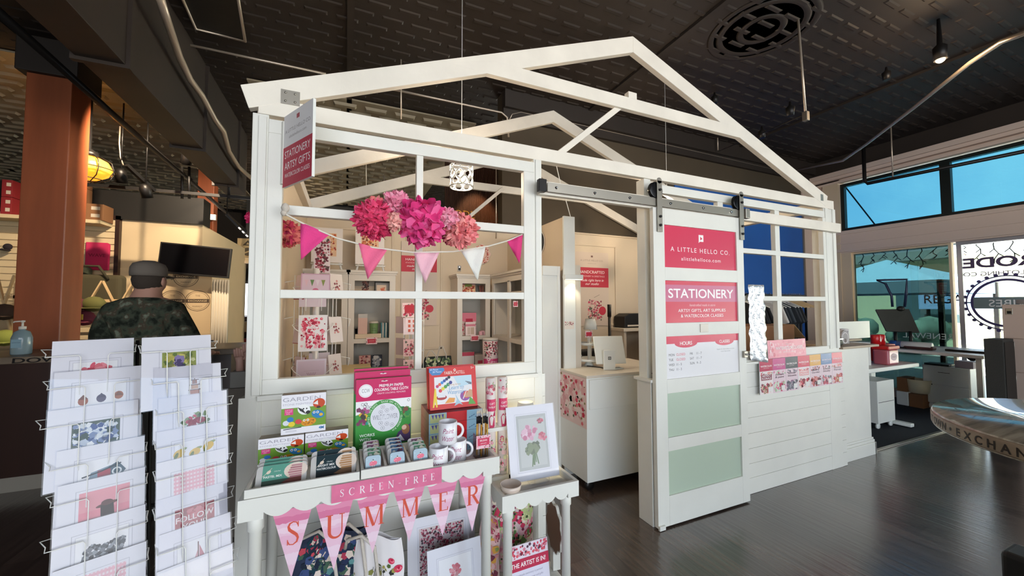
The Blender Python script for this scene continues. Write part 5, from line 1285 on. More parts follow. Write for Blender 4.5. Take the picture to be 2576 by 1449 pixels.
def floralp(bg, n_, r0=.006, r1=.014, pal=FP, band=None):
    def f(s, w_, h):
        s.rect(0, w_, 0, h, bg, 0); s.blooms(0, w_, 0, h, pal, n_, r0, r1, int(w_ * 1e4), 1)
        if band: s.rect(w_ * band[0], w_ * band[1], h * band[2], h * band[3], band[4], 5)
    return f
def tagp(s, w_, h): s.rect(0, w_, 0, h, '#f0cfd0', 0); s.blooms(0, w_, 0, h, FP, 24, .004, .009, 7, 1); s.rect(w_ * .14, w_ * .86, h * .2, h * .78, '#c93a4c', 5); s.rect(w_ * .25, w_ * .75, h * .46, h * .52, '#eab3b8', 6)
# shelf goods
for (lab, x0, y0, x1, y1, Y) in (('red price card on the shelf edge under the green tumbler', 921, 849, 949, 866, YF - .012), ('red price card on shelf edge above the puzzle tube', 1184, 843, 1205, 858, YF - .012)):
    slab('shelf_card', lab, 'price card', x0, y0, x1, y1, Y, .003, tagp, group='red price cards')
slab('shelf_card', 'red price card at top right of the partition bookcase', 'price card', 1291, 757, 1303, 772, 3.2, .003, tagp, group='red price cards')
Z2 = s2 + .001
b_ = slab('organiser', 'low beige organiser tray on shelf beside the tumbler', 'organiser', 893, 840, 959, 852, 4.04, .16, None, '#d8c3a4', zb=Z2)
slab('gift_box', 'tall pale pink gift box left of the green tumbler', 'box', 901, 790, 924, 842, 4.06, .05, lambda s, w_, h: (s.rect(0, w_, 0, h, '#dcb7a8', 0), s.rect(0, w_, h * .84, h, '#c9c4bc', 1)), '#d8b5a6', zb=Z2)
for i in range(3): slab('gift_box', 'small white box %s left of the tall pink gift box' % ('at the bottom', 'in the middle', 'on top')[i], 'box', 892, 826, 900, 838, 4.07, .05, None, '#d9cfc6', zb=Z2 + .0275 * i) if i else slab('gift_box', 'small white box at the bottom left of the tall pink gift box', 'box', 892, 829, 900, 838, 4.07, .05, None, '#d9cfc6', zb=Z2)
tu = T('tumbler', 'green lidded tumbler on the middle shelf', 'tumbler', (P(940, 840, Y=4.1).x, 4.1, Z2))
B().lathe([(.03, 0), (.034, .004), (.043, .145)], n=24).build('cup', mat('green_tumbler', '#6f8f5c', .45), tu); B().lathe([(.045, .145), (.045, .152), (.04, .165), (0, .165)], n=24).build('lid', 'cabb', tu); s = B().text('hello', 0, .09, .014, '#2f4030', 0, -.04).text('there', 0, .07, .014, '#2f4030', 0, -.039); s.build('lettering', 'ink', tu)
for i in range(5): slab('notebook', 'thin notebook standing %s in the group right of the tumbler' % ('first', 'second', 'third', 'fourth', 'last')[i], 'notebook', 958 + i * 4, 812, 961 + i * 4, 850, 4.06, .1, None, ('#4f7f86', '#e3dcd0', '#3f6e74', '#dfe3da', '#2f5a60')[i], 'notebooks by the tumbler', zb=Z2)
Z3 = s3 + .001
slab('notebook', 'pink floral notebook on lower shelf', 'notebook', 903, 894, 932, 930, 4.1, .02, floralp('#d8a59a', 90, pal=['#8a3040', '#b04a50', '#5a3a3a', '#e3c0b4']), '#c98a80', zb=Z3)
slab('notebook', 'dark navy floral notebook on lower shelf right of the pink one', 'notebook', 934, 893, 961, 930, 4.1, .02, floralp('#2c2f3a', 40, .012, .024, ['#9a9aa0', '#6a6e78', '#c9c6c0']), '#2c2f3a', zb=Z3)
Z1 = s1 + .001
slab('framed_picture', 'brown flower picture on top shelf of the left bookcases', 'picture', 891, 702, 942, 736, 4.12, .012, lambda s, w_, h: (s.rect(0, w_, 0, h, '#b9a48c', 0), s.rect(0, w_, h * .5, h, '#8f8578', 1), s.blooms(w_ * .35, w_ * .75, h * .15, h * .9, ['#6a4034', '#8a5648', '#4a3028'], 40, .008, .014, 3, 2)), '#8a7a6a', zb=Z1)
slab('greeting_card', 'grey card with orange flower on top shelf right of the brown picture', 'card', 945, 712, 980, 736, 4.06, .004, lambda s, w_, h: (s.rect(0, w_, 0, h, '#9a938c', 0), s.rect(w_ * .08, w_ * .75, 0, h * .8, '#d6bda4', 1), s.blooms(w_ * .3, w_ * .75, 0, h * .6, ['#b5563a', '#d07a5a'], 30, .006, .012, 3, 2)), '#9a938c', zb=Z1)
ZC1, ZC2, ZC3 = c1 + .001, c2 + .001, c2 - (c1 - c2) + .001
slab('gift_book', 'orange floral gift book on top shelf of the right bookcase', 'book', 1160, 708, 1196, 738, 4.1, .02, lambda s, w_, h: (floralp('#e3b08a', 70, pal=['#c85a3a', '#e8c49a', '#a8402c', '#f0d6b0'])(s, w_, h), s.rect(0, w_, h * .72, h, '#b58a94', 5), s.rect(w_ * .25, w_ * .75, h * .55, h * .78, '#7f8a3c', 6)), '#c99a80', zb=ZC1)
for i in range(6):
    o = B().tube([(0, 0, 0), ((i - 2.5) * .006, .01, .09)], .004, 6, ('#5a3a30', '#d8604a', '#b04038', '#e0826a', '#5a3a30', '#d8604a')[i]).build('pen', 'paint', None, loc=(P(1206 + i * 3, 735, Y=4.12).x, 4.12, ZC1)); tag(o, 'coloured pen fanned out on top shelf of the right bookcase', 'pen', 'pens on the top shelf')
slab('stationery_folder', 'pink floral stationery folder standing on the middle shelf', 'folder', 1160, 787, 1198, 846, 4.12, .02, lambda s, w_, h: (floralp('#dfc3bc', 80)(s, w_, h), s.rect(0, w_, h * .62, h, '#dd7f92', 4), s.rect(w_ * .3, w_ * .76, h * .56, h * .74, '#b92c48', 5)), '#c9405a', zb=ZC2)
slab('card_set', 'white boxed card set in front of the pink floral folder', 'card set', 1171, 810, 1196, 845, 4.06, .03, lambda s, w_, h: (s.rect(0, w_, 0, h, '#efdcd8', 0), s.rect(0, w_, h * .68, h * .84, '#e08a9a', 1), s.rect(w_ * .2, w_ * .48, h * .08, h * .6, '#d3bcb0', 1), s.rect(w_ * .52, w_ * .86, h * .08, h * .6, '#c9b09c', 1)), '#e6d3ce', zb=ZC2)
for i, (x0, x1, k) in enumerate(((1206, 1214, 0), (1216, 1225, 0), (1210, 1219, 1))): slab('tiny_box', 'tiny pink box %s right of the card set' % ('lower left', 'lower right', 'stacked on top')[i], 'box', x0, 832, x1, 843, 4.05, .035, None, '#e3aeb4', 'tiny pink boxes', zb=ZC2 + k * .034) if k else slab('tiny_box', 'tiny pink box %s right of the card set' % ('lower left', 'lower right', '')[i], 'box', x0, 834, x1, 844, 4.05, .035, None, '#e3aeb4', 'tiny pink boxes', zb=ZC2)
slab('storage_box', 'white storage box with pink lid on lower shelf of the right bookcase', 'box', 1158, 886, 1193, 918, 4.04, .15, lambda s, w_, h: (s.rect(0, w_, h * .86, h, '#c94a60', 0)), '#ddd6d0', 'lower shelf boxes', zb=ZC3)
slab('storage_box', 'storage box with red label on lower shelf, right of the white one', 'box', 1195, 892, 1218, 918, 4.04, .15, lambda s, w_, h: (s.rect(w_ * .3, w_ * .9, h * .3, h * .75, '#c94a60', 0)), '#cfc3ba', 'lower shelf boxes', zb=ZC3)
# puzzle tube on a plinth
pt_ = P(1235, 850, Y=3.72); zb_ = P(1235, 918, Y=3.72).z
pn = T('plinth', 'white square plinth carrying the puzzle tube', 'plinth', (pt_.x, 3.74, 0)); B().box(-.1, .1, -.1, .1, 0, zb_ - .03).build('body', 'cabb', pn, .003); B().box(-.11, .11, -.11, .11, zb_ - .03, zb_).build('top', 'cabb', pn, .003)
pu = T('puzzle_tube', 'tall floral puzzle tube with pink base band and white lid', 'tube', (pt_.x, 3.74, zb_)); rr_ = (P(1253, 880, Y=3.74).x - P(1217, 880, Y=3.74).x) / 2; hh = pt_.z - zb_
B().lathe([(rr_, 0), (rr_, hh * .92)], n=32, col='#f0d9d6').build('cylinder', 'gloss', pu); B().lathe([(rr_ * 1.03, hh * .9), (rr_ * 1.03, hh), (0, hh)], n=32).build('lid', 'cabb', pu)
s = B()
s.blooms(-rr_ * 1.3, rr_ * 1.3, hh * .28, hh * .9, ['#b92c48', '#7a3a40', '#d8707c', '#8a8a70', '#4a3a3a'], 130, .005, .012, 5, 1)
for j in range(8): s.rect(rr_ * (-1.3 + .325 * j), rr_ * (-1.3 + .325 * (j + 1)), 0.002, hh * .25, '#c94272', 4)
s.text('PUZZLE', 0, hh * .08, .022, INKW, 6, w=rr_ * 1.3); s.disc(-rr_ * .55, hh * .24, .018, '#f2dfe0', 6)
s.v = [((rr_ + .0006 - p[1]) * math.sin(p[0] / rr_), -(rr_ + .0006 - p[1]) * math.cos(p[0] / rr_), p[2]) for p in s.v]; s.build('print', 'gloss', pu)
# dark leaf tote hanging beside the right bookcase
tt = T('leaf_tote', 'black tote bag with green leaf print and pale handles, on a stool beside right bookcase', 'bag', (P(1098, 900, Y=3.8).x, 3.8, P(1098, 930, Y=3.8).z))
b_ = B(); w_ = .15; h = .13
b_._add([(-w_ * 1.05, -.03, 0), (w_ * 1.05, -.03, 0), (w_ * 1.05, .05, 0), (-w_ * 1.05, .05, 0), (-w_ * .72, 0, h), (w_ * 1.0, 0, h), (w_ * 1.0, .02, h), (-w_ * .72, .02, h)], [(0, 1, 5, 4), (1, 2, 6, 5), (2, 3, 7, 6), (3, 0, 4, 7), (4, 5, 6, 7), (3, 2, 1, 0)])
b_.build('body', mat('dark_leaf_cloth', '#1d2420', .85), tt, .006)
s = B(); s.blooms(-w_ * .8, w_ * .98, .004, h, ['#8a9a6a', '#5c6f52', '#a8b08a', '#3a4c3c', '#c9c8a4'], 70, .008, .02, 3, 0, petals=4); s.v = [(p[0], p[1] - .031 + .03 * p[2] / h, p[2]) for p in s.v]; s.build('print', 'cloth', tt)
for x0, hh2 in ((.045, .1), (-.06, .06)): B().tube([(x0 - .04, -.002, h * .7), (x0 - .035, -.006, h * 1.1), (x0 - .015, -.006, h + hh2), (x0 + .015, -.006, h + hh2), (x0 + .05, -.006, h * 1.1), (x0 + .055, -.002, h * .7)], .006, 8).build('handle', mat_canvas, tt)
stl = T('stool', 'low white stool under the leaf print tote', 'stool', (tt.location.x, 3.82, 0)); zs_ = tt.location.z - .001
B().box(-.17, .17, -.08, .09, zs_ - .03, zs_).build('seat', 'cabb', stl, .004)
for x in (-.15, .15):
    for y in (-.06, .07): B().tube([(x, y, 0), (x * .95, y, zs_ - .03)], .014).build('leg', 'cabb', stl)
# wall art
def poster(label, x0, y0, x1, y1, band):
    a, b_ = P(x0, y0, Y=4.285), P(x1, y1, Y=4.285); z1 = P(x0, y0, Y=4.285).z; z0 = b_.z; w_, h = b_.x - a.x, z1 - z0; r_ = T('wall_poster', label, 'poster', (a.x, 4.285, z0), group='shop wall posters')
    B().box(0, w_, 0, .012, 0, h).build('board', 'cabb', r_); s = B(); s.rect(0, w_, 0, h, '#d9c6b4', 0); k0, k1 = band; s.rect(0, w_, h * k0, h * k1, '#c8394a', 1)
    s.rect(w_ * .47, w_ * .53, h * .93, h * .955, '#7a5a50', 1); s.text('A LITTLE HELLO CO.', w_ / 2, h * .875, h * .024, '#a89080', 1, w=w_ * .68); s.text('alittlehelloco.com', w_ / 2, h * .84, h * .014, '#b8a090', 1)
    m_ = (k1 - k0) * h; s.text('HANDCRAFTED', w_ / 2, h * k0 + m_ * .7, m_ * .15, INKW, 2, w=w_ * .76); s.text('STATIONERY & GREETINGS', w_ / 2, h * k0 + m_ * .52, m_ * .085, '#f0c9cc', 2, w=w_ * .76); s.text('made right here in', w_ / 2, h * k0 + m_ * .3, m_ * .13, INKW, 2, shear=.35, w=w_ * .7); s.text('our studio', w_ / 2, h * k0 + m_ * .12, m_ * .13, INKW, 2, shear=.35, w=w_ * .4)
    s.blooms(w_ * .35, w_ * .8, h * .06, h * .36, FP, 120, .008, .02, 3, 1); s.disc(w_ * .8, h * .2, w_ * .11, '#c8394a', 5, 0, 20); s.line([(w_ * .55, h * .38), (w_ * .72, h * .42)], .006, '#9a8a7a', 1); s.build('print', 'ink', r_)
poster('tall wall poster behind window mullion, red band reading HANDCRAFTED', 1010, 606, 1098, 818, (.64, .83))
poster('tall wall poster with red HANDCRAFTED band seen through the doorway', 1446, 632, 1532, 818, (.52, .79))
def canvas_p(s, w_, h): s.rect(0, w_, 0, h, '#ece4de', 0); s.rect(w_ * .2, w_ * .8, h * .18, h * .85, '#e8c3a0', 1); s.blooms(w_ * .2, w_ * .8, h * .18, h * .85, ['#c9643a', '#b04a40', '#e8a070', '#8a4a3a', '#f0d0a8'], 120, .008, .016, 4, 2)
for i, (x0, y0, x1, y1) in enumerate(((783, 572, 862, 660), (894, 578, 967, 665))):
    zt0 = 1.836
    ea = T('table_easel', 'white table easel %s on top of the left bookcases' % ('behind the pink flag', 'under the rose pompom')[i], 'easel', (P((x0 + x1) / 2, 700, Y=4.14).x, 4.12, zt0), group='easels on the bookcases'); zc = P(x0, y1, Y=4.1).z - zt0
    for sg in (-1, 1): B().tube([(sg * .13, -.04, 0), (sg * .06, .04, zc + .22)], .01).build('leg', 'wire', ea)
    B().tube([(-.14, -.045, zc - .012), (.14, -.045, zc - .012)], .009).build('ledge', 'wire', ea)
    slab('canvas_print', 'matted orange floral print on the %s easel' % ('left', 'right')[i], 'picture', x0, y0, x1, y1, 4.08, .012, canvas_p, '#e6ddd4', 'floral prints on easels', tilt=-R(4))
pw = T('scalloped_plate', 'pink floral scalloped plate on back wall above right bookcase', 'plate', P(1213, 639, Y=4.27)); b_ = B()
ot = [((.105 + .008 * math.cos(a * 8)) * math.cos(a), 0, (.115 + .008 * math.cos(a * 8)) * math.sin(a)) for a in [2 * PI * k / 64 for k in range(64)]]
b_.prism(ot, (0, .014, 0)).build('plate_body', 'cabb', pw); s = B(); s.fl([(p[0] * .96, p[2] * .96) for p in ot], '#edc9bc', 0)
g_ = random.Random(6)
for k in range(60): a = g_.uniform(0, 6.3); d_ = g_.uniform(.065, .1); s.disc(d_ * math.cos(a), d_ * math.sin(a) * 1.08, g_.uniform(.004, .009), g_.choice(['#c9483a', '#d9806a', '#a8382c']), 1 + k % 3, 0, 7)
s.ring(0, 0, .056, .06, '#a8483a', 2); s.build('print', 'ink', pw)
sw = T('wall_switch', 'small black and white thermostat on back wall left of the scalloped plate', 'switch', P(1155, 675, Y=4.29)); B().box(-.022, .022, -.012, .008, -.034, .034).build('plate', 'cabb', sw, .003); B().box(-.014, .014, -.016, -.012, -.026, .026).build('screen', 'black', sw); B().ball((0, -.017, .013), .006, 8).build('indicator', 'led', sw)
# clock on the partition
ck = T('wall_clock', 'round black clock on the lamplit partition wall', 'clock', (PWA.x - .004, P(1357, 612, X=PWA.x).y, P(1357, 612, X=PWA.x).z)); B().lathe([(.11, -.004), (.12, .0), (.12, .02), (.1, .024), (0, .024)], n=36, mtx=Matrix.Rotation(-R(90), 4, 'Y')).build('case', 'black', ck); B().lathe([(.124, 0), (.13, .004), (.124, .008)], n=36, mtx=Matrix.Rotation(-R(90), 4, 'Y')).build('rim', 'cabb', ck); B().bar((-.027, 0, 0), (-.027, -.03, .05), .004, .01).bar((-.027, 0, 0), (-.027, .05, -.02), .004, .01).build('hands', 'wire', ck)
# ------------------------------------------------------------------ card spinners
def spinner(name, label, x, y, zt, rad, base=0.):
    r_ = T(name, label, 'card spinner', (x, y, 0))
    B().lathe([(.2, 0), (.2, .012), (.03, .02), (.02, .04), (.02, zt)], n=20).build('pole', 'wire', r_)
    for k in range(8):
        a = 2 * PI * k / 8 + .2; B().tube([(rad * math.cos(a), rad * math.sin(a), .5), (rad * math.cos(a), rad * math.sin(a), zt - .05)], .0028, 6).build('wire', 'wire', r_)
    for z in (.52, .84, 1.1, 1.36, 1.62):
        if z < zt: B().tube([(rad * math.cos(a), rad * math.sin(a), z) for a in [2 * PI * k / 24 for k in range(24)]], .0028, 6, closed=True).tube([(-rad, 0, z), (rad, 0, z)], .0024, 5).build('ring', 'wire', r_)
    return r_
SY = 2.96; sx = -.19
sp1 = spinner('card_spinner', 'white wire card spinner full of greeting cards, inside left of the booth window', sx, SY, 1.75, .13)
def gcard(label, x, y, z, w_, h, rz, rx, bg, paint=None, group='cards on the window spinner', env=None):
    r_ = T('greeting_card', label, 'greeting card', (x, y, z), rz, rx, group); B().box(-w_ / 2, w_ / 2, 0, .003, 0, h).build('card', mat('card_stock', bg, .55), r_)
    if env: B().box(-w_ / 2 - .004, w_ / 2 + .004, .005, .008, -.004, h * .98).build('envelope', mat('envelope_paper', env, .7), r_)
    s = B(); (paint or (lambda s, w2, h2: None))(s, w_, h)
    if s.v: s.v = [(p[0] - w_ / 2, p[1], p[2]) for p in s.v]; s.build('print', 'ink', r_)
    return r_
def c_bunt(s, w_, h): s.rect(.0, w_, 0, h, '#e3c9d6', 0); s.frame(0, w_, 0, h, w_ * .04, '#d3a9be', 1); [s.fl([(w_ * (.12 + .19 * k), h * .72), (w_ * (.26 + .19 * k), h * .72), (w_ * (.19 + .19 * k), h * .42)], ('#e8c3cf', '#6f8f5c', '#ecdce4', '#8f9a54', '#c9a0b4')[k % 5], 2) for k in range(4)]; s.disc(w_ * .5, h * .2, w_ * .12, '#d8708f', 3)
def c_red(s, w_, h): s.rect(0, w_, 0, h, '#f0eceb', 0); s.blooms(w_ * .05, w_ * .95, h * .04, h * .95, ['#c22748', '#d84a62', '#a81f3c', '#e88a98', '#f0b4bc'], 170, .005, .013, 3, 1); s.rect(w_ * .28, w_ * .68, h * .62, h * .68, '#f4ecec', 5); s.text('just because', w_ * .48, h * .64, .006, '#b05a68', 6)
def c_reed(s, w_, h): s.rect(w_ * .06, w_ * .94, h * .08, h * .92, '#dcc6d4', 0); [s.line([(w_ * .5, h * .05), (w_ * (.35 + .06 * k), h * .42)], .0016, '#8a4a5c', 1) for k in range(6)]; s.line([(w_ * .25, h * .5), (w_ * .75, h * .5)], .001, '#b08a9c', 1)
def c_head(s, w_, h): s.rect(0, w_, 0, h, '#ecdcdc', 0); s.blooms(0, w_, 0, h, ['#6a2434', '#a83248', '#5a4a40', '#c9808a', '#8a3a44'], 130, .005, .012, 9, 1)
yc = 2.80
a, b_ = P(757, 690, Y=yc), P(830, 738, Y=yc); gcard('greeting card of bunting and pink flower, top front of the spinner', (a.x + b_.x) / 2, yc, 1.56, b_.x - a.x, .145, 0, -R(6), '#e0c4d2', c_bunt)
a, b_ = P(751, 793, Y=yc), P(822, 882, Y=yc); gcard('greeting card of dense red blossoms, middle front of the spinner', (a.x + b_.x) / 2, yc, b_.z, b_.x - a.x, a.z - b_.z, 0, -R(3), '#efe9e8', c_red)
a, b_ = P(745, 906, Y=yc), P(820, 960, Y=yc); gcard('pale lilac greeting card with reeds in clear sleeve, lowest front of the spinner', (a.x + b_.x) / 2, yc, 1.0, b_.x - a.x, a.z - 1.0, 0, -R(4), '#e3d6e2', c_reed)
a, b_ = P(751, 742, Y=yc), P(820, 772, Y=yc); gcard('backs of white cards stacked in the second spinner tier', (a.x + b_.x) / 2, yc + .03, b_.z, b_.x - a.x, a.z - b_.z, 0, 0, '#d8c6cc')
for i, (z, n_) in enumerate(((1.54, 'upper'), (1.25, 'middle'), (1.0, 'lowest'))):
    gcard('card with red envelope on the left side of the spinner, %s tier' % n_, sx - .10, SY - .1, z, .11, .16, -R(55), -R(8), '#e6d2d6', None, env='#b33a4a')
    gcard('cream flower card on the right side of the spinner, %s tier' % n_, sx + .14, SY - .13, z, .1, .17, R(42), -R(8), '#ddd2cc', lambda s, w_, h: s.blooms(w_ * .2, w_ * .8, h * .3, h * .8, ['#b56a6a', '#c98a84', '#8a4a50'], 14, .006, .012, 3, 0))
    gcard('white card with red envelope at right rear of the spinner, %s tier' % n_, sx + .03, SY - .02, z, .13, .17, R(8), -R(4), '#d9c9cc', lambda s, w_, h: s.fl([(w_ * .2, h * .2), (w_ * .9, h * .5), (w_ * .2, h * .75)], '#bd3a48', 0))
for z in (1.15, 1.42, 1.66):
    for sg in (-1, 1): B().tube([(sg * .11, -.12, z - .04), (sg * .12, -.18, z - .05), (sg * .10, -.19, z - .075), (sg * .045, -.19, z - .12), (sg * .045, -.19, z - .2)], .0024, 6).tube([(.13 * sg, -.05, z), (.22 * sg, -.07, z - .02), (.21 * sg, -.075, z - .07)], .0024, 6).build('pocket_wire', 'wire', sp1)
a, b_ = P(791, 598, Y=2.96), P(830, 690, Y=2.96); hd = B(); c_head(hd, b_.x - a.x, a.z - 1.72); hd.build('header_card', 'ink', sp1, loc=(a.x - sx, -.008, 1.72)); B().box(0, b_.x - a.x, 0, .004, 0, a.z - 1.72).build('header_board', 'cabb', sp1, loc=(a.x - sx, -.008, 1.72))
sp2 = spinner('sticker_spinner', 'slim white spinner of sticker packs behind the window mullion', .55, 3.42, 1.5, .09)
for i, (y0, y1) in enumerate(((800, 842), (854, 897), (906, 950))):
    x0 = P(1015, y0, Y=3.32).x; z1, z0 = P(1015, y0, Y=3.32).z, P(1015, y1, Y=3.32).z
    gcard('pink sticker pack on the slim spinner, %s tier' % ('upper', 'middle', 'lower')[i], x0 + .065, 3.32, z0, .13, z1 - z0, 0, -R(2), '#ecd6d6', (lambda s, w_, h: [s.rect(w_ * (.3 + .3 * k), w_ * (.45 + .3 * k), h * (.15 + .28 * j), h * (.32 + .28 * j), '#d0644e', 1) for k in range(2) for j in range(3)]) if i == 0 else floralp('#e6bdb8', 60), 'sticker packs on the slim spinner')
    gcard('clear sticker pack on left side of the slim spinner, %s tier' % ('upper', 'middle', 'lower')[i], x0 - .02, 3.36, z0 + .01, .1, z1 - z0, -R(50), 0, '#b9a09c', None, 'sticker packs on the slim spinner')
slab('header_sign', 'red and floral header sign on top of the slim sticker spinner', 'sign', 1012, 762, 1045, 798, 3.34, .004, lambda s, w_, h: (floralp('#eed0cc', 50)(s, w_, h), s.rect(w_ * .18, w_ * .95, h * .3, h * .85, '#b92f3c', 5)), '#e8c9c8')
# books and pale desk at lower left inside the window
dk = T('window_desk', 'pale wooden desk just inside the booth at lower left of the window', 'desk', (-.19, 3.52, 0)); B().box(-.17, .4, -.25, .25, .93, .96).build('top', mat('pale_birch', '#d8c08a', .4), dk, .003)
for x in (-.14, .36):
    for y in (-.2, .2): B().box(x - .02, x + .02, y - .02, y + .02, 0, .93).build('leg', mat('pale_birch_leg', '#d0b884', .5), dk)
for i in range(5):
    o = T('paper_book', 'cream book %s in the row of leaning books on the window desk' % ('first', 'second', 'third', 'fourth', 'fifth')[i], 'book', (-.33 + .042 * i, 3.38, .961), 0, 0, 'leaning books on the window desk'); o.rotation_euler = (0, -R(24), 0)
    B().box(-.011, .011, -.07, .07, 0, .15).build('pages', mat('cream_pages', '#dccaa6', .6), o, .002); B().box(-.013, -.011, -.072, .072, -.0, .153).box(.011, .013, -.072, .072, 0, .153).build('cover', mat('beige_cover', '#b9a284', .6), o)
# ================================================================== reception counter inside the doorway
ctr = T('reception_counter', 'white rolling reception counter with floral panel, seen through the doorway', 'counter', (1.773, 2.585, 0))
B().box(0, .98, 0, .66, .085, .905).build('body', 'cab', ctr, .003); B().box(-.004, .99, -.006, .67, .905, .927).build('top', 'cabb', ctr, .003)
B().box(.02, .98, -.016, 0, .66, .895).build('drawer_front', 'cab', ctr, .003)
s = B(); s.rect(0, .66, 0, .40, '#e9cfcb', 0); s.blooms(0, .66, 0, .4, ['#e3b4b4', '#f0dcd6', '#d9a0a2', '#efe4dc'], 130, .02, .045, 8, 1); s.blooms(0, .66, 0, .4, ['#c92f4a', '#d8506a', '#c9405a', '#e0707c'], 46, .01, .026, 9, 4); s.blooms(0, .66, 0, .4, ['#8a8a4a', '#5a5a3a', '#6a6a34', '#4a3a34'], 40, .006, .014, 10, 7)
s.build('floral_panel', 'ink', ctr, loc=(-.001, .66, .505), rot=(0, 0, -R(90)))
for x in (.06, .9):
    for y in (.06, .6): B().lathe([(.01, -.012), (.04, -.01), (.04, .01), (.01, .012)], (x, y, .04), 18, mtx=Matrix.Rotation(R(90), 4, 'X')).box(x - .012, x + .012, y - .016, y + .016, .055, .085).build('caster', 'iron', ctr)
CZ = .928
ps = T('pos_stand', 'white tablet payment stand on the reception counter, its back facing the doorway', 'tablet stand', (2.12, 2.76, CZ), -R(14))
B().box(-.055, .055, -.035, -.02, .0, .175).build('stand_plate', 'cab', ps, .012, 3); B().tube([(-.05, -.03, .006), (.0, .02, .006), (.13, .06, .006), (.14, .0, .006), (.05, -.03, .006)], .006, 8).build('base_loop', 'cab', ps)
tb_ = B().box(-.13, .15, 0, .016, 0, .25).build('tablet', 'cab', ps, .02, 4, loc=(.02, -.01, .05), rot=(-R(18), 0, 0)); B().box(-.12, .14, .0162, .0175, .01, .24).build('screen', 'blackgloss', tb_)
s = B(); s.frame(-.013, .013, .09, .116, .005, '#1d1a1a', 0, -.0355); s.rect(-.004, .004, .099, .107, '#1d1a1a', 0, -.0355); s.build('logo', 'ink', ps)
br = T('brochure_holder', 'clear brochure holder with pale cards at left end of the reception counter', 'brochure holder', (1.855, 3.09, CZ), R(4))
B().box(-.07, .07, 0, .03, 0, .004).box(-.07, .07, -.002, 0, 0, .1).box(-.072, -.07, 0, .06, 0, .1).box(.07, .072, 0, .06, 0, .1).build('holder', 'clear', br)
for i, (h, y, c_) in enumerate(((.24, .045, '#ddd2d6'), (.17, .028, '#e3d6d2'), (.095, .008, '#dcd6e2'))):
    s = B(); s.box(-.066, .066, y, y + .004, .004, h, c_); s.rect(-.055, .055, h - .04, h - .034, '#c98a94', 0, y); s.rect(-.05, .05, h - .058, h - .054, '#b9a9b4', 0, y); s.build('card', 'ink', br)
ty = T('tiered_tray', 'white two tier cake tray with red price sign on the reception counter', 'tiered tray', (2.10, 3.02, CZ))
B().lathe([(.045, 0), (.028, .03), (.012, .035), (.012, .26)], n=20).build('stem', 'cab', ty); B().lathe([(0, .045), (.115, .045), (.13, .068), (.126, .07), (.11, .053), (0, .053)], n=36).build('lower_plate', 'cab', ty); B().lathe([(0, .19), (.078, .19), (.088, .212), (.084, .214), (.074, .197), (0, .197)], n=32).build('upper_plate', 'cab', ty)
s = B(); s.box(-.04, .04, 0, .003, 0, .062, '#f0d6d6'); s.blooms(-.04, .04, 0, .062, FP, 24, .004, .008, 7, 0); s.rect(-.03, .03, .014, .05, '#cc3a50', 4); s.build('price_sign', 'ink', ty, loc=(-.01, -.02, .262))
lp = T('table_lamp', 'white slim lamp with cone shade standing on the counter behind the tiered tray', 'lamp', (2.22, 3.16, CZ)); B().lathe([(.05, 0), (.05, .012), (.008, .02), (.008, .33), (.012, .34)], n=20).build('stem', 'cab', lp); B().lathe([(.068, .325), (.048, .428), (0, .428)], n=28).build('shade', 'cab', lp)
# cupcake stand and white card box beside the display column
cb = T('display_box', 'small white box lit from above at foot of the white display column', 'box', (2.02, 3.2, CZ)); B().box(-.07, .03, -.03, .03, 0, .16).build('body', 'cab', cb, .003)
gl = T('glass_stand', 'little glass cupcake stand in front of the white lit box', 'stand', (1.985, 3.02, CZ)); B().lathe([(.025, 0), (.005, .006), (.004, .07), (.03, .075), (.038, .1), (.03, .1), (.02, .08), (0, .078)], n=20).build('stand', 'clear', gl); B().lathe([(.02, .08), (.032, .1), (.02, .118), (0, .122)], n=16).build('cake', 'cabb', gl)
# display column in front of the partition end, with its picture light
dcx0, dcx1 = P(1420, 700, Y=2.94).x, P(1448, 700, Y=2.94).x
dc = T('display_column', 'white lit display column at end of the partition wall', 'column', (dcx0, PWA.y - .03, 0)); B().box(0, dcx1 - dcx0, 0, .025, 0, 2.30).build('face_board', 'cab', dc, .002); B().box(dcx1 - dcx0 + .002, dcx1 - dcx0 + .07, .02, .03, .9, 1.86).build('side_rail', 'cabb', dc)
plg = T('picture_light', 'small white clamp light fixed across the display column', 'light', (dcx0, PWA.y - .033, P(1430, 697, Y=2.93).z)); B().box(-.02, .17, -.05, -.01, -.022, .022).build('housing', 'cab', plg, .006); B().box(-.02, .0, -.01, -.0005, -.01, .01).build('clamp', 'cab', plg); B().box(0, .16, -.045, -.015, -.024, -.022).build('diffuser', 'led_dim', plg)
lamp('picture_light_lamp', 'SPOT', plg.location + V((.08, -.035, -.03)), 3.0, (1, .9, .68), .02, spot=110, target=plg.location + V((.06, -.06, -1)))
slab('shelf_notice', 'small floral notice card on the lit display column', 'card', 1420, 808, 1444, 828, 2.93, .002, lambda s, w_, h: (s.rect(0, w_, 0, h, '#ece2d6', 0), s.blooms(0, w_, h * .45, h, FP, 30, .003, .006, 3, 1)), '#ece2d6')
wc_ = T('wall_cabinet', 'plain white cabinet side panel left of the display column', 'cabinet', (1.60, 3.0, 0)); B().box(0, .17, 0, .018, 0, 1.84).build('side_panel', 'cab', wc_, .002); B().box(.15, .178, -.012, 0, 0, 1.845).box(0, .15, -.012, 0, 1.76, 1.845).build('edge_trim', 'cab', wc_, .002)
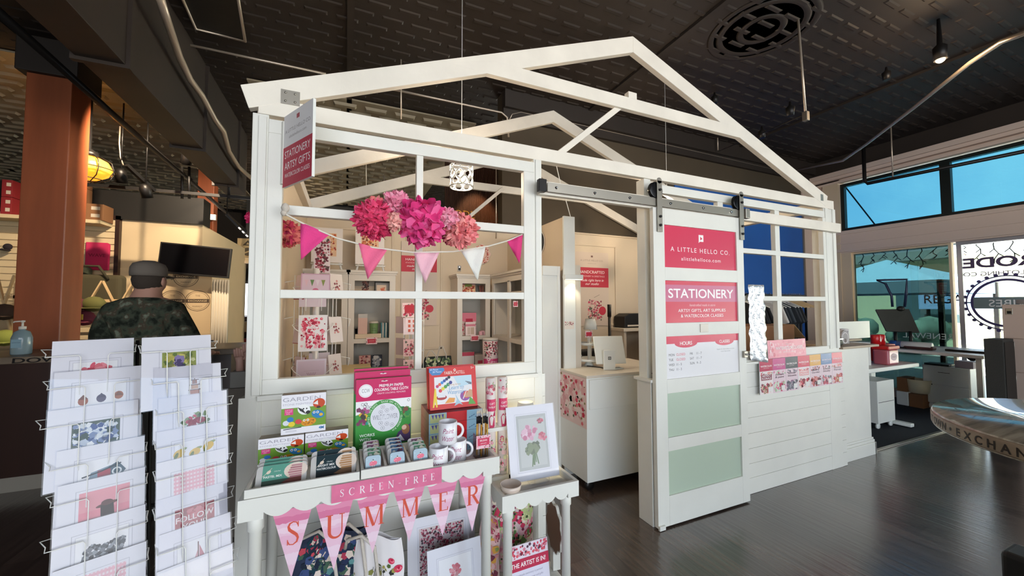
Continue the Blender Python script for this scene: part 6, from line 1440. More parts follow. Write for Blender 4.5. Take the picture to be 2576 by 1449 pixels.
# desk wares behind the counter
arm = T('monitor_pole', 'tall black pole standing behind the reception counter', 'pole', (2.62, 3.55, 0)); zt0 = P(1533, 766, Y=3.55).z; B().lathe([(.14, 0), (.14, .015), (.02, .02)], n=24).build('base', 'iron', arm); B().tube([(0, 0, .015), (0, 0, zt0 - .1)], .016, 12).build('pole', 'black', arm); B().tube([(0, 0, zt0 - .14), (0, 0, zt0)], .022, 12).build('grip', 'black', arm)
arm.location.x = P(1533, 800, Y=3.55).x
sh = T('wall_shelf', 'white wall shelf holding black printer at back right of the booth', 'shelf', (P(1560, 826, Y=4.05).x, 3.98, P(1560, 826, Y=4.05).z - .04)); B().box(0, 1.2, 0, .318, 0, .04).build('board', 'cabb', sh, .003); B().box(.02, .06, .02, .318, -.5, 0).build('bracket', 'cabb', sh)
pr_ = T('printer', 'black box printer on the white wall shelf', 'printer', (P(1571, 805, Y=4.06).x, 4.06, sh.location.z + .041)); B().prism([(0, 0, 0), (.5, 0, 0), (.5, 0, .19), (.08, 0, .19), (0, 0, .15)], (0, .22, 0)).build('case', 'black', pr_, .012, 3); B().box(.05, .45, -.002, 0, .02, .04).build('paper_slot', 'cabb', pr_)
ar = T('office_chair', 'black padded office chair behind the reception counter', 'chair', (2.75, 3.55, 0), R(10))
B().box(-.24, .24, -.24, .24, .44, .53).build('seat', 'black', ar, .04, 4); B().box(-.26, .26, .2, .28, .5, .98).build('backrest', 'black', ar, .04, 4); B().tube([(0, 0, .06), (0, 0, .44)], .03).build('gas_lift', 'iron', ar)
for k in range(5): B().tube([(0, 0, .09), (.26 * math.cos(k * 1.257), .26 * math.sin(k * 1.257), .05)], .016).build('leg', 'iron', ar)
for sg in (-1, 1): B().box(sg * .3 - .03, sg * .3 + .03, -.15, .2, .66, .70).box(sg * .3 - .012, sg * .3 + .012, .1, .15, .46, .66).build('armrest', 'black', ar, .01)
ms = T('side_desk', 'low dark desk with floral boxes behind the counter', 'desk', (2.2, 3.75, 0)); B().box(-.2, .3, -.1, .2, .78, .82).build('top', 'darkwood', ms)
for x in (-.18, .28): B().box(x - .02, x + .02, -.08, .18, 0, .78).build('leg', 'darkwood', ms)
jb = T('floral_box', 'floral paper box with white cone lid on the dark side desk', 'box', (2.30, 3.72, .821)); B().lathe([(.055, 0), (.06, .16)], n=20, col='#c9b0a4').build('box_body', 'ink', jb); B().lathe([(.062, .16), (.04, .28), (0, .28)], n=20).build('cone_lid', 'cabb', jb)
s = B(); s.blooms(-.07, .07, .01, .15, FP + ['#3a4a3a', '#2a2a2a'], 40, .008, .016, 3, 0); s.v = [((.062 - p[1]) * math.sin(p[0] / .06), -(.062 - p[1]) * math.cos(p[0] / .06), p[2]) for p in s.v]; s.build('print', 'ink', jb)
cbl = B().tube([(2.05, 2.98, CZ + .004), (2.08, 2.93, CZ + .004), (2.11, 2.86, CZ + .004), (2.12, 2.8, CZ + .004)], .004, 6).build('power_cable', 'iron'); tag(cbl, 'black power cable lying on the counter behind the tablet stand', 'cable')
wch = B().tube([P(1400, 418, Y=2.9), P(1412, 470, Y=2.9), P(1424, 505, Y=2.9), P(1435, 545, Y=2.9)], .004, 6).build('hanging_wire', 'wire'); tag(wch, 'thin white wire dropping from the rafters to the display column', 'wire')
jcb = B().tube([(1.96, F - .002, 1.02), (1.975, F - .02, 1.01), (1.99, F - .015, .98), (2.0, F + .0, .95)], .004, 6).build('outlet_cord', 'iron'); tag(jcb, 'short dark cord on the door jamb beside the wall end', 'cord')
# ================================================================== left hall: counter, columns, person
cy0 = 4.45
bc_ = T('bar_counter', 'long dark wood bar counter with lettered top edge, at far left', 'counter', (-3.4, cy0, 0))
B().box(-6.0, 2.4, 0, .6, .125, 1.03).build('front', 'darkwood', bc_); B().box(-6.0, 2.4, .03, .6, 0, .125).build('plinth', mat('grey_plinth', '#8d867b', .6), bc_)
B().box(-6.0, 2.45, -.04, .66, 1.03, 1.085).build('counter_top', mat('bar_top_wood', '#7a6a58', .4, noise=(4, .3)), bc_, .006)
s = B(); s.text('DOWNTOWN', 1.32, .0, .04, '#171210', 0, shear=.05, w=.72, bold=.02); s.build('lettering', 'ink', bc_, loc=(0, -.041, 1.037))
sb = T('soap_bottle', 'clear pump bottle of blue hand sanitiser on the bar counter', 'bottle', P(53, 893, Y=4.62)); sb.location.z = 1.086
bl_m = mat('pale_blue_gel', '#9fb6bd', .1, trans=.4)
B().lathe([(.055, 0), (.06, .01), (.06, .14), (.045, .19), (.02, .205), (.018, .215)], n=24).build('bottle', bl_m, sb); B().lathe([(.022, .212), (.022, .235), (.007, .237), (.007, .27), (.014, .272), (.014, .285), (0, .287)], n=16).tube([(0, 0, .28), (-.05, 0, .276), (-.055, 0, .268)], .006, 8).build('pump', 'cabb', sb)
s = B(); s.rect(-.03, .03, .06, .13, '#86a3ae', 0, -.0605); s.text('SANITIZER', 0, .1, .008, '#3a5560', 1, -.0605, w=.05); s.build('label', 'ink', sb)
YC = 5.25
xl, xm, xr = P(28, 880, Y=YC).x, P(148, 880, Y=YC).x, P(167, 880, Y=YC + .3).x
col1 = T('timber_column', 'big square redwood column rising behind the bar counter at left', 'column', ((xl + xm) / 2, YC, 0)); w_ = xm - xl
B().box(-w_ / 2, w_ / 2, 0, w_, 0, CEIL - .35).build('shaft', 'redwood', col1, .008); B().box(-w_ / 2 - .06, w_ / 2 + .06, -.05, w_ + .05, CEIL - .36, CEIL).build('head_block', 'dark', col1, .01)
c2x0, c2x1 = P(496, 500, Y=9).x, P(538, 500, Y=9).x
col2 = T('timber_column', 'second redwood column farther back, near the end of the dark duct', 'column', ((c2x0 + c2x1) / 2, 9, 0)); w_ = c2x1 - c2x0; B().box(-w_ / 2, w_ / 2, 0, .26, 0, CEIL - .04).build('shaft', 'redwood', col2, .008)
# slat wall with merchandise
SL = mat('slatwall_panel', '#d3bf98', .7)
sx0, sx1 = P(-40, 700, Y=7.93).x, P(297, 700, Y=7.93).x; sz0, sz1 = P(297, 722, Y=7.93).z, P(297, 553, Y=7.93).z
sw_ = T('slat_wall', 'cream slat wall panel with dark frame on the left hall wall', 'slat wall', (sx0, 7.92, 0)); b_ = B(); z = sz0 - .9
while z < sz1: b_.box(0, sx1 - sx0 - .05, 0, .03, z, min(z + .085, sz1)); z += .098
b_.box(0, sx1 - sx0 - .05, .03, .06, sz0 - .9, sz1); b_.build('slats', SL, sw_)
B().box(sx1 - sx0 - .05, sx1 - sx0, -.015, .06, sz0, sz1 + .06).box(sx1 - sx0 - .55, sx1 - sx0, -.015, .06, sz1, sz1 + .06).build('frame', 'darkwood', sw_)
for i, (lab, x0, y0, x1, y1, col) in enumerate((('bright pink T-shirt on the slat wall', 214, 608, 271, 680, '#c4285a'), ('dark green T-shirt hung above the duffel', 171, 607, 198, 652, '#2a3328'), ('black cap on the slat wall left of the column', 10, 602, 32, 640, '#241d22'))):
    a, b_ = P(x0, y0, Y=7.86), P(x1, y1, Y=7.86); w_, h = b_.x - a.x, a.z - b_.z
    if i < 2:
        o = T('t_shirt', lab, 'shirt', (a.x, 7.87, b_.z), group='shirts on the slat wall'); B().prism([(w_ * .14, 0, 0), (w_ * .86, 0, 0), (w_ * .88, 0, h * .7), (w_, 0, h * .72), (w_ * .94, 0, h * .96), (w_ * .62, 0, h), (w_ * .5, 0, h * .95), (w_ * .38, 0, h), (w_ * .06, 0, h * .96), (0, 0, h * .72), (w_ * .12, 0, h * .7)] if i else [(0, 0, 0), (w_, 0, 0), (w_ * 1.02, 0, h * .95), (w_ * .9, 0, h), (0, 0, h)], (0, .04, 0)).build('body', mat('shirt_cloth', col, .85), o, .012)
        if i == 0: s = B(); s.text('WAVE', w_ / 2, h * .48, .05, '#8a1a3c', 0, bold=.02); s.build('print', 'ink', o)
    else:
        o = T('cap', lab, 'cap', ((a.x + b_.x) / 2, 7.85, (a.z + b_.z) / 2), group='caps on the slat wall'); B().ball((0, 0, 0), w_ / 2, 14, sz=(1, .7, 1)).build('crown', mat('cap_cloth', col, .9), o); B().box(-w_ * .4, w_ * .4, -.14, .0, -.06, -.045).build('brim', mat('cap_brim', col, .9), o, .006)
du = T('duffel_bag', 'olive green duffel bag hung below the pink shirt', 'bag', P(235, 728, Y=7.7)); B().box(-.36, .34, -.08, .12, -.28, .22).build('body', mat('olive_canvas', '#4b4530', .9), du, .06, 4); B().tube([(-.25, -.1, .15), (-.15, -.12, .34), (.1, -.12, .34), (.2, -.1, .15)], .018).build('handle', mat('olive_strap', '#3d3826', .9), du)
sb_ = T('backpack', 'dark green backpack beside the duffel on the slat wall', 'bag', P(193, 697, Y=7.78)); B().box(-.12, .14, -.06, .1, -.16, .16).build('body', mat('dark_green_canvas', '#363a2a', .9), sb_, .05, 4); B().tube([(-.04, 0, .14), (0, 0, .22), (.05, 0, .14)], .012).build('handle', mat('dark_strap', '#2b2d22', .9), sb_)
# cartons on top of the slat wall ledge
lg = T('ledge', 'beige ledge above the slat wall carrying cartons', 'ledge', (sx0, 7.6, P(200, 553, Y=7.7).z - .05)); B().box(0, P(262, 553, Y=7.7).x - sx0, 0, .32, 0, .05).build('board', SL, lg)
CTN = mat('cardboard', '#8a5f3c', .8); zl = lg.location.z + .051
bxs = [(0, 30, 0, 'red', 2), (182, 204, 0, 'brown', 3), (206, 262, 0, 'brown', 1)]
for x0, x1, k0, cc, n_ in bxs:
    a, b_ = P(x0, 540, Y=7.62).x, P(x1, 540, Y=7.62).x
    for k in range(n_):
        hb = .24; o = T('carton', '%s carton with white labels on the slat wall ledge, %s' % ('red' if cc == 'red' else 'cardboard', {0: 'bottom of its stack', 1: 'second in its stack', 2: 'top of its stack'}[k] if n_ > 1 else 'at the right end'), 'carton', (a, 7.62, zl + k * (hb + .004)), group='cartons on the ledge')
        B().box(0, b_ - a - .01, 0, .27, 0, hb).build('box', mat('red_label_carton', '#8a1f24', .7) if cc == 'red' else CTN, o, .003); s = B()
        for q_ in range(2): s.rect((b_ - a) * .4, (b_ - a) * .8, .04 + .11 * q_, .09 + .11 * q_, '#cfc3b0', 0)
        s.build('label_print', 'ink', o)
# folding trellis display racks in front of the slat wall
WD = mat('pale_pine', '#cbae82', .6)
def trellis(label, x0, y0, x1, y1, Y):
    a, b_ = P(x0, y0, Y=Y), P(x1, y1, Y=Y); o = T('trellis_rack', label, 'display rack', (a.x, Y, 0), group='pine trellis racks'); w_ = b_.x - a.x; z1, z0 = a.z, b_.z
    n_ = max(2, round(w_ / .33))
    for k in range(n_):
        u0, u1 = w_ * k / n_, w_ * (k + 1) / n_
        B().bar((u0, .0, z0), (u1, 0, z1), .016, .035, up=(0, 1, 0)).build('slat', WD, o); B().bar((u1, .02, z0), (u0, .02, z1), .016, .035, up=(0, 1, 0)).build('slat', WD, o)
    for z in (z0 + .05, (z0 + z1) / 2 + .1): B().box(0, w_, .03, .06, z, z + .04).build('rail', WD, o)
    for x in (0, w_): B().box(x - .02, x + .02, .03, .07, 0, z1 - .1).build('post', WD, o)
trellis('pine folding trellis rack left of the person, on the right of the column', 174, 705, 330, 850, 6.9)
trellis('pine folding trellis rack at the far left edge, left of the column', -60, 690, 28, 850, 6.9)
for i, (x, y, c_) in enumerate(((195, 770, '#5a2230'), (210, 800, '#6a2436'), (236, 765, '#5b5a2c'), (10, 785, '#3a2a20'), (12, 850, '#7a8238'))):
    o = T('cap', ('dark maroon cap on the trellis rack, upper row', 'maroon cap with yellow badge on trellis rack, lower row', 'olive cap on the trellis rack nearest the person', 'dark brown cap on the far left trellis rack', 'yellow green cap low on the far left trellis rack')[i], 'cap', P(x, y, Y=6.84), group='caps on the trellis racks'); B().ball((0, 0, 0), .12, 14, sz=(1, .8, .85)).build('crown', mat('cap_cloth', c_, .9), o); B().box(-.1, .1, -.2, -.06, -.06, -.045).build('brim', mat('cap_brim', c_, .9), o, .006)
    if i == 1: B().box(-.04, .04, -.105, -.095, -.02, .05).build('badge', mat('yellow_badge', '#c9b23a', .7), o)
# television and round-logo backdrop
tv = T('television', 'black flat television hung at an angle on the left hall wall', 'television', P(490, 655, Y=7.3)); tv.rotation_euler = (0, R(4.5), -R(8)); w_, h = .93, .47
B().box(-w_ / 2, w_ / 2, 0, .05, -h / 2, h / 2).build('bezel', 'black', tv, .006); B().box(-w_ / 2 + .02, w_ / 2 - .02, -.002, 0, -h / 2 + .03, h / 2 - .02).build('screen', 'blackgloss', tv); B().box(-.1, .1, .05, .12, -.1, .1).tube([(0, .12, 0), (-.05, .69, 0)], .03).build('wall_arm', 'iron', tv)
bd = T('logo_backdrop', 'tan step banner printed with round badge logos under the television', 'banner', (P(405, 700, Y=7.55).x, 7.55, 0)); w_ = P(530, 800, Y=7.55).x - bd.location.x; h = P(470, 672, Y=7.55).z
B().box(0, w_, 0, .01, .02, h).build('fabric', mat('tan_banner_cloth', '#bfa782', .8), bd); s = B()
for i, (x, y) in enumerate(((410, 700), (468, 696), (525, 700), (434, 757), (497, 757), (450, 818), (524, 812), (470, 875))):
    p = P(x, y, Y=7.55); u, v = p.x - bd.location.x, p.z
    if u < .12 or u > w_ - .1: continue
    s.ring(u, v, .155, .165, '#6a5a44', 0); s.ring(u, v, .135, .14, '#6a5a44', 0); s.rect(u - .15, u + .15, v - .03, v + .03, '#4a3c2e', 1); s.text('EXCHANGE', u, v - .012, .028, '#c9b58e', 2, w=.24); s.text('THE', u, v + .07, .025, '#6a5a44', 1); s.text('MARKET', u, v - .1, .025, '#6a5a44', 1)
s.build('print', 'ink', bd); B().box(-.02, w_ + .02, -.02, .03, 0, .03).box(-.02, w_ + .02, -.01, .02, h, h + .03).build('stand_rail', 'iron', bd)
cu = T('drape', 'grey white hanging drape at right edge of the logo backdrop', 'curtain', (P(533, 750, Y=7.5).x, 7.5, .3)); b_ = B(); n_ = 24; w_ = .22; hz = P(540, 703, Y=7.5).z - .3; pts = [(w_ * k / n_, .02 * math.sin(k * 1.6), z) for z in (0, hz) for k in range(n_ + 1)]; b_._add(pts, [(k, k + 1, k + n_ + 2, k + n_ + 1) for k in range(n_)], None, True); b_.build('cloth', mat('pale_drape', '#bdb4a2', .8), cu, solid=.004)
ws_ = T('wall_sign', 'tan square sign with triangle and round emblem beside the far doorway', 'sign', (P(598, 600, Y=10.98).x, 10.96, P(610, 646, Y=10.98).z)); w_, h = .42, P(610, 600, Y=10.98).z - ws_.location.z; B().box(0, w_, 0, .02, 0, h).build('board', mat('tan_board', '#b79f74', .7), ws_); s = B(); s.fl([(w_ * .25, h * .62), (w_ * .75, h * .62), (w_ * .5, h * .92)], '#4a3f2e', 0); s.fl([(w_ * .42, h * .68), (w_ * .58, h * .68), (w_ * .5, h * .8)], '#b79f74', 1); s.disc(w_ * .5, h * .28, w_ * .24, '#4a3f2e', 0); s.line([(w_ * .32, h * .2), (w_ * .68, h * .36)], .03, '#b79f74', 1); s.build('print', 'ink', ws_)
s = B(); s.text('T', 0, 0, .2, '#3a3020', 0); o = s.build('wall_letter', 'ink', None, loc=(P(628, 614, Y=10.98).x, 10.97, P(628, 618, Y=10.98).z)); tag(o, 'dark capital letter T on the wall above the far doorway', 'letter')
# bright doorway at the end of the hall: stock shelves against a daylit opening
dkx = P(600, 800, Y=12.0).x
sr = T('stock_rack', 'dark stock rack with boxes seen through the far doorway', 'rack', (dkx - .5, 12.0, 0)); 
for z in (.3, .75, 1.15): B().box(0, 1.7, 0, .4, z, z + .04).build('shelf', 'darkwood', sr)
for x in (0, 1.66): B().box(x, x + .04, 0, .4, 0, 1.3).build('post', 'iron', sr)
for i in range(4):
    for j in range(2): o = T('stock_box', 'pale stock box on the far rack, %s shelf' % ('lower', 'upper')[j], 'box', (dkx - .42 + .38 * i, 12.05, (.341, .791)[j]), group='boxes on the far rack'); B().box(0, .33, 0, .3, 0, .26).build('box', mat('stock_carton', ('#a08a6a', '#8a2a2a', '#b5a488', '#c9c0b0')[(i + j) % 4], .8), o, .003)
fw2 = ST(B().box(dkx - .1, dkx + .5, 12.86, 12.9, 1.2, 2.1).build('window_11', mat('daylit_far_window', '#ffffff', .5, emis='#eef4ff', estr=3)))
# ------------------------------------------------------------------ the person seen from behind
pp = P(372, 700, Y=3.64)
pe = T('person', 'person seen from behind in grey cap and dark camouflage jacket, standing left of the booth', 'person', (pp.x, 3.64, 0), -R(14)); pe.scale = (1.05, 1.05, 1.05)
def skin(name, verts, edges, rad, m_, parent, sub=2, root=0):
    me = bpy.data.meshes.new(name); me.from_pydata([tuple(v) for v in verts], edges, []); me.materials.append(m_ if not isinstance(m_, str) else M[m_]); o = bpy.data.objects.new(name, me); COL.objects.link(o); o.parent = parent
    md = o.modifiers.new('skin', 'SKIN'); md.use_smooth_shade = True
    ly = me.skin_vertices[0] if len(me.skin_vertices) else None
    if ly is None:
        bmm = bmesh.new(); bmm.from_mesh(me); bmm.verts.layers.skin.verify(); bmm.to_mesh(me); bmm.free(); ly = me.skin_vertices[0]
    for i, r_ in enumerate(rad): ly.data[i].radius = r_ if isinstance(r_, tuple) else (r_, r_); ly.data[i].use_root = (i == root)
    md = o.modifiers.new('sub', 'SUBSURF'); md.levels = sub; md.render_levels = sub; return o
# body: pelvis, spine, neck, head, arms, legs (facing +y)
bv = [(0, 0, .95), (0, .01, 1.12), (0, .0, 1.30), (0, -.01, 1.42), (0, .0, 1.50), (0, .02, 1.56), (0, .025, 1.64),
      (-.17, -.01, 1.41), (-.225, -.01, 1.25), (-.25, .06, 1.10), (-.23, .22, 1.05), (-.22, .30, 1.05), (.17, -.01, 1.41), (.225, -.01, 1.25), (.25, .06, 1.10), (.23, .22, 1.05), (.22, .30, 1.05),
      (-.1, 0, .88), (-.11, .01, .48), (-.115, -.02, .09), (-.12, .12, .04), (.1, 0, .88), (.11, .01, .48), (.115, -.02, .09), (.12, .12, .04)]
be = [(0, 1), (1, 2), (2, 3), (3, 4), (4, 5), (5, 6), (3, 7), (7, 8), (8, 9), (9, 10), (10, 11), (3, 12), (12, 13), (13, 14), (14, 15), (15, 16), (0, 17), (17, 18), (18, 19), (19, 20), (0, 21), (21, 22), (22, 23), (23, 24)]
brd = [(.15, .11), (.145, .105), (.16, .115), (.10, .09), .062, (.075, .085), (.072, .088), .065, .052, .045, .036, .03, .065, .052, .045, .036, .03, .09, .06, .042, .035, .09, .06, .042, .035]
skin('body', bv, be, brd, 'skin', pe)
jv = [(0, 0, .88), (0, .01, 1.10), (0, -.005, 1.28), (0, -.02, 1.415), (0, -.012, 1.49), (-.165, -.015, 1.375), (-.245, -.015, 1.24), (-.275, .06, 1.09), (-.25, .2, 1.05), (.165, -.015, 1.375), (.245, -.015, 1.24), (.275, .06, 1.09), (.25, .2, 1.05)]
je = [(0, 1), (1, 2), (2, 3), (3, 4), (3, 5), (5, 6), (6, 7), (7, 8), (3, 9), (9, 10), (10, 11), (11, 12)]
skin('jacket', jv, je, [(.195, .14), (.19, .14), (.2, .15), (.125, .115), (.08, .08), .095, .083, .075, .06, .095, .083, .075, .06], 'camo', pe)
tv_ = [(0, 0, .93), (-.1, 0, .86), (-.11, .01, .48), (-.115, -.01, .06), (.1, 0, .86), (.11, .01, .48), (.115, -.01, .06)]
skin('trousers', tv_, [(0, 1), (1, 2), (2, 3), (0, 4), (4, 5), (5, 6)], [(.165, .125), .105, .082, .07, .105, .082, .07], mat('dark_trousers', '#26241f', .9), pe)
for sg in (-1, 1): B().box(sg * .115 - .05, sg * .115 + .05, -.08, .2, 0, .09).build('shoe', 'black', pe, .03, 3)
for sg in (-1, 1):
    hn = B(); hx, hy, hz = sg * .22, .31, 1.05
    hn.ball((hx, hy + .03, hz), .035, 10, sz=(1, 1.3, .6))
    for k in range(4): hn.tube([(hx - .024 + .016 * k, hy + .06, hz), (hx - .024 + .016 * k, hy + .1, hz - .004), (hx - .024 + .016 * k, hy + (.118, .128, .122, .108)[k], hz - .02)], [.0085, .008, .0065], 8)
    hn.tube([(hx - sg * .03, hy + .02, hz), (hx - sg * .05, hy + .05, hz), (hx - sg * .045, hy + .08, hz - .008)], [.01, .009, .007], 8); hn.build('hand', 'skin', pe)
# head: hair, ears, face on the far side
HZ = 1.605
hr = B(); hr.ball((0, .005, HZ + .0), .094, 16, sz=(.9, 1.05, 1.0)); hr.build('hair', mat('short_dark_hair', '#3d332b', .9, bump=(90, .5)), pe)
fc = B(); fc.ball((0, .045, HZ - .01), .086, 16, sz=(.88, .95, 1.12)); fc.ball((0, .135, HZ - .02), .014, 8, sz=(.8, 1.2, 1.4))
for sg in (-1, 1): fc.ball((sg * .083, .02, HZ - .012), .026, 10, sz=(.4, .75, 1.2))
fc.build('face', 'skin', pe)
ey = B()
for sg in (-1, 1): ey.ball((sg * .03, .122, HZ + .012), .011, 8)
ey.build('eyes', mat('eye', '#d8d4cc', .3), pe); B().box(-.024, .024, .118, .13, HZ - .06, HZ - .052).build('mouth', mat('lips', '#8a5048', .5), pe, .003)
cp = B(); cp.lathe([(.098, HZ + .025), (.1, HZ + .05), (.098, HZ + .085), (.085, HZ + .112), (.05, HZ + .128), (0, HZ + .133)], (0, .008, 0), 28, mtx=Matrix.Diagonal((.95, 1.12, 1, 1)))
cp.lathe([(.02, 0), (.04, .004), (0, .006)], (0, .008, HZ + .13), 10); cpo = cp.build('cap', mat('grey_cap_cloth', '#6e655c', .9), pe); B().prism([(-.08, .08, HZ + .03), (.08, .08, HZ + .03), (.07, .16, HZ + .022), (.03, .19, HZ + .018), (-.03, .19, HZ + .018), (-.07, .16, HZ + .022)], (0, 0, .006)).build('brim', mat('cap_brim_cloth', '#655c54', .9), cpo)
gs = B()
for sg in (-1, 1): gs.tube([(sg * .088, .02, HZ + .012), (sg * .085, .12, HZ + .016), (sg * .06, .135, HZ + .012)], .003, 6)
gs.build('glasses', 'steel', pe)
hd_ = T('hand_display', 'pair of pale mannequin hands rising from a grey box, left of the booth post', 'mannequin hands', P(604, 950, Y=3.1)); 
hd_.location.z = P(604, 972, Y=3.1).z
b_ = B().box(-.045, .1, -.05, .05, 0, .105); b_.build('grey_box', mat('grey_felt_box', '#8b8884', .8), hd_, .003)
for sg, xo, zz_ in ((0, -.0, .0), (1, .05, .03)):
    hn = B(); hn.tube([(xo, 0, .09), (xo - .004, 0, .16 + zz_), (xo - .01, 0, .2 + zz_)], [.024, .022, .026], 10)
    for k in range(4): hn.tube([(xo - .03 + .014 * k, 0, .2 + zz_), (xo - .036 + .014 * k, 0, .235 + zz_), (xo - .036 + .013 * k, -.006, .25 + zz_ + (.0, .008, .006, -.004)[k])], [.009, .008, .006], 8)
    hn.tube([(xo + .015, 0, .18 + zz_), (xo + .03, 0, .205 + zz_), (xo + .032, -.004, .222 + zz_)], [.009, .008, .006], 8); hn.build('hand', mat('pale_mannequin', '#c9a092', .5), hd_)
pdn = T('pedestal', 'slim grey pedestal under the mannequin hands', 'pedestal', (hd_.location.x + .03, 3.1, 0)); B().box(-.08, .08, -.06, .06, 0, hd_.location.z - .001).build('body', mat('grey_pedestal', '#6d655c', .7), pdn, .003)
# ================================================================== ceiling: duct, conduits, pipes, lamps
z0 = 3.2
dx0, dx1 = P(566, 487, Z=z0).x, P(618, 492, Z=z0).x; dy1 = P(590, 490, Z=z0).y
du_ = T('ceiling_duct', 'long boxed dark brown duct running back under the ceiling at left', 'duct', ((dx0 + dx1) / 2, 0, z0)); hw = (dx1 - dx0) / 2
B().box(-hw, hw, .6, dy1, 0, CEIL - z0).build('casing', 'duct', du_, .004)
for y in (1.9, 3.5, 5.1, 6.5): B().box(-hw - .025, hw + .025, y, y + .04, -.025, CEIL - z0).build('flange', 'duct', du_)
cn = B().tube([P(398, -20, Z=3.75), P(420, 50, Z=3.72), P(450, 140, Z=3.66), P(478, 200, Z=3.62), P(508, 240, Z=3.6), P(540, 300, Z=3.55), P(562, 330, Z=3.5), P(575, 380, Z=3.45), P(600, 420, Z=3.4), P(640, 455, Z=3.4)], .028, 10)
o = cn.build('flexible_conduit', 'conduit'); tag(o, 'ribbed silver flexible conduit snaking along the dark duct', 'conduit')
def pipe(name, label, pts, r_, m_='iron', cat='pipe'):
    o = B().tube(pts, r_, 10).build(name, m_); return tag(o, label, cat)
a = P(0, 36, Z=3.45); b_ = P(640, 590, Y=9.5)
pipe('rail_pipe', 'thick dark pipe running diagonally back from upper left corner', [P(-60, -20, Z=3.3), P(300, 302, Z=3.3), P(530, 500, Z=3.3), P(618, 580, Z=3.3)], .028)
pipe('wall_conduit', 'thin pale conduit crossing the ceiling toward the back wall', [P(452, 108, Z=4.08), P(820, 186, Z=4.08)], .012, 'conduit', 'conduit')
pipe('gable_conduit', 'thin pale conduit running behind the booth gable', [P(975, 222, Y=4.24), P(1130, 255, Y=4.24), P(1262, 283, Y=4.24), P(1276, 296, Y=4.24), P(1279, 345, Y=4.24)], .012, 'conduit', 'conduit')
pipe('back_wall_conduit', 'long thin conduit across the dark back wall right of the gables', [P(1282, 300, Y=4.28), P(1288, 288, Y=4.28), P(1310, 283, Y=4.28), P(1460, 315, Y=4.28), P(1700, 370, Y=4.28), P(1970, 432, Y=4.28)], .011, 'conduit', 'conduit')
pipe('sprinkler_main', 'grey sprinkler main curving along the ceiling by the street window', [P(2000, 428, X=7.2), P(2120, 404, X=7.0), P(2180, 362, X=6.6), P(2300, 270, X=5.9), P(2440, 158, X=5.2), P(2520, 105, X=4.9), P(2640, 60, X=4.5)], .019, 'conduit', 'pipe')
pipe('sprinkler_drop', 'dark pipe dropping from the sprinkler main along the window head', [P(2172, 365, X=7.4), P(2175, 455, X=7.4), P(2182, 462, X=7.4), P(2600, 376, X=7.4)], .024)
for i, (x0, y0, x1, y1, X_) in enumerate(((2008, 50, 2027, 290, 3.6), (2240, 290, 2246, 445, 7.4))): pipe('hanger_rod', ('long bare hanger rod with clamp end dropping from ceiling', 'thin rod holding the pipe across the transom window')[i], [P(x0, y0, X=X_), P(x1, y1, X=X_)], .009, 'conduit', 'rod')
cl = B().box(-.02, .02, -.02, .02, -.05, .03).build('clamp', 'steel', bpy.data.objects['hanger_rod'], .004, loc=P(2027, 290, X=3.6))
pipe('thin_rod', 'thin horizontal wire rod running from the hanger clamp to the gable', [P(2027, 287, X=3.6), P(1915, 336, X=4.4), P(1808, 380, X=5.4)], .006, 'iron', 'rod')
pipe('hanger_rod', 'short hanger rod behind the gable crossing', [P(1805, 330, X=5.4), P(1806, 378, X=5.4)], .009, 'conduit', 'rod')
for i, (x, y) in enumerate(((1917, 337), (1988, 279), (2230, 190), (1798, 250))):
    o = T('track_spot', 'small dark ceiling spot %s' % ('on the thin rod near the gable', 'left of the long hanger rod', 'between hanger rod and bright spot', 'just above the gable slope')[i], 'spotlight', P(x, y, X=(4.4, 3.9, 5.2, 4.2)[i]), group='dark ceiling spots'); B().lathe([(.03, -.05), (.04, .03), (.015, .05), (.008, .09)], n=14).build('head', 'iron', o); B().lathe([(.028, -.048), (0, -.046)], n=14).build('lens', mat('spot_lens', '#b9a898', .2), o)
o = T('ceiling_spot', 'lit ceiling spotlight assumed near the timber column at upper left', 'spotlight', (-1.95, 5.2, 3.99)); B().lathe([(.05, -.03), (.055, .08), (.03, .16)], n=16).build('head', 'iron', o); B().lathe([(.048, -.024), (0, -.022)], n=16).build('lens', 'led_dim', o)  # assumed fixture, added around the left hall spot lamp
cl_ = P(2365, 135, Z=3.82); o = T('ceiling_spot', 'lit ceiling spotlight glowing warm at upper right', 'spotlight', cl_)
B().lathe([(.045, -.06), (.05, .06), (.02, .09), (.012, CEIL - cl_.z)], n=18).build('head', 'iron', o); B().ball((0, 0, -.05), .035, 14).build('lens', 'bulb', o)
lamp('ceiling_spot_lamp', 'POINT', cl_ + V((0, 0, -.14)), 9, WARM, .05)
# vertical rods and back sign wall seen through the booth
for i, (x, y0, y1, Y) in enumerate(((921, 330, 500, 5.2), (1248, 415, 600, 4.28), (1009, 150, 300, 3.4))): pipe('ceiling_rod', ('thin vertical rod seen through left of booth window', 'thin bright rod by the gold lettering', 'thin vertical rod left of the gable tie')[i], [P(x, y0, Y=Y), P(x, y1, Y=Y)], .006, 'conduit', 'rod')
pipe('ceiling_rod', 'short brass rod above the pompoms', [P(966, 440, Y=5.0), P(966, 515, Y=5.0)], .008, 'conduit', 'rod')
sgw = T('slatted_sign_wall', 'brown vertical slatted sign wall with gold letters, behind the booth', 'sign wall', (P(1120, 500, Y=6.6).x, 6.6, 1.8)); w_ = P(1262, 500, Y=6.6).x - sgw.location.x; b_ = B(); n_ = 40
for k in range(n_): b_.box(w_ * k / n_ + .004, w_ * (k + 1) / n_ - .004, 0, .03, 0, CEIL - 1.8)
b_.box(0, w_, .03, .05, 0, CEIL - 1.8); b_.build('slats', mat('brown_slats', '#54301c', .5), sgw)
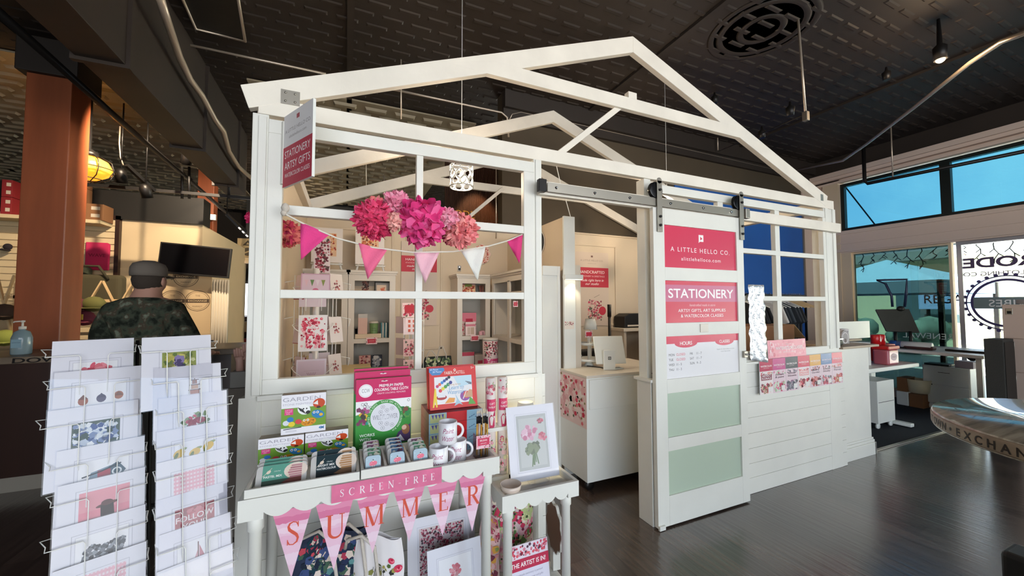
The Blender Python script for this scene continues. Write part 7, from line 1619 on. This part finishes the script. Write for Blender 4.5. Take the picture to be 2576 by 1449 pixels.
gm = mat('gold_letters', '#d9a850', .35, .6); s = B(); gx = P(1184, 540, Y=6.6).x - sgw.location.x; s.text('STORE', gx, P(1180, 580, Y=6.6).z - 1.8, .14, None, 6, al='RIGHT'); s.text('CODE', gx, P(1180, 549, Y=6.6).z - 1.8, .14, None, 6, al='RIGHT'); s.v = [(p[0] + .08, p[1], p[2]) for p in s.v]; s.build('gold_letters', gm, sgw)
lamp('assumed_sign_wall_spot', 'SPOT', (P(1205, 420, Y=6.3).x, 6.1, 4.0), 60, WARM, .03, spot=60, target=(P(1205, 520, Y=6.6).x, 6.62, 2.4))  # assumed lamp for the warm pool of light on the slats
gp = B(); g_ = random.Random(4); x0 = P(1262, 500, Y=6.4).x
for k in range(400): u, v = g_.uniform(0, .14), g_.uniform(1.9, 3.9); gp.disc(u, v, .022, g_.choice(['#33452a', '#26361f', '#4a5a36']), k % 5, 0, 6, .009, g_.uniform(0, 3))
gp.box(0, .15, .004, .05, 1.8, CEIL, '#1d2618'); o = gp.build('leaf_strip', 'paint', None, loc=(x0, 6.4, 0)); tag(o, 'narrow strip of green foliage wall beside the slatted sign wall', 'plant wall')
# caged amber pendant, track lights
ap = P(222, 425, Y=5.9); o = T('caged_pendant', 'amber glass caged pendant lamp glowing beside the timber column', 'pendant lamp', ap)
B().lathe([(.0, -.13), (.1, -.11), (.19, -.04), (.2, .02), (.16, .1), (.08, .14), (0, .15)], n=28).build('amber_globe', 'amber', o); b_ = B()
for k in range(8): a_ = 2 * PI * k / 8; b_.tube([(.09 * math.cos(a_), .09 * math.sin(a_), .16), (.2 * math.cos(a_), .2 * math.sin(a_), .09), (.225 * math.cos(a_), .225 * math.sin(a_), 0), (.18 * math.cos(a_), .18 * math.sin(a_), -.09), (.05 * math.cos(a_), .05 * math.sin(a_), -.15)], .005, 6)
for z, r_ in ((.0, .225), (-.12, .13)): b_.tube([(r_ * math.cos(a_), r_ * math.sin(a_), z) for a_ in [2 * PI * k / 24 for k in range(24)]], .005, 6, closed=True)
b_.build('wire_cage', 'iron', o); B().lathe([(.1, .14), (.07, .2), (.02, .24), (.012, CEIL - ap.z)], n=18).build('canopy', 'iron', o); B().ball((0, 0, -.005), .045, 10).build('bulb', 'bulb', o)
lamp('caged_pendant_light', 'POINT', ap + V((-.05, -.3, 0)), 16, (1, .58, .2), .12)
tr = B().bar(P(190, 462, Y=6.6), P(640, 500, Y=6.6), .04, .04).build('lighting_track', 'iron'); tag(tr, 'black lighting track running across the left hall ceiling', 'track')
tk = B().bar(P(318, 415, Y=6.2), P(388, 480, Y=6.55), .04, .04).build('lighting_track', 'iron'); tag(tk, 'short black track arm carrying the two spot heads', 'track')
for i, (x, y, tx, lit) in enumerate(((304, 440, .05, 1), (366, 478, -.12, 0), (470, 395, .2, 0))):
    o = T('track_spot', 'black track spot head %s' % ('lit, nearest the amber pendant', 'unlit, hanging at end of the track arm', 'unlit, beside the duct')[i], 'spotlight', P(x, y, Y=6.4), group='track spots in left hall'); hd = B().lathe([(.06, -.1), (.06, .02), (.045, .06), (.015, .08)], n=16).build('head', 'iron', o, rot=(R(20), tx, 0)); B().lathe([(.055, -.098), (0, -.096)], n=16).build('lens', 'led' if lit else 'iron', hd); B().tube([(0, 0, .04), (0, 0, CEIL - o.location.z - .03)], .009).build('stem', 'iron', o)
pipe('pendant_wire', 'pale looping wire above the lit track spot', [P(302, 318, Y=6.4), P(300, 360, Y=6.4), P(303, 395, Y=6.4), P(310, 415, Y=6.4)], .008, 'conduit', 'wire')
for i, x in enumerate((458, 476, 576)): pipe('track_drop', 'black drop rod holding the lighting track, %s' % ('left of the second column', 'beside the second column', 'right of the second column')[i], [P(x, 420, Y=6.6), P(x, 500, Y=6.6)], .016, 'iron', 'rod')
fl_ = T('strip_light', 'slim linear light low under the diagonal pipe by the booth post', 'light', P(600, 570, Y=6.5)); B().bar((-.15, 0, .16), (.12, 0, -.14), .03, .03).build('housing', 'iron', fl_); B().tube([(-.14, 0, .15), (-.14, 0, CEIL - fl_.location.z)], .006).build('hanger', 'iron', fl_)
for k in range(3): B().box(-.015, .015, -.02, -.015, -.007, .007).build('led_chip', 'led', fl_, loc=(.02 + .045 * k, -.02, -.03 - .05 * k), rot=(0, R(48), 0))
ex = T('exit_light', 'small lit square light on the second timber column', 'light', P(536, 547, Y=8.97)); B().box(-.05, .05, -.03, .02, -.055, .055).build('housing', 'cabb', ex, .004); B().box(-.045, .045, -.034, -.03, -.05, .05).build('diffuser', 'led_dim', ex)
# ================================================================== right: stub wall, desks, rack, table
stw = ST(B().box(4.32, 4.87, 2.13, 2.3, 0, 1.07).build('wall_stub', 'white', None, .002))
ST(B().box(4.31, 4.89, 2.105, 2.13, 0, .12).box(4.31, 4.885, 2.113, 2.13, .12, .145).box(4.31, 4.88, 2.12, 2.13, .145, .165).box(4.87, 4.895, 2.105, 2.3, 0, .12).build('baseboard_stub', 'white', None, .003))
wt = T('counter_ledge', 'grey-brown wooden ledge on top of the white stub wall', 'ledge', (4.30, 2.1, 1.071)); B().box(0, .64, -.03, .5, 0, .022).box(.64, 1.25, .38, .5, 0, .022).build('board', mat('weathered_wood', '#a8957f', .5, noise=(6, .15, (.2, 1, 1))), wt, .003)
LZ = 1.094
st2 = T('label_gun', 'black handheld tool lying on the wooden ledge', 'tool', (4.38, 2.18, LZ), R(10)); B().box(-.06, .12, -.04, .05, 0, .05).build('body', 'black', st2, .015, 3); B().box(-.07, .1, -.045, .05, .055, .07).build('lid', 'chrome', st2, .004); B().tube([(.12, 0, .03), (.17, 0, .03)], .006).build('tip', 'iron', st2)
pb3 = T('white_board', 'large white foam board leaning on its edge behind the ledge', 'board', (P(2112, 875, Y=2.52).x, 2.52, LZ)); B().box(0, P(2190, 875, Y=2.52).x - P(2112, 875, Y=2.52).x, 0, .01, 0, .2).build('sheet', 'cab', pb3)
pk = T('party_crown', 'grey decorated cardboard arch sign on the wooden ledge', 'ornament', (4.66, 2.22, LZ)); B().prism([(-.07, 0, 0), (.07, 0, 0), (.07, 0, .06)] + [(.07 * math.cos(a_), 0, .06 + .08 * math.sin(a_)) for a_ in [PI * k / 10 for k in range(1, 10)]] + [(-.07, 0, .06)], (0, .02, 0)).build('arch', mat('grey_card', '#a9a4a2', .7), pk); s = B(); s.ring(0, .06, .05, .056, '#f0ecea', 0); s.disc(0, .035, .02, '#6a5a5a', 0); s.build('print', 'ink', pk)
pkp = T('gift_packs', 'white box printed with rows of faces at right end of ledge', 'box', (4.77, 2.3, LZ)); B().box(0, .13, 0, .07, 0, .14).build('box', mat('grey_white_box', '#c9c4c4', .6), pkp, .003); s = B(); [s.disc(.025 + .04 * i, .03 + .08 * j, .012, '#8a8488', 0) for i in range(3) for j in range(2)]; [s.rect(.01 + .04 * i, .04 + .04 * i, .005, .012, '#7a3a3a', 0) for i in range(3)]; s.build('print', 'ink', pkp)
# the big cardboard box behind the right window, garment rack
bxb = T('long_carton', 'long brown cardboard box behind the right window of the booth', 'box', (3.5, 2.75, .70)); B().box(-.2, 1.25, 0, .4, 0, .56).build('box', CTN, bxb, .004); B().prism([(1.25, 0, .56), (1.42, -.02, .4), (1.42, .3, .4), (1.25, .4, .56)], (0, 0, .004)).build('flap', mat('pale_cardboard', '#d9b888', .8), bxb)
tbx = T('work_table', 'plain white table under the long cardboard box', 'table', (3.05, 2.62, 0)); B().box(0, 1.4, 0, .6, .66, .699).build('top', 'cab', tbx)
for x in (.05, 1.35):
    for y in (.05, .55): B().box(x - .02, x + .02, y - .02, y + .02, 0, .66).build('leg', 'cab', tbx)
gr = T('garment_rack', 'black garment rack hung with dark shirts between booth and street window', 'garment rack', (5.1, 3.3, 0), R(4)); x0g, x1g = -.62, 1.0; zg = 1.62
B().tube([(x0g, 0, .05), (x0g, 0, zg - .2), (x0g + .05, 0, zg - .06), (x0g + .2, 0, zg), (x1g, 0, zg), (x1g, 0, .05)], .016, 10).build('frame', 'iron', gr)
for x in (x0g, x1g): B().tube([(x, -.25, .04), (x, .25, .04)], .016, 8).build('foot', 'iron', gr)
def hung(i, x, z, m_, lab, shirt=True, hang='wire'):
    o = T('shirt_on_hanger' if shirt else 'coat_hanger', lab, 'shirt' if shirt else 'hanger', gr.matrix_basis @ V((x, 0, zg)), R(4) + R(90) + R(6 * math.sin(i * 2)), group='shirts on the garment rack' if shirt else 'empty wooden hangers')
    B().tube([(0, 0, -.08), (0, 0, -.02), (.012, 0, .015), (-.008, 0, .028), (-.018, 0, .014)], .003, 6).build('hook', 'steel', o); B().prism([(-.21, -.006, -.16), (-.02, -.006, -.075), (.02, -.006, -.075), (.21, -.006, -.16), (.2, -.006, -.175), (0, -.006, -.1), (-.2, -.006, -.175)], (0, .012, 0)).build('hanger', hang if isinstance(hang, str) else hang, o, .002)
    if shirt: B().prism([(-.2, -.02, -.165), (-.06, -.02, -.1), (.06, -.02, -.1), (.2, -.02, -.165), (.27, -.02, -.36), (.2, -.02, -.38), (.19, -.02, -.72), (-.19, -.02, -.72), (-.2, -.02, -.38), (-.27, -.02, -.36)], (0, .04, 0)).build('shirt', m_, o, .014, 3)
SH = [mat('black_jersey', '#15161a', .9), mat('charcoal_jersey', '#2a2e33', .9), mat('slate_jersey', '#3a4148', .9), mat('white_jersey', '#c9c6c2', .9)]
for i, x in enumerate((-.52, -.44, -.36, -.28, .0, .1, .2, .3, .4, .48)):
    hung(i, x, zg, SH[(0, 0, 0, 0, 3, 1, 2, 1, 1, 0)[i]], '%s shirt, %s from the left end of the garment rack' % (('black', 'black', 'black', 'black', 'white', 'charcoal', 'slate grey', 'charcoal', 'charcoal', 'black')[i], ('first', 'second', 'third', 'fourth', 'fifth', 'sixth', 'seventh', 'eighth', 'ninth', 'tenth')[i]))
for i in range(7): hung(i + 3, .56 + .05 * i, zg, None, 'empty wooden hanger at right end of the garment rack', False, WD)
# desk under the window, drawers, candy, etc
XD = 7.15
def desk(name, label, x0, x1, y0, y1, zt, th=.04, legs=True, o=None):
    r_ = o or T(name, label, 'desk', (x0, y0, 0)); w_, d_ = x1 - x0, y1 - y0
    B().box(0, w_, 0, d_, zt - th, zt).build('top', 'cab', r_, .008, 3)
    if legs:
        for x in (.05, w_ - .05):
            for y in (.05, d_ - .05): B().box(x - .025, x + .025, y - .025, y + .025, 0, zt - th).build('leg', 'cab', r_, .004)
    return r_
desk('window_desk', 'long grey white desk standing under the street window', 7.0, 8.05, 1.96, 3.7, .875)
desk('craft_desk', 'white height adjustable desk end behind the stub wall', 5.0, 6.82, 2.46, 3.1, .735, .05, False)
cdk = bpy.data.objects['craft_desk']; B().box(1.25, 1.35, .25, .4, .06, .685).build('lift_column', 'cab', cdk, .004); B().box(.1, 1.7, .3, .36, .64, .684).build('under_beam', 'cab', cdk); B().box(1.22, 1.3, -.12, .5, .02, .06).build('foot_bar', 'cab', cdk, .006)
cdb = T('storage_tower', 'white two door rolling storage tower under the craft desk', 'storage unit', (5.83, 2.48, 0)); B().box(0, .39, 0, .4, .07, .57).build('body', 'cab', cdb, .004); B().box(.02, .37, -.002, 0, .315, .32).build('door_gap', 'iron', cdb)
for x in (.05, .34): B().lathe([(.008, -.012), (.034, -.012), (.034, .012), (.008, .012)], (x, .03, .034), 16, mtx=Matrix.Rotation(R(90), 4, 'X')).build('caster', 'cab', cdb)
wp = T('leaning_board', 'tall white panel board leaning behind the end of the stub wall', 'board', (4.92, 2.34, 0)); B().box(0, .03, 0, .25, 0, .68).build('sheet', 'cab', wp)
ry0, ry1 = P(2440, 935, X=7.7).y, P(2320, 920, X=7.7).y
rc = T('rolling_cabinet', 'white two drawer rolling cabinet under the street window desk', 'cabinet', (7.7, ry0, 0)); L_ = ry1 - ry0
B().box(0, .33, 0, L_, .09, .62).build('body', 'cab', rc, .006); B().box(-.012, 0, .01, L_ - .01, .10, .345).build('drawer', 'cab', rc, .004); dr2 = B().box(-.012, 0, .01, L_ - .01, .36, .61).build('drawer', 'cab', rc, .004); B().box(-.016, -.012, L_ * .4, L_ * .65, .53, .536).build('handle_slot', 'iron', dr2); B().box(-.014, -.011, L_ - .1, L_ - .01, .346, .36).build('corner_slot', 'iron', rc)
for y in (.05, L_ - .05): B().ball((.05, y, .045), .042, 12).build('caster', 'cab', rc)
def bx(px0, px1, X_): return P(px1, 990, X=X_).y, P(px0, 990, X=X_).y
ya, yb_ = bx(2286, 2322, 7.55); bwb = T('brown_carton', 'brown cardboard box on the floor under the cream basket', 'box', (7.55, ya, .007)); B().box(0, .3, 0, yb_ - ya, 0, .19).build('box', CTN, bwb, .003)
bw = T('wood_bowl_box', 'cream round storage basket on the brown box under the window desk', 'basket', (7.7, (ya + yb_) / 2 + .02, .199)); B().lathe([(.1, 0), (.12, .02), (.145, .2), (.138, .2), (.11, .03), (0, .03)], n=28).build('basket', mat('cream_basket', '#d9cfb0', .7), bw)
ya, yb_ = bx(2254, 2285, 7.55); wcr = T('white_crate', 'white plastic crate beside the brown box under the desk', 'crate', (7.55, ya, .007)); B().box(0, .24, 0, yb_ - ya, 0, .2).build('crate', 'cab', wcr, .012)
wcb = T('brown_carton', 'open brown carton on the white crate under the window desk', 'box', (7.56, ya + .02, .208)); B().box(0, .28, 0, yb_ - ya - .03, 0, .2).build('box', CTN, wcb, .003)
# candy jars on the craft desk
redp = mat('red_plastic', '#c81f22', .3)
for i, (x, y, zz0) in enumerate(((6.3, 2.58, .736), (6.55, 2.72, .736))):
    o = T('candy_tub', ('clear tub of red sweets with red lid, front of the craft desk', 'red topped sweet tub behind the first')[i], 'tub', (x, y, zz0), group='candy tubs'); B().box(-.13, .13, -.08, .08, 0, .19).build('tub', mat('red_sweets', ('#b8606a', '#b01c20')[i], .25), o, .025, 3); B().box(-.138, .138, -.088, .088, .19, .235).build('lid', redp, o, .012, 3); s = B(); s.disc(0, .1, .075, '#e3c9cc', 0, -.081, 20, .045); s.text('SWEETS', 0, .09, .022, '#8a4a58', 1, -.081, w=.1); s.build('label', 'ink', o)
for i in range(2):
    o = T('red_canister', 'red canister with white face stacked on the candy tubs, %s one' % ('left', 'right')[i], 'canister', (6.27 + .11 * i, 2.66, .972), group='red canisters'); B().lathe([(.048, 0), (.05, .12), (.04, .13), (0, .13)], n=18).build('can', redp, o); s = B(); s.disc(0, .065, .02, '#e8d0cc', 0, -.0505); s.build('label', 'ink', o)
fsg = T('price_easel', 'white folded sign board standing on the craft desk', 'sign', (6.0, 2.6, .736), R(30)); B().box(0, .01, 0, .25, 0, .28).build('board', 'cab', fsg)
# heat press / easel screen
hp = T('drawing_display', 'grey tilted drawing display on a black stand with tall blue handle frame', 'display', (7.35, 2.9, .876))
A_, B_, C_, D_ = (P(2203, 778, X=7.25), P(2287, 777, X=7.5), P(2314, 836, X=7.4), P(2230, 832, X=7.15))
o_ = hp.location; pts = [v - o_ for v in (A_, B_, C_, D_)]; nrm_ = (pts[1] - pts[0]).cross(pts[3] - pts[0]).normalized() * .03
B().prism(pts, nrm_).build('screen_panel', mat('grey_panel', '#4a4c46', .5), hp, .004)
B().tube([P(2245, 772, X=7.4) - o_, P(2243, 745, X=7.4) - o_, P(2228, 714, X=7.4) - o_, P(2205, 705, X=7.4) - o_, P(2281, 703, X=7.5) - o_, P(2280, 735, X=7.5) - o_, P(2276, 772, X=7.5) - o_], .016, 8).build('handle_frame', mat('navy_frame', '#1d2a4a', .4), hp)
B().ball(P(2266, 777, X=7.45) - o_, .07, 12, sz=(1, .6, .6)).build('hinge', 'black', hp)
for x in (2252, 2290): B().tube([P(x, 833, X=7.3) - o_, V((P(x, 833, X=7.3).x, P(x, 833, X=7.3).y, .876)) - o_], .02).build('post', 'iron', hp)
B().box(-.2, .25, -.2, .2, 0, .02).build('base_plate', 'iron', hp)
# table-top oddments by the window
for nm, lab, ct, px, py, sz, m_ in (('fabric_roll', 'white fabric roll lying on the window desk', 'roll', 2300, 868, (.05, .35), 'cab'), ('blue_cutter', 'blue cutting tool on the window desk', 'tool', 2255, 866, (.05, .12), 'blue')):
    p = P(px, py, X=7.2); o = T(nm, lab, ct, (7.2, p.y, .875 + sz[0] + .001)); B().lathe([(.01, -sz[1] / 2), (sz[0], -sz[1] / 2), (sz[0], sz[1] / 2), (.01, sz[1] / 2)], n=16, mtx=Matrix.Rotation(R(90), 4, 'X')).build('roll', m_, o)
o = T('laptop', 'closed black laptop on the right end of the window desk', 'laptop', (7.3, 2.0, .876)); B().box(0, .3, 0, .38, 0, .025).build('body', 'iron', o, .006)
o = T('dark_pouch', 'dark red and black pouch on the window desk', 'pouch', (7.15, 2.44, .876)); B().box(0, .12, 0, .3, 0, .05).build('body', mat('maroon_pouch', '#4a2a28', .7), o, .02, 3)
o = T('black_folder', 'black folder lying on the white rolling cabinet', 'folder', (7.72, ry0 + .12, .621)); B().box(0, .2, .08, .33, 0, .025).build('body', 'black', o, .004)
o = T('small_box', 'mauve box with roll of tape on the rolling cabinet', 'box', (7.74, ry0 - .02, .621)); B().box(0, .2, 0, .17, 0, .09).build('box', mat('mauve_card', '#a89aa4', .7), o, .003); B().lathe([(.03, -.02), (.05, -.02), (.05, .02), (.03, .02)], (.1, .03, .15), 18, mtx=Matrix.Rotation(R(80), 4, 'Y')).build('tape', 'iron', o)
# beige locker drawers and black speaker, far right
fy = 1.74; fx = P(2520, 770, Y=fy).x
fc_ = T('locker_cabinet', 'tall beige steel locker cabinet at right edge, in front of street window', 'cabinet', (fx, fy - .5, 0), -R(0)); BG = mat('beige_steel', '#c9b3a4', .5)
B().box(0, .45, 0, .5, 0, 1.49).build('body', BG, fc_, .004)
for k in range(4):
    z = .02 + k * .366; d_ = B().box(-.016, 0, .006, .494, z, z + .358).build('drawer', BG, fc_, .003); B().box(-.022, -.016, .42, .47, z + .26, z + .33).build('lock', 'steel', d_, .003); B().box(-.025, -.022, .43, .46, z + .27, z + .3).build('keyhole', 'iron', d_)
ct = T('cable_coil', 'coil of grey tubing lying on top of the locker cabinet', 'coil', (fx + .12, fy - .2, 1.491)); B().tube([(.09 * math.cos(a_ * 2.6), .12 * math.sin(a_ * 2.6), .012 + .004 * a_) for a_ in [k * .1 for k in range(100)]], .01, 6).build('tube', mat('grey_tube', '#b9b4b0', .5), ct)
jg = T('spray_bottle', 'white bottle with dark green top standing on the locker cabinet', 'bottle', (fx + .1, fy - .34, 1.491)); B().lathe([(.05, 0), (.055, .02), (.055, .2), (.05, .22)], n=20).build('bottle', 'cab', jg); B().lathe([(.058, .22), (.045, .36), (.03, .38), (0, .385)], n=18).build('top', mat('dark_green_top', '#2c3d30', .5), jg)
spx = P(2475, 852, Y=1.80).x; spk = T('speaker_cabinet', 'tall black speaker cabinet standing beside the beige locker', 'speaker', (spx, 1.665, 0)); hz = P(2475, 852, Y=1.80).z; B().box(0, .28, 0, .14, 0, hz).build('body', mat('black_vinyl', '#34332f', .7, bump=(120, .4)), spk, .006); B().box(.01, .27, -.006, 0, .03, hz - .03).build('grille', 'black', spk)
# round high table with stamped rim
RTX, RTY, RTZ, RTR = 2.5496, .2631, 1.05, .588
rt = T('round_bar_table', 'round wooden bar table with stamped lettering round its rim, lower right corner', 'table', (RTX, RTY, 0))
mt_ = mat('streaked_wood_top', '#8d8a7c', .2, coat=.8); n_ = mt_.node_tree; b__ = n_.nodes['Principled BSDF']; tcx = n_.nodes.new('ShaderNodeTexCoord'); mpx = n_.nodes.new('ShaderNodeMapping'); mpx.inputs['Scale'].default_value = (.8, 9, 1); mpx.inputs['Rotation'].default_value = (0, 0, R(30)); nx_ = n_.nodes.new('ShaderNodeTexNoise'); nx_.inputs['Scale'].default_value = 4; nx_.inputs['Detail'].default_value = 6; rx_ = n_.nodes.new('ShaderNodeValToRGB')
rx_.color_ramp.elements[0].position = .35; rx_.color_ramp.elements[1].position = .65; rx_.color_ramp.elements[0].color = (*hexc('#6f6a5e'), 1); rx_.color_ramp.elements[1].color = (*hexc('#bdb8a6'), 1)
n_.links.new(tcx.outputs['Object'], mpx.inputs[0]); n_.links.new(mpx.outputs[0], nx_.inputs['Vector']); n_.links.new(nx_.outputs['Fac'], rx_.inputs[0]); n_.links.new(rx_.outputs[0], b__.inputs['Base Color'])
B().lathe([(0, RTZ - .062), (RTR - .003, RTZ - .062), (RTR, RTZ - .058), (RTR, RTZ - .004), (RTR - .004, RTZ), (0, RTZ)], n=96).build('table_top', mt_, rt)
B().lathe([(RTR + .0005, RTZ - .056), (RTR + .003, RTZ - .05), (RTR + .003, RTZ - .012), (RTR + .0005, RTZ - .006)], n=96).build('rim_band', mat('stamped_rim', '#8c7c66', .45, noise=(12, .25)), rt)
s = B(); a0 = R(133); word = 'DOWNTOWN•EXCHANGE•'; i0 = word.index('•'); st = R(4.05)
for rep in range(3):
    for k, ch in enumerate(word):
        if ch == ' ': continue
        aa = a0 + (k - i0) * st + rep * len(word) * st
        def wr(p, aa=aa):
            t_ = aa + p[0] / RTR; return ((RTR + .0036 - p[1] * 0) * math.cos(t_), (RTR + .0036) * math.sin(t_), p[2])
        s.text(ch, 0, RTZ - .047, .03, '#2a2018', 0, wrap=wr, bold=.02)
s.build('stamped_print', 'ink', rt)
B().lathe([(.3, 0), (.3, .02), (.06, .05), (.045, .1), (.045, RTZ - .1), (.12, RTZ - .062)], n=28).build('pedestal', 'iron', rt)
cr = T('black_stand', 'black device edge at lower right, beside the floor', 'stand', P(2572, 1440, Z=.3)); cr.location = V((P(2573, 1445, Z=.35).x + .16, P(2573, 1445, Z=.35).y, 0)); B().box(-.02, .14, -.1, .1, 0, .36).build('body', 'black', cr, .02, 3)
# ================================================================== lettering on the door glass, outside
gl_ = T('door_lettering', 'mirrored purple window lettering on the glass street door', 'window lettering', (XW + .05, 2.4, 0), -R(90)); s = B()
mir = lambda p: (-p[0], p[1], p[2])
zc = P(2430, 660, X=XW).z; z2_ = P(2430, 676, X=XW).z
s.text('CIBRODE', 0, zc - .08, .14, '#5a4a6a', 0, wrap=mir, w=1.0, bold=.03); s.text('VINTAGE CLOTHING CO', 0, zc - .2, .06, '#5a4a6a', 0, wrap=mir, w=1.0)
s.v = [(p[0] + .47, p[1], p[2]) for p in s.v]; s.build('lettering', 'ink', gl_)
bg_ = T('door_badge', 'round scalloped badge decal on the glass street door', 'window decal', (XW + .05, P(2530, 762, X=XW).y, P(2530, 762, X=XW).z), -R(90)); s = B(); s.ring(0, 0, .3, .33, '#4a4270', 0, 0, 48); s.ring(0, 0, .36, .375, '#4a4270', 0, 0, 48)
for k in range(28): a_ = 2 * PI * k / 28; s.disc(.385 * math.cos(a_), .385 * math.sin(a_), .022, '#4a4270', 0, 0, 8)
s.rect(-.3, .3, -.08, .08, '#7a8a8c', 1); s.text('VIBES', 0, -.05, .1, '#f4f4f4', 2, wrap=mir); s.build('decal', 'ink', bg_)
# canopy tent, posts and greenery on the pavement
tn = T('canopy_tent', 'pale blue canopy tent standing on the pavement outside', 'tent', (13.2, 5.3, -.05)); zr = P(2250, 708, X=11.8).z + .05; S_ = 1.45
b_ = B(); ap_ = (0, 0, P(2255, 652, X=13.2).z + .05); cs = [(-S_, -S_, zr), (S_, -S_, zr), (S_, S_, zr), (-S_, S_, zr)]; b_._add([ap_] + cs, [(0, 1, 2), (0, 2, 3), (0, 3, 4), (0, 4, 1)]); b_.build('roof', mat('pale_blue_canvas', '#a9cfe6', .8), tn, solid=.01)
b_ = B()
for i in range(4): p, q2 = V(cs[i]), V(cs[(i + 1) % 4]); b_._add([p, q2, q2 - V((0, 0, .28)), p - V((0, 0, .28))], [(0, 1, 2, 3)])
b_.build('valance', mat('grey_canvas', '#6f8490', .8), tn, solid=.01)
for c_ in cs: B().box(c_[0] - .04, c_[0] + .04, c_[1] - .04, c_[1] + .04, 0, zr).build('leg', 'iron', tn)
HEDGE = mat('grey_green_hedge', '#6f8374', .9, noise=(3, .4), bump=(9, 1.))
for i, (x, y, r_) in enumerate(((16.2, 5.9, .7), (16.4, 7.6, .75), (16.6, 9.4, .8))):
    g_ = random.Random(i + 40); b_ = B()
    for k in range(14): b_.ball((g_.uniform(-.6, .6) * r_, g_.uniform(-.6, .6) * r_, .5 + g_.uniform(-.2, .5) * r_), r_ * g_.uniform(.35, .5), 10)
    b_.box(-.1, .1, -.1, .1, 0, .6); o = b_.build('street_bush', HEDGE, None, loc=(x, y, -.05)); tag(o, 'rounded grey green bush beyond the canopy tent, %s' % ('nearest the door pane', 'behind its middle', 'farthest from the door')[i], 'bush', 'street bushes')
bl = T('street_building', 'long low pale building across the street outside', 'building', (19, 8, -.05)); B().box(0, 4, -14, 18, 0, 3.1).build('wall', mat('pale_stucco', '#c9c7a4', .9), bl); B().box(-.6, 4.2, -14.2, 18.2, 3.1, 3.4).build('roof_edge', mat('roof_fascia', '#8a8f8a', .8), bl)
for k in range(7): B().box(-.03, 0, -9 + 3.4 * k, -7.4 + 3.4 * k, .9, 2.3).build('window', mat('dark_shop_glass', '#50646a', .3), bl)
sgb = T('street_sign_board', 'pale blue and white shop sign board across the street', 'sign', (18.3, P(2310, 752, X=18.3).y - 1.2, P(2310, 752, X=18.3).z - .35), -R(90)); B().box(-1.2, .7, 0, .08, 0, .7).build('board', mat('pale_blue_board', '#86a6d0', .7), sgb)
for x in (-1.0, .5): B().box(x - .04, x + .04, .08, .14, -sgb.location.z - .05, .6).build('post', 'iron', sgb); s = B(); s.text('REGAL', -.5, .2, .3, '#eef4fa', 24, w=1.1); s.build('lettering', 'ink', sgb)
rn = B(); rn.text('RENEWAL', 0, 0, .09, '#e8f2ee', 0, wrap=mir); o = rn.build('window_decal', 'ink', None, loc=(XW + .05, P(2328, 847, X=XW).y, P(2328, 852, X=XW).z), rot=(0, 0, -R(90))); tag(o, 'mirrored white RENEWAL lettering low on the tinted window', 'window lettering')
# icicle string lights under the porch edge
for i in range(16):
    g_ = random.Random(100 + i); y = 1.6 + i * .17; x = XW + 1.3; z = 2.52; b_ = B(); pts = [(0, 0, 0)]; l_ = g_.uniform(.15, .42)
    for k in range(1, 6): pts.append((0, .03 * math.sin(k * 2 + i), -l_ * k / 5))
    b_.tube(pts, .007, 5)
    for k in (2, 3, 4): b_.tube([pts[k], (0, pts[k][1] + .05 * (-1) ** k, pts[k][2] - .05)], .006, 5)
    o = b_.build('icicle_light', 'iron', None, loc=(x, y, z)); tag(o, 'dark icicle string light strand hanging under the porch edge outside', 'string light', 'icicle lights under the porch')
o = B().tube([(XW + 1.3, 1.2, 2.525), (XW + 1.3, 3.2, 2.5), (XW + 1.3, 5.2, 2.53)], .008, 6).build('light_string', 'iron'); tag(o, 'cable of the icicle string lights under the porch', 'cable')
dchain = B().tube([P(2122, 466, X=XW + .17), P(2125, 468, X=XW + .6), P(2205, 570, X=XW + .9), V((XW + 1.05, P(2205, 570, X=XW + .9).y - .05, 2.65))], .012, 6).build('sign_chain', 'iron'); tag(dchain, 'dark chain slanting across the transom window outside', 'chain')

vq = [P(x, y, Z=4.12) for x, y in ((420, -90), (492, 72), (617, 104), (588, -70))]; vt = T('ceiling_vent', 'dark square ceiling vent with bright metal edge at upper left of the gable', 'vent', vq[0]); vq = [v - vq[0] for v in vq]
B().tube(vq, .014, 6, closed=True).build('edge_trim', 'conduit', vt); B().prism([v + V((0, 0, .004)) for v in vq], (0, 0, .02)).build('panel', 'black', vt)
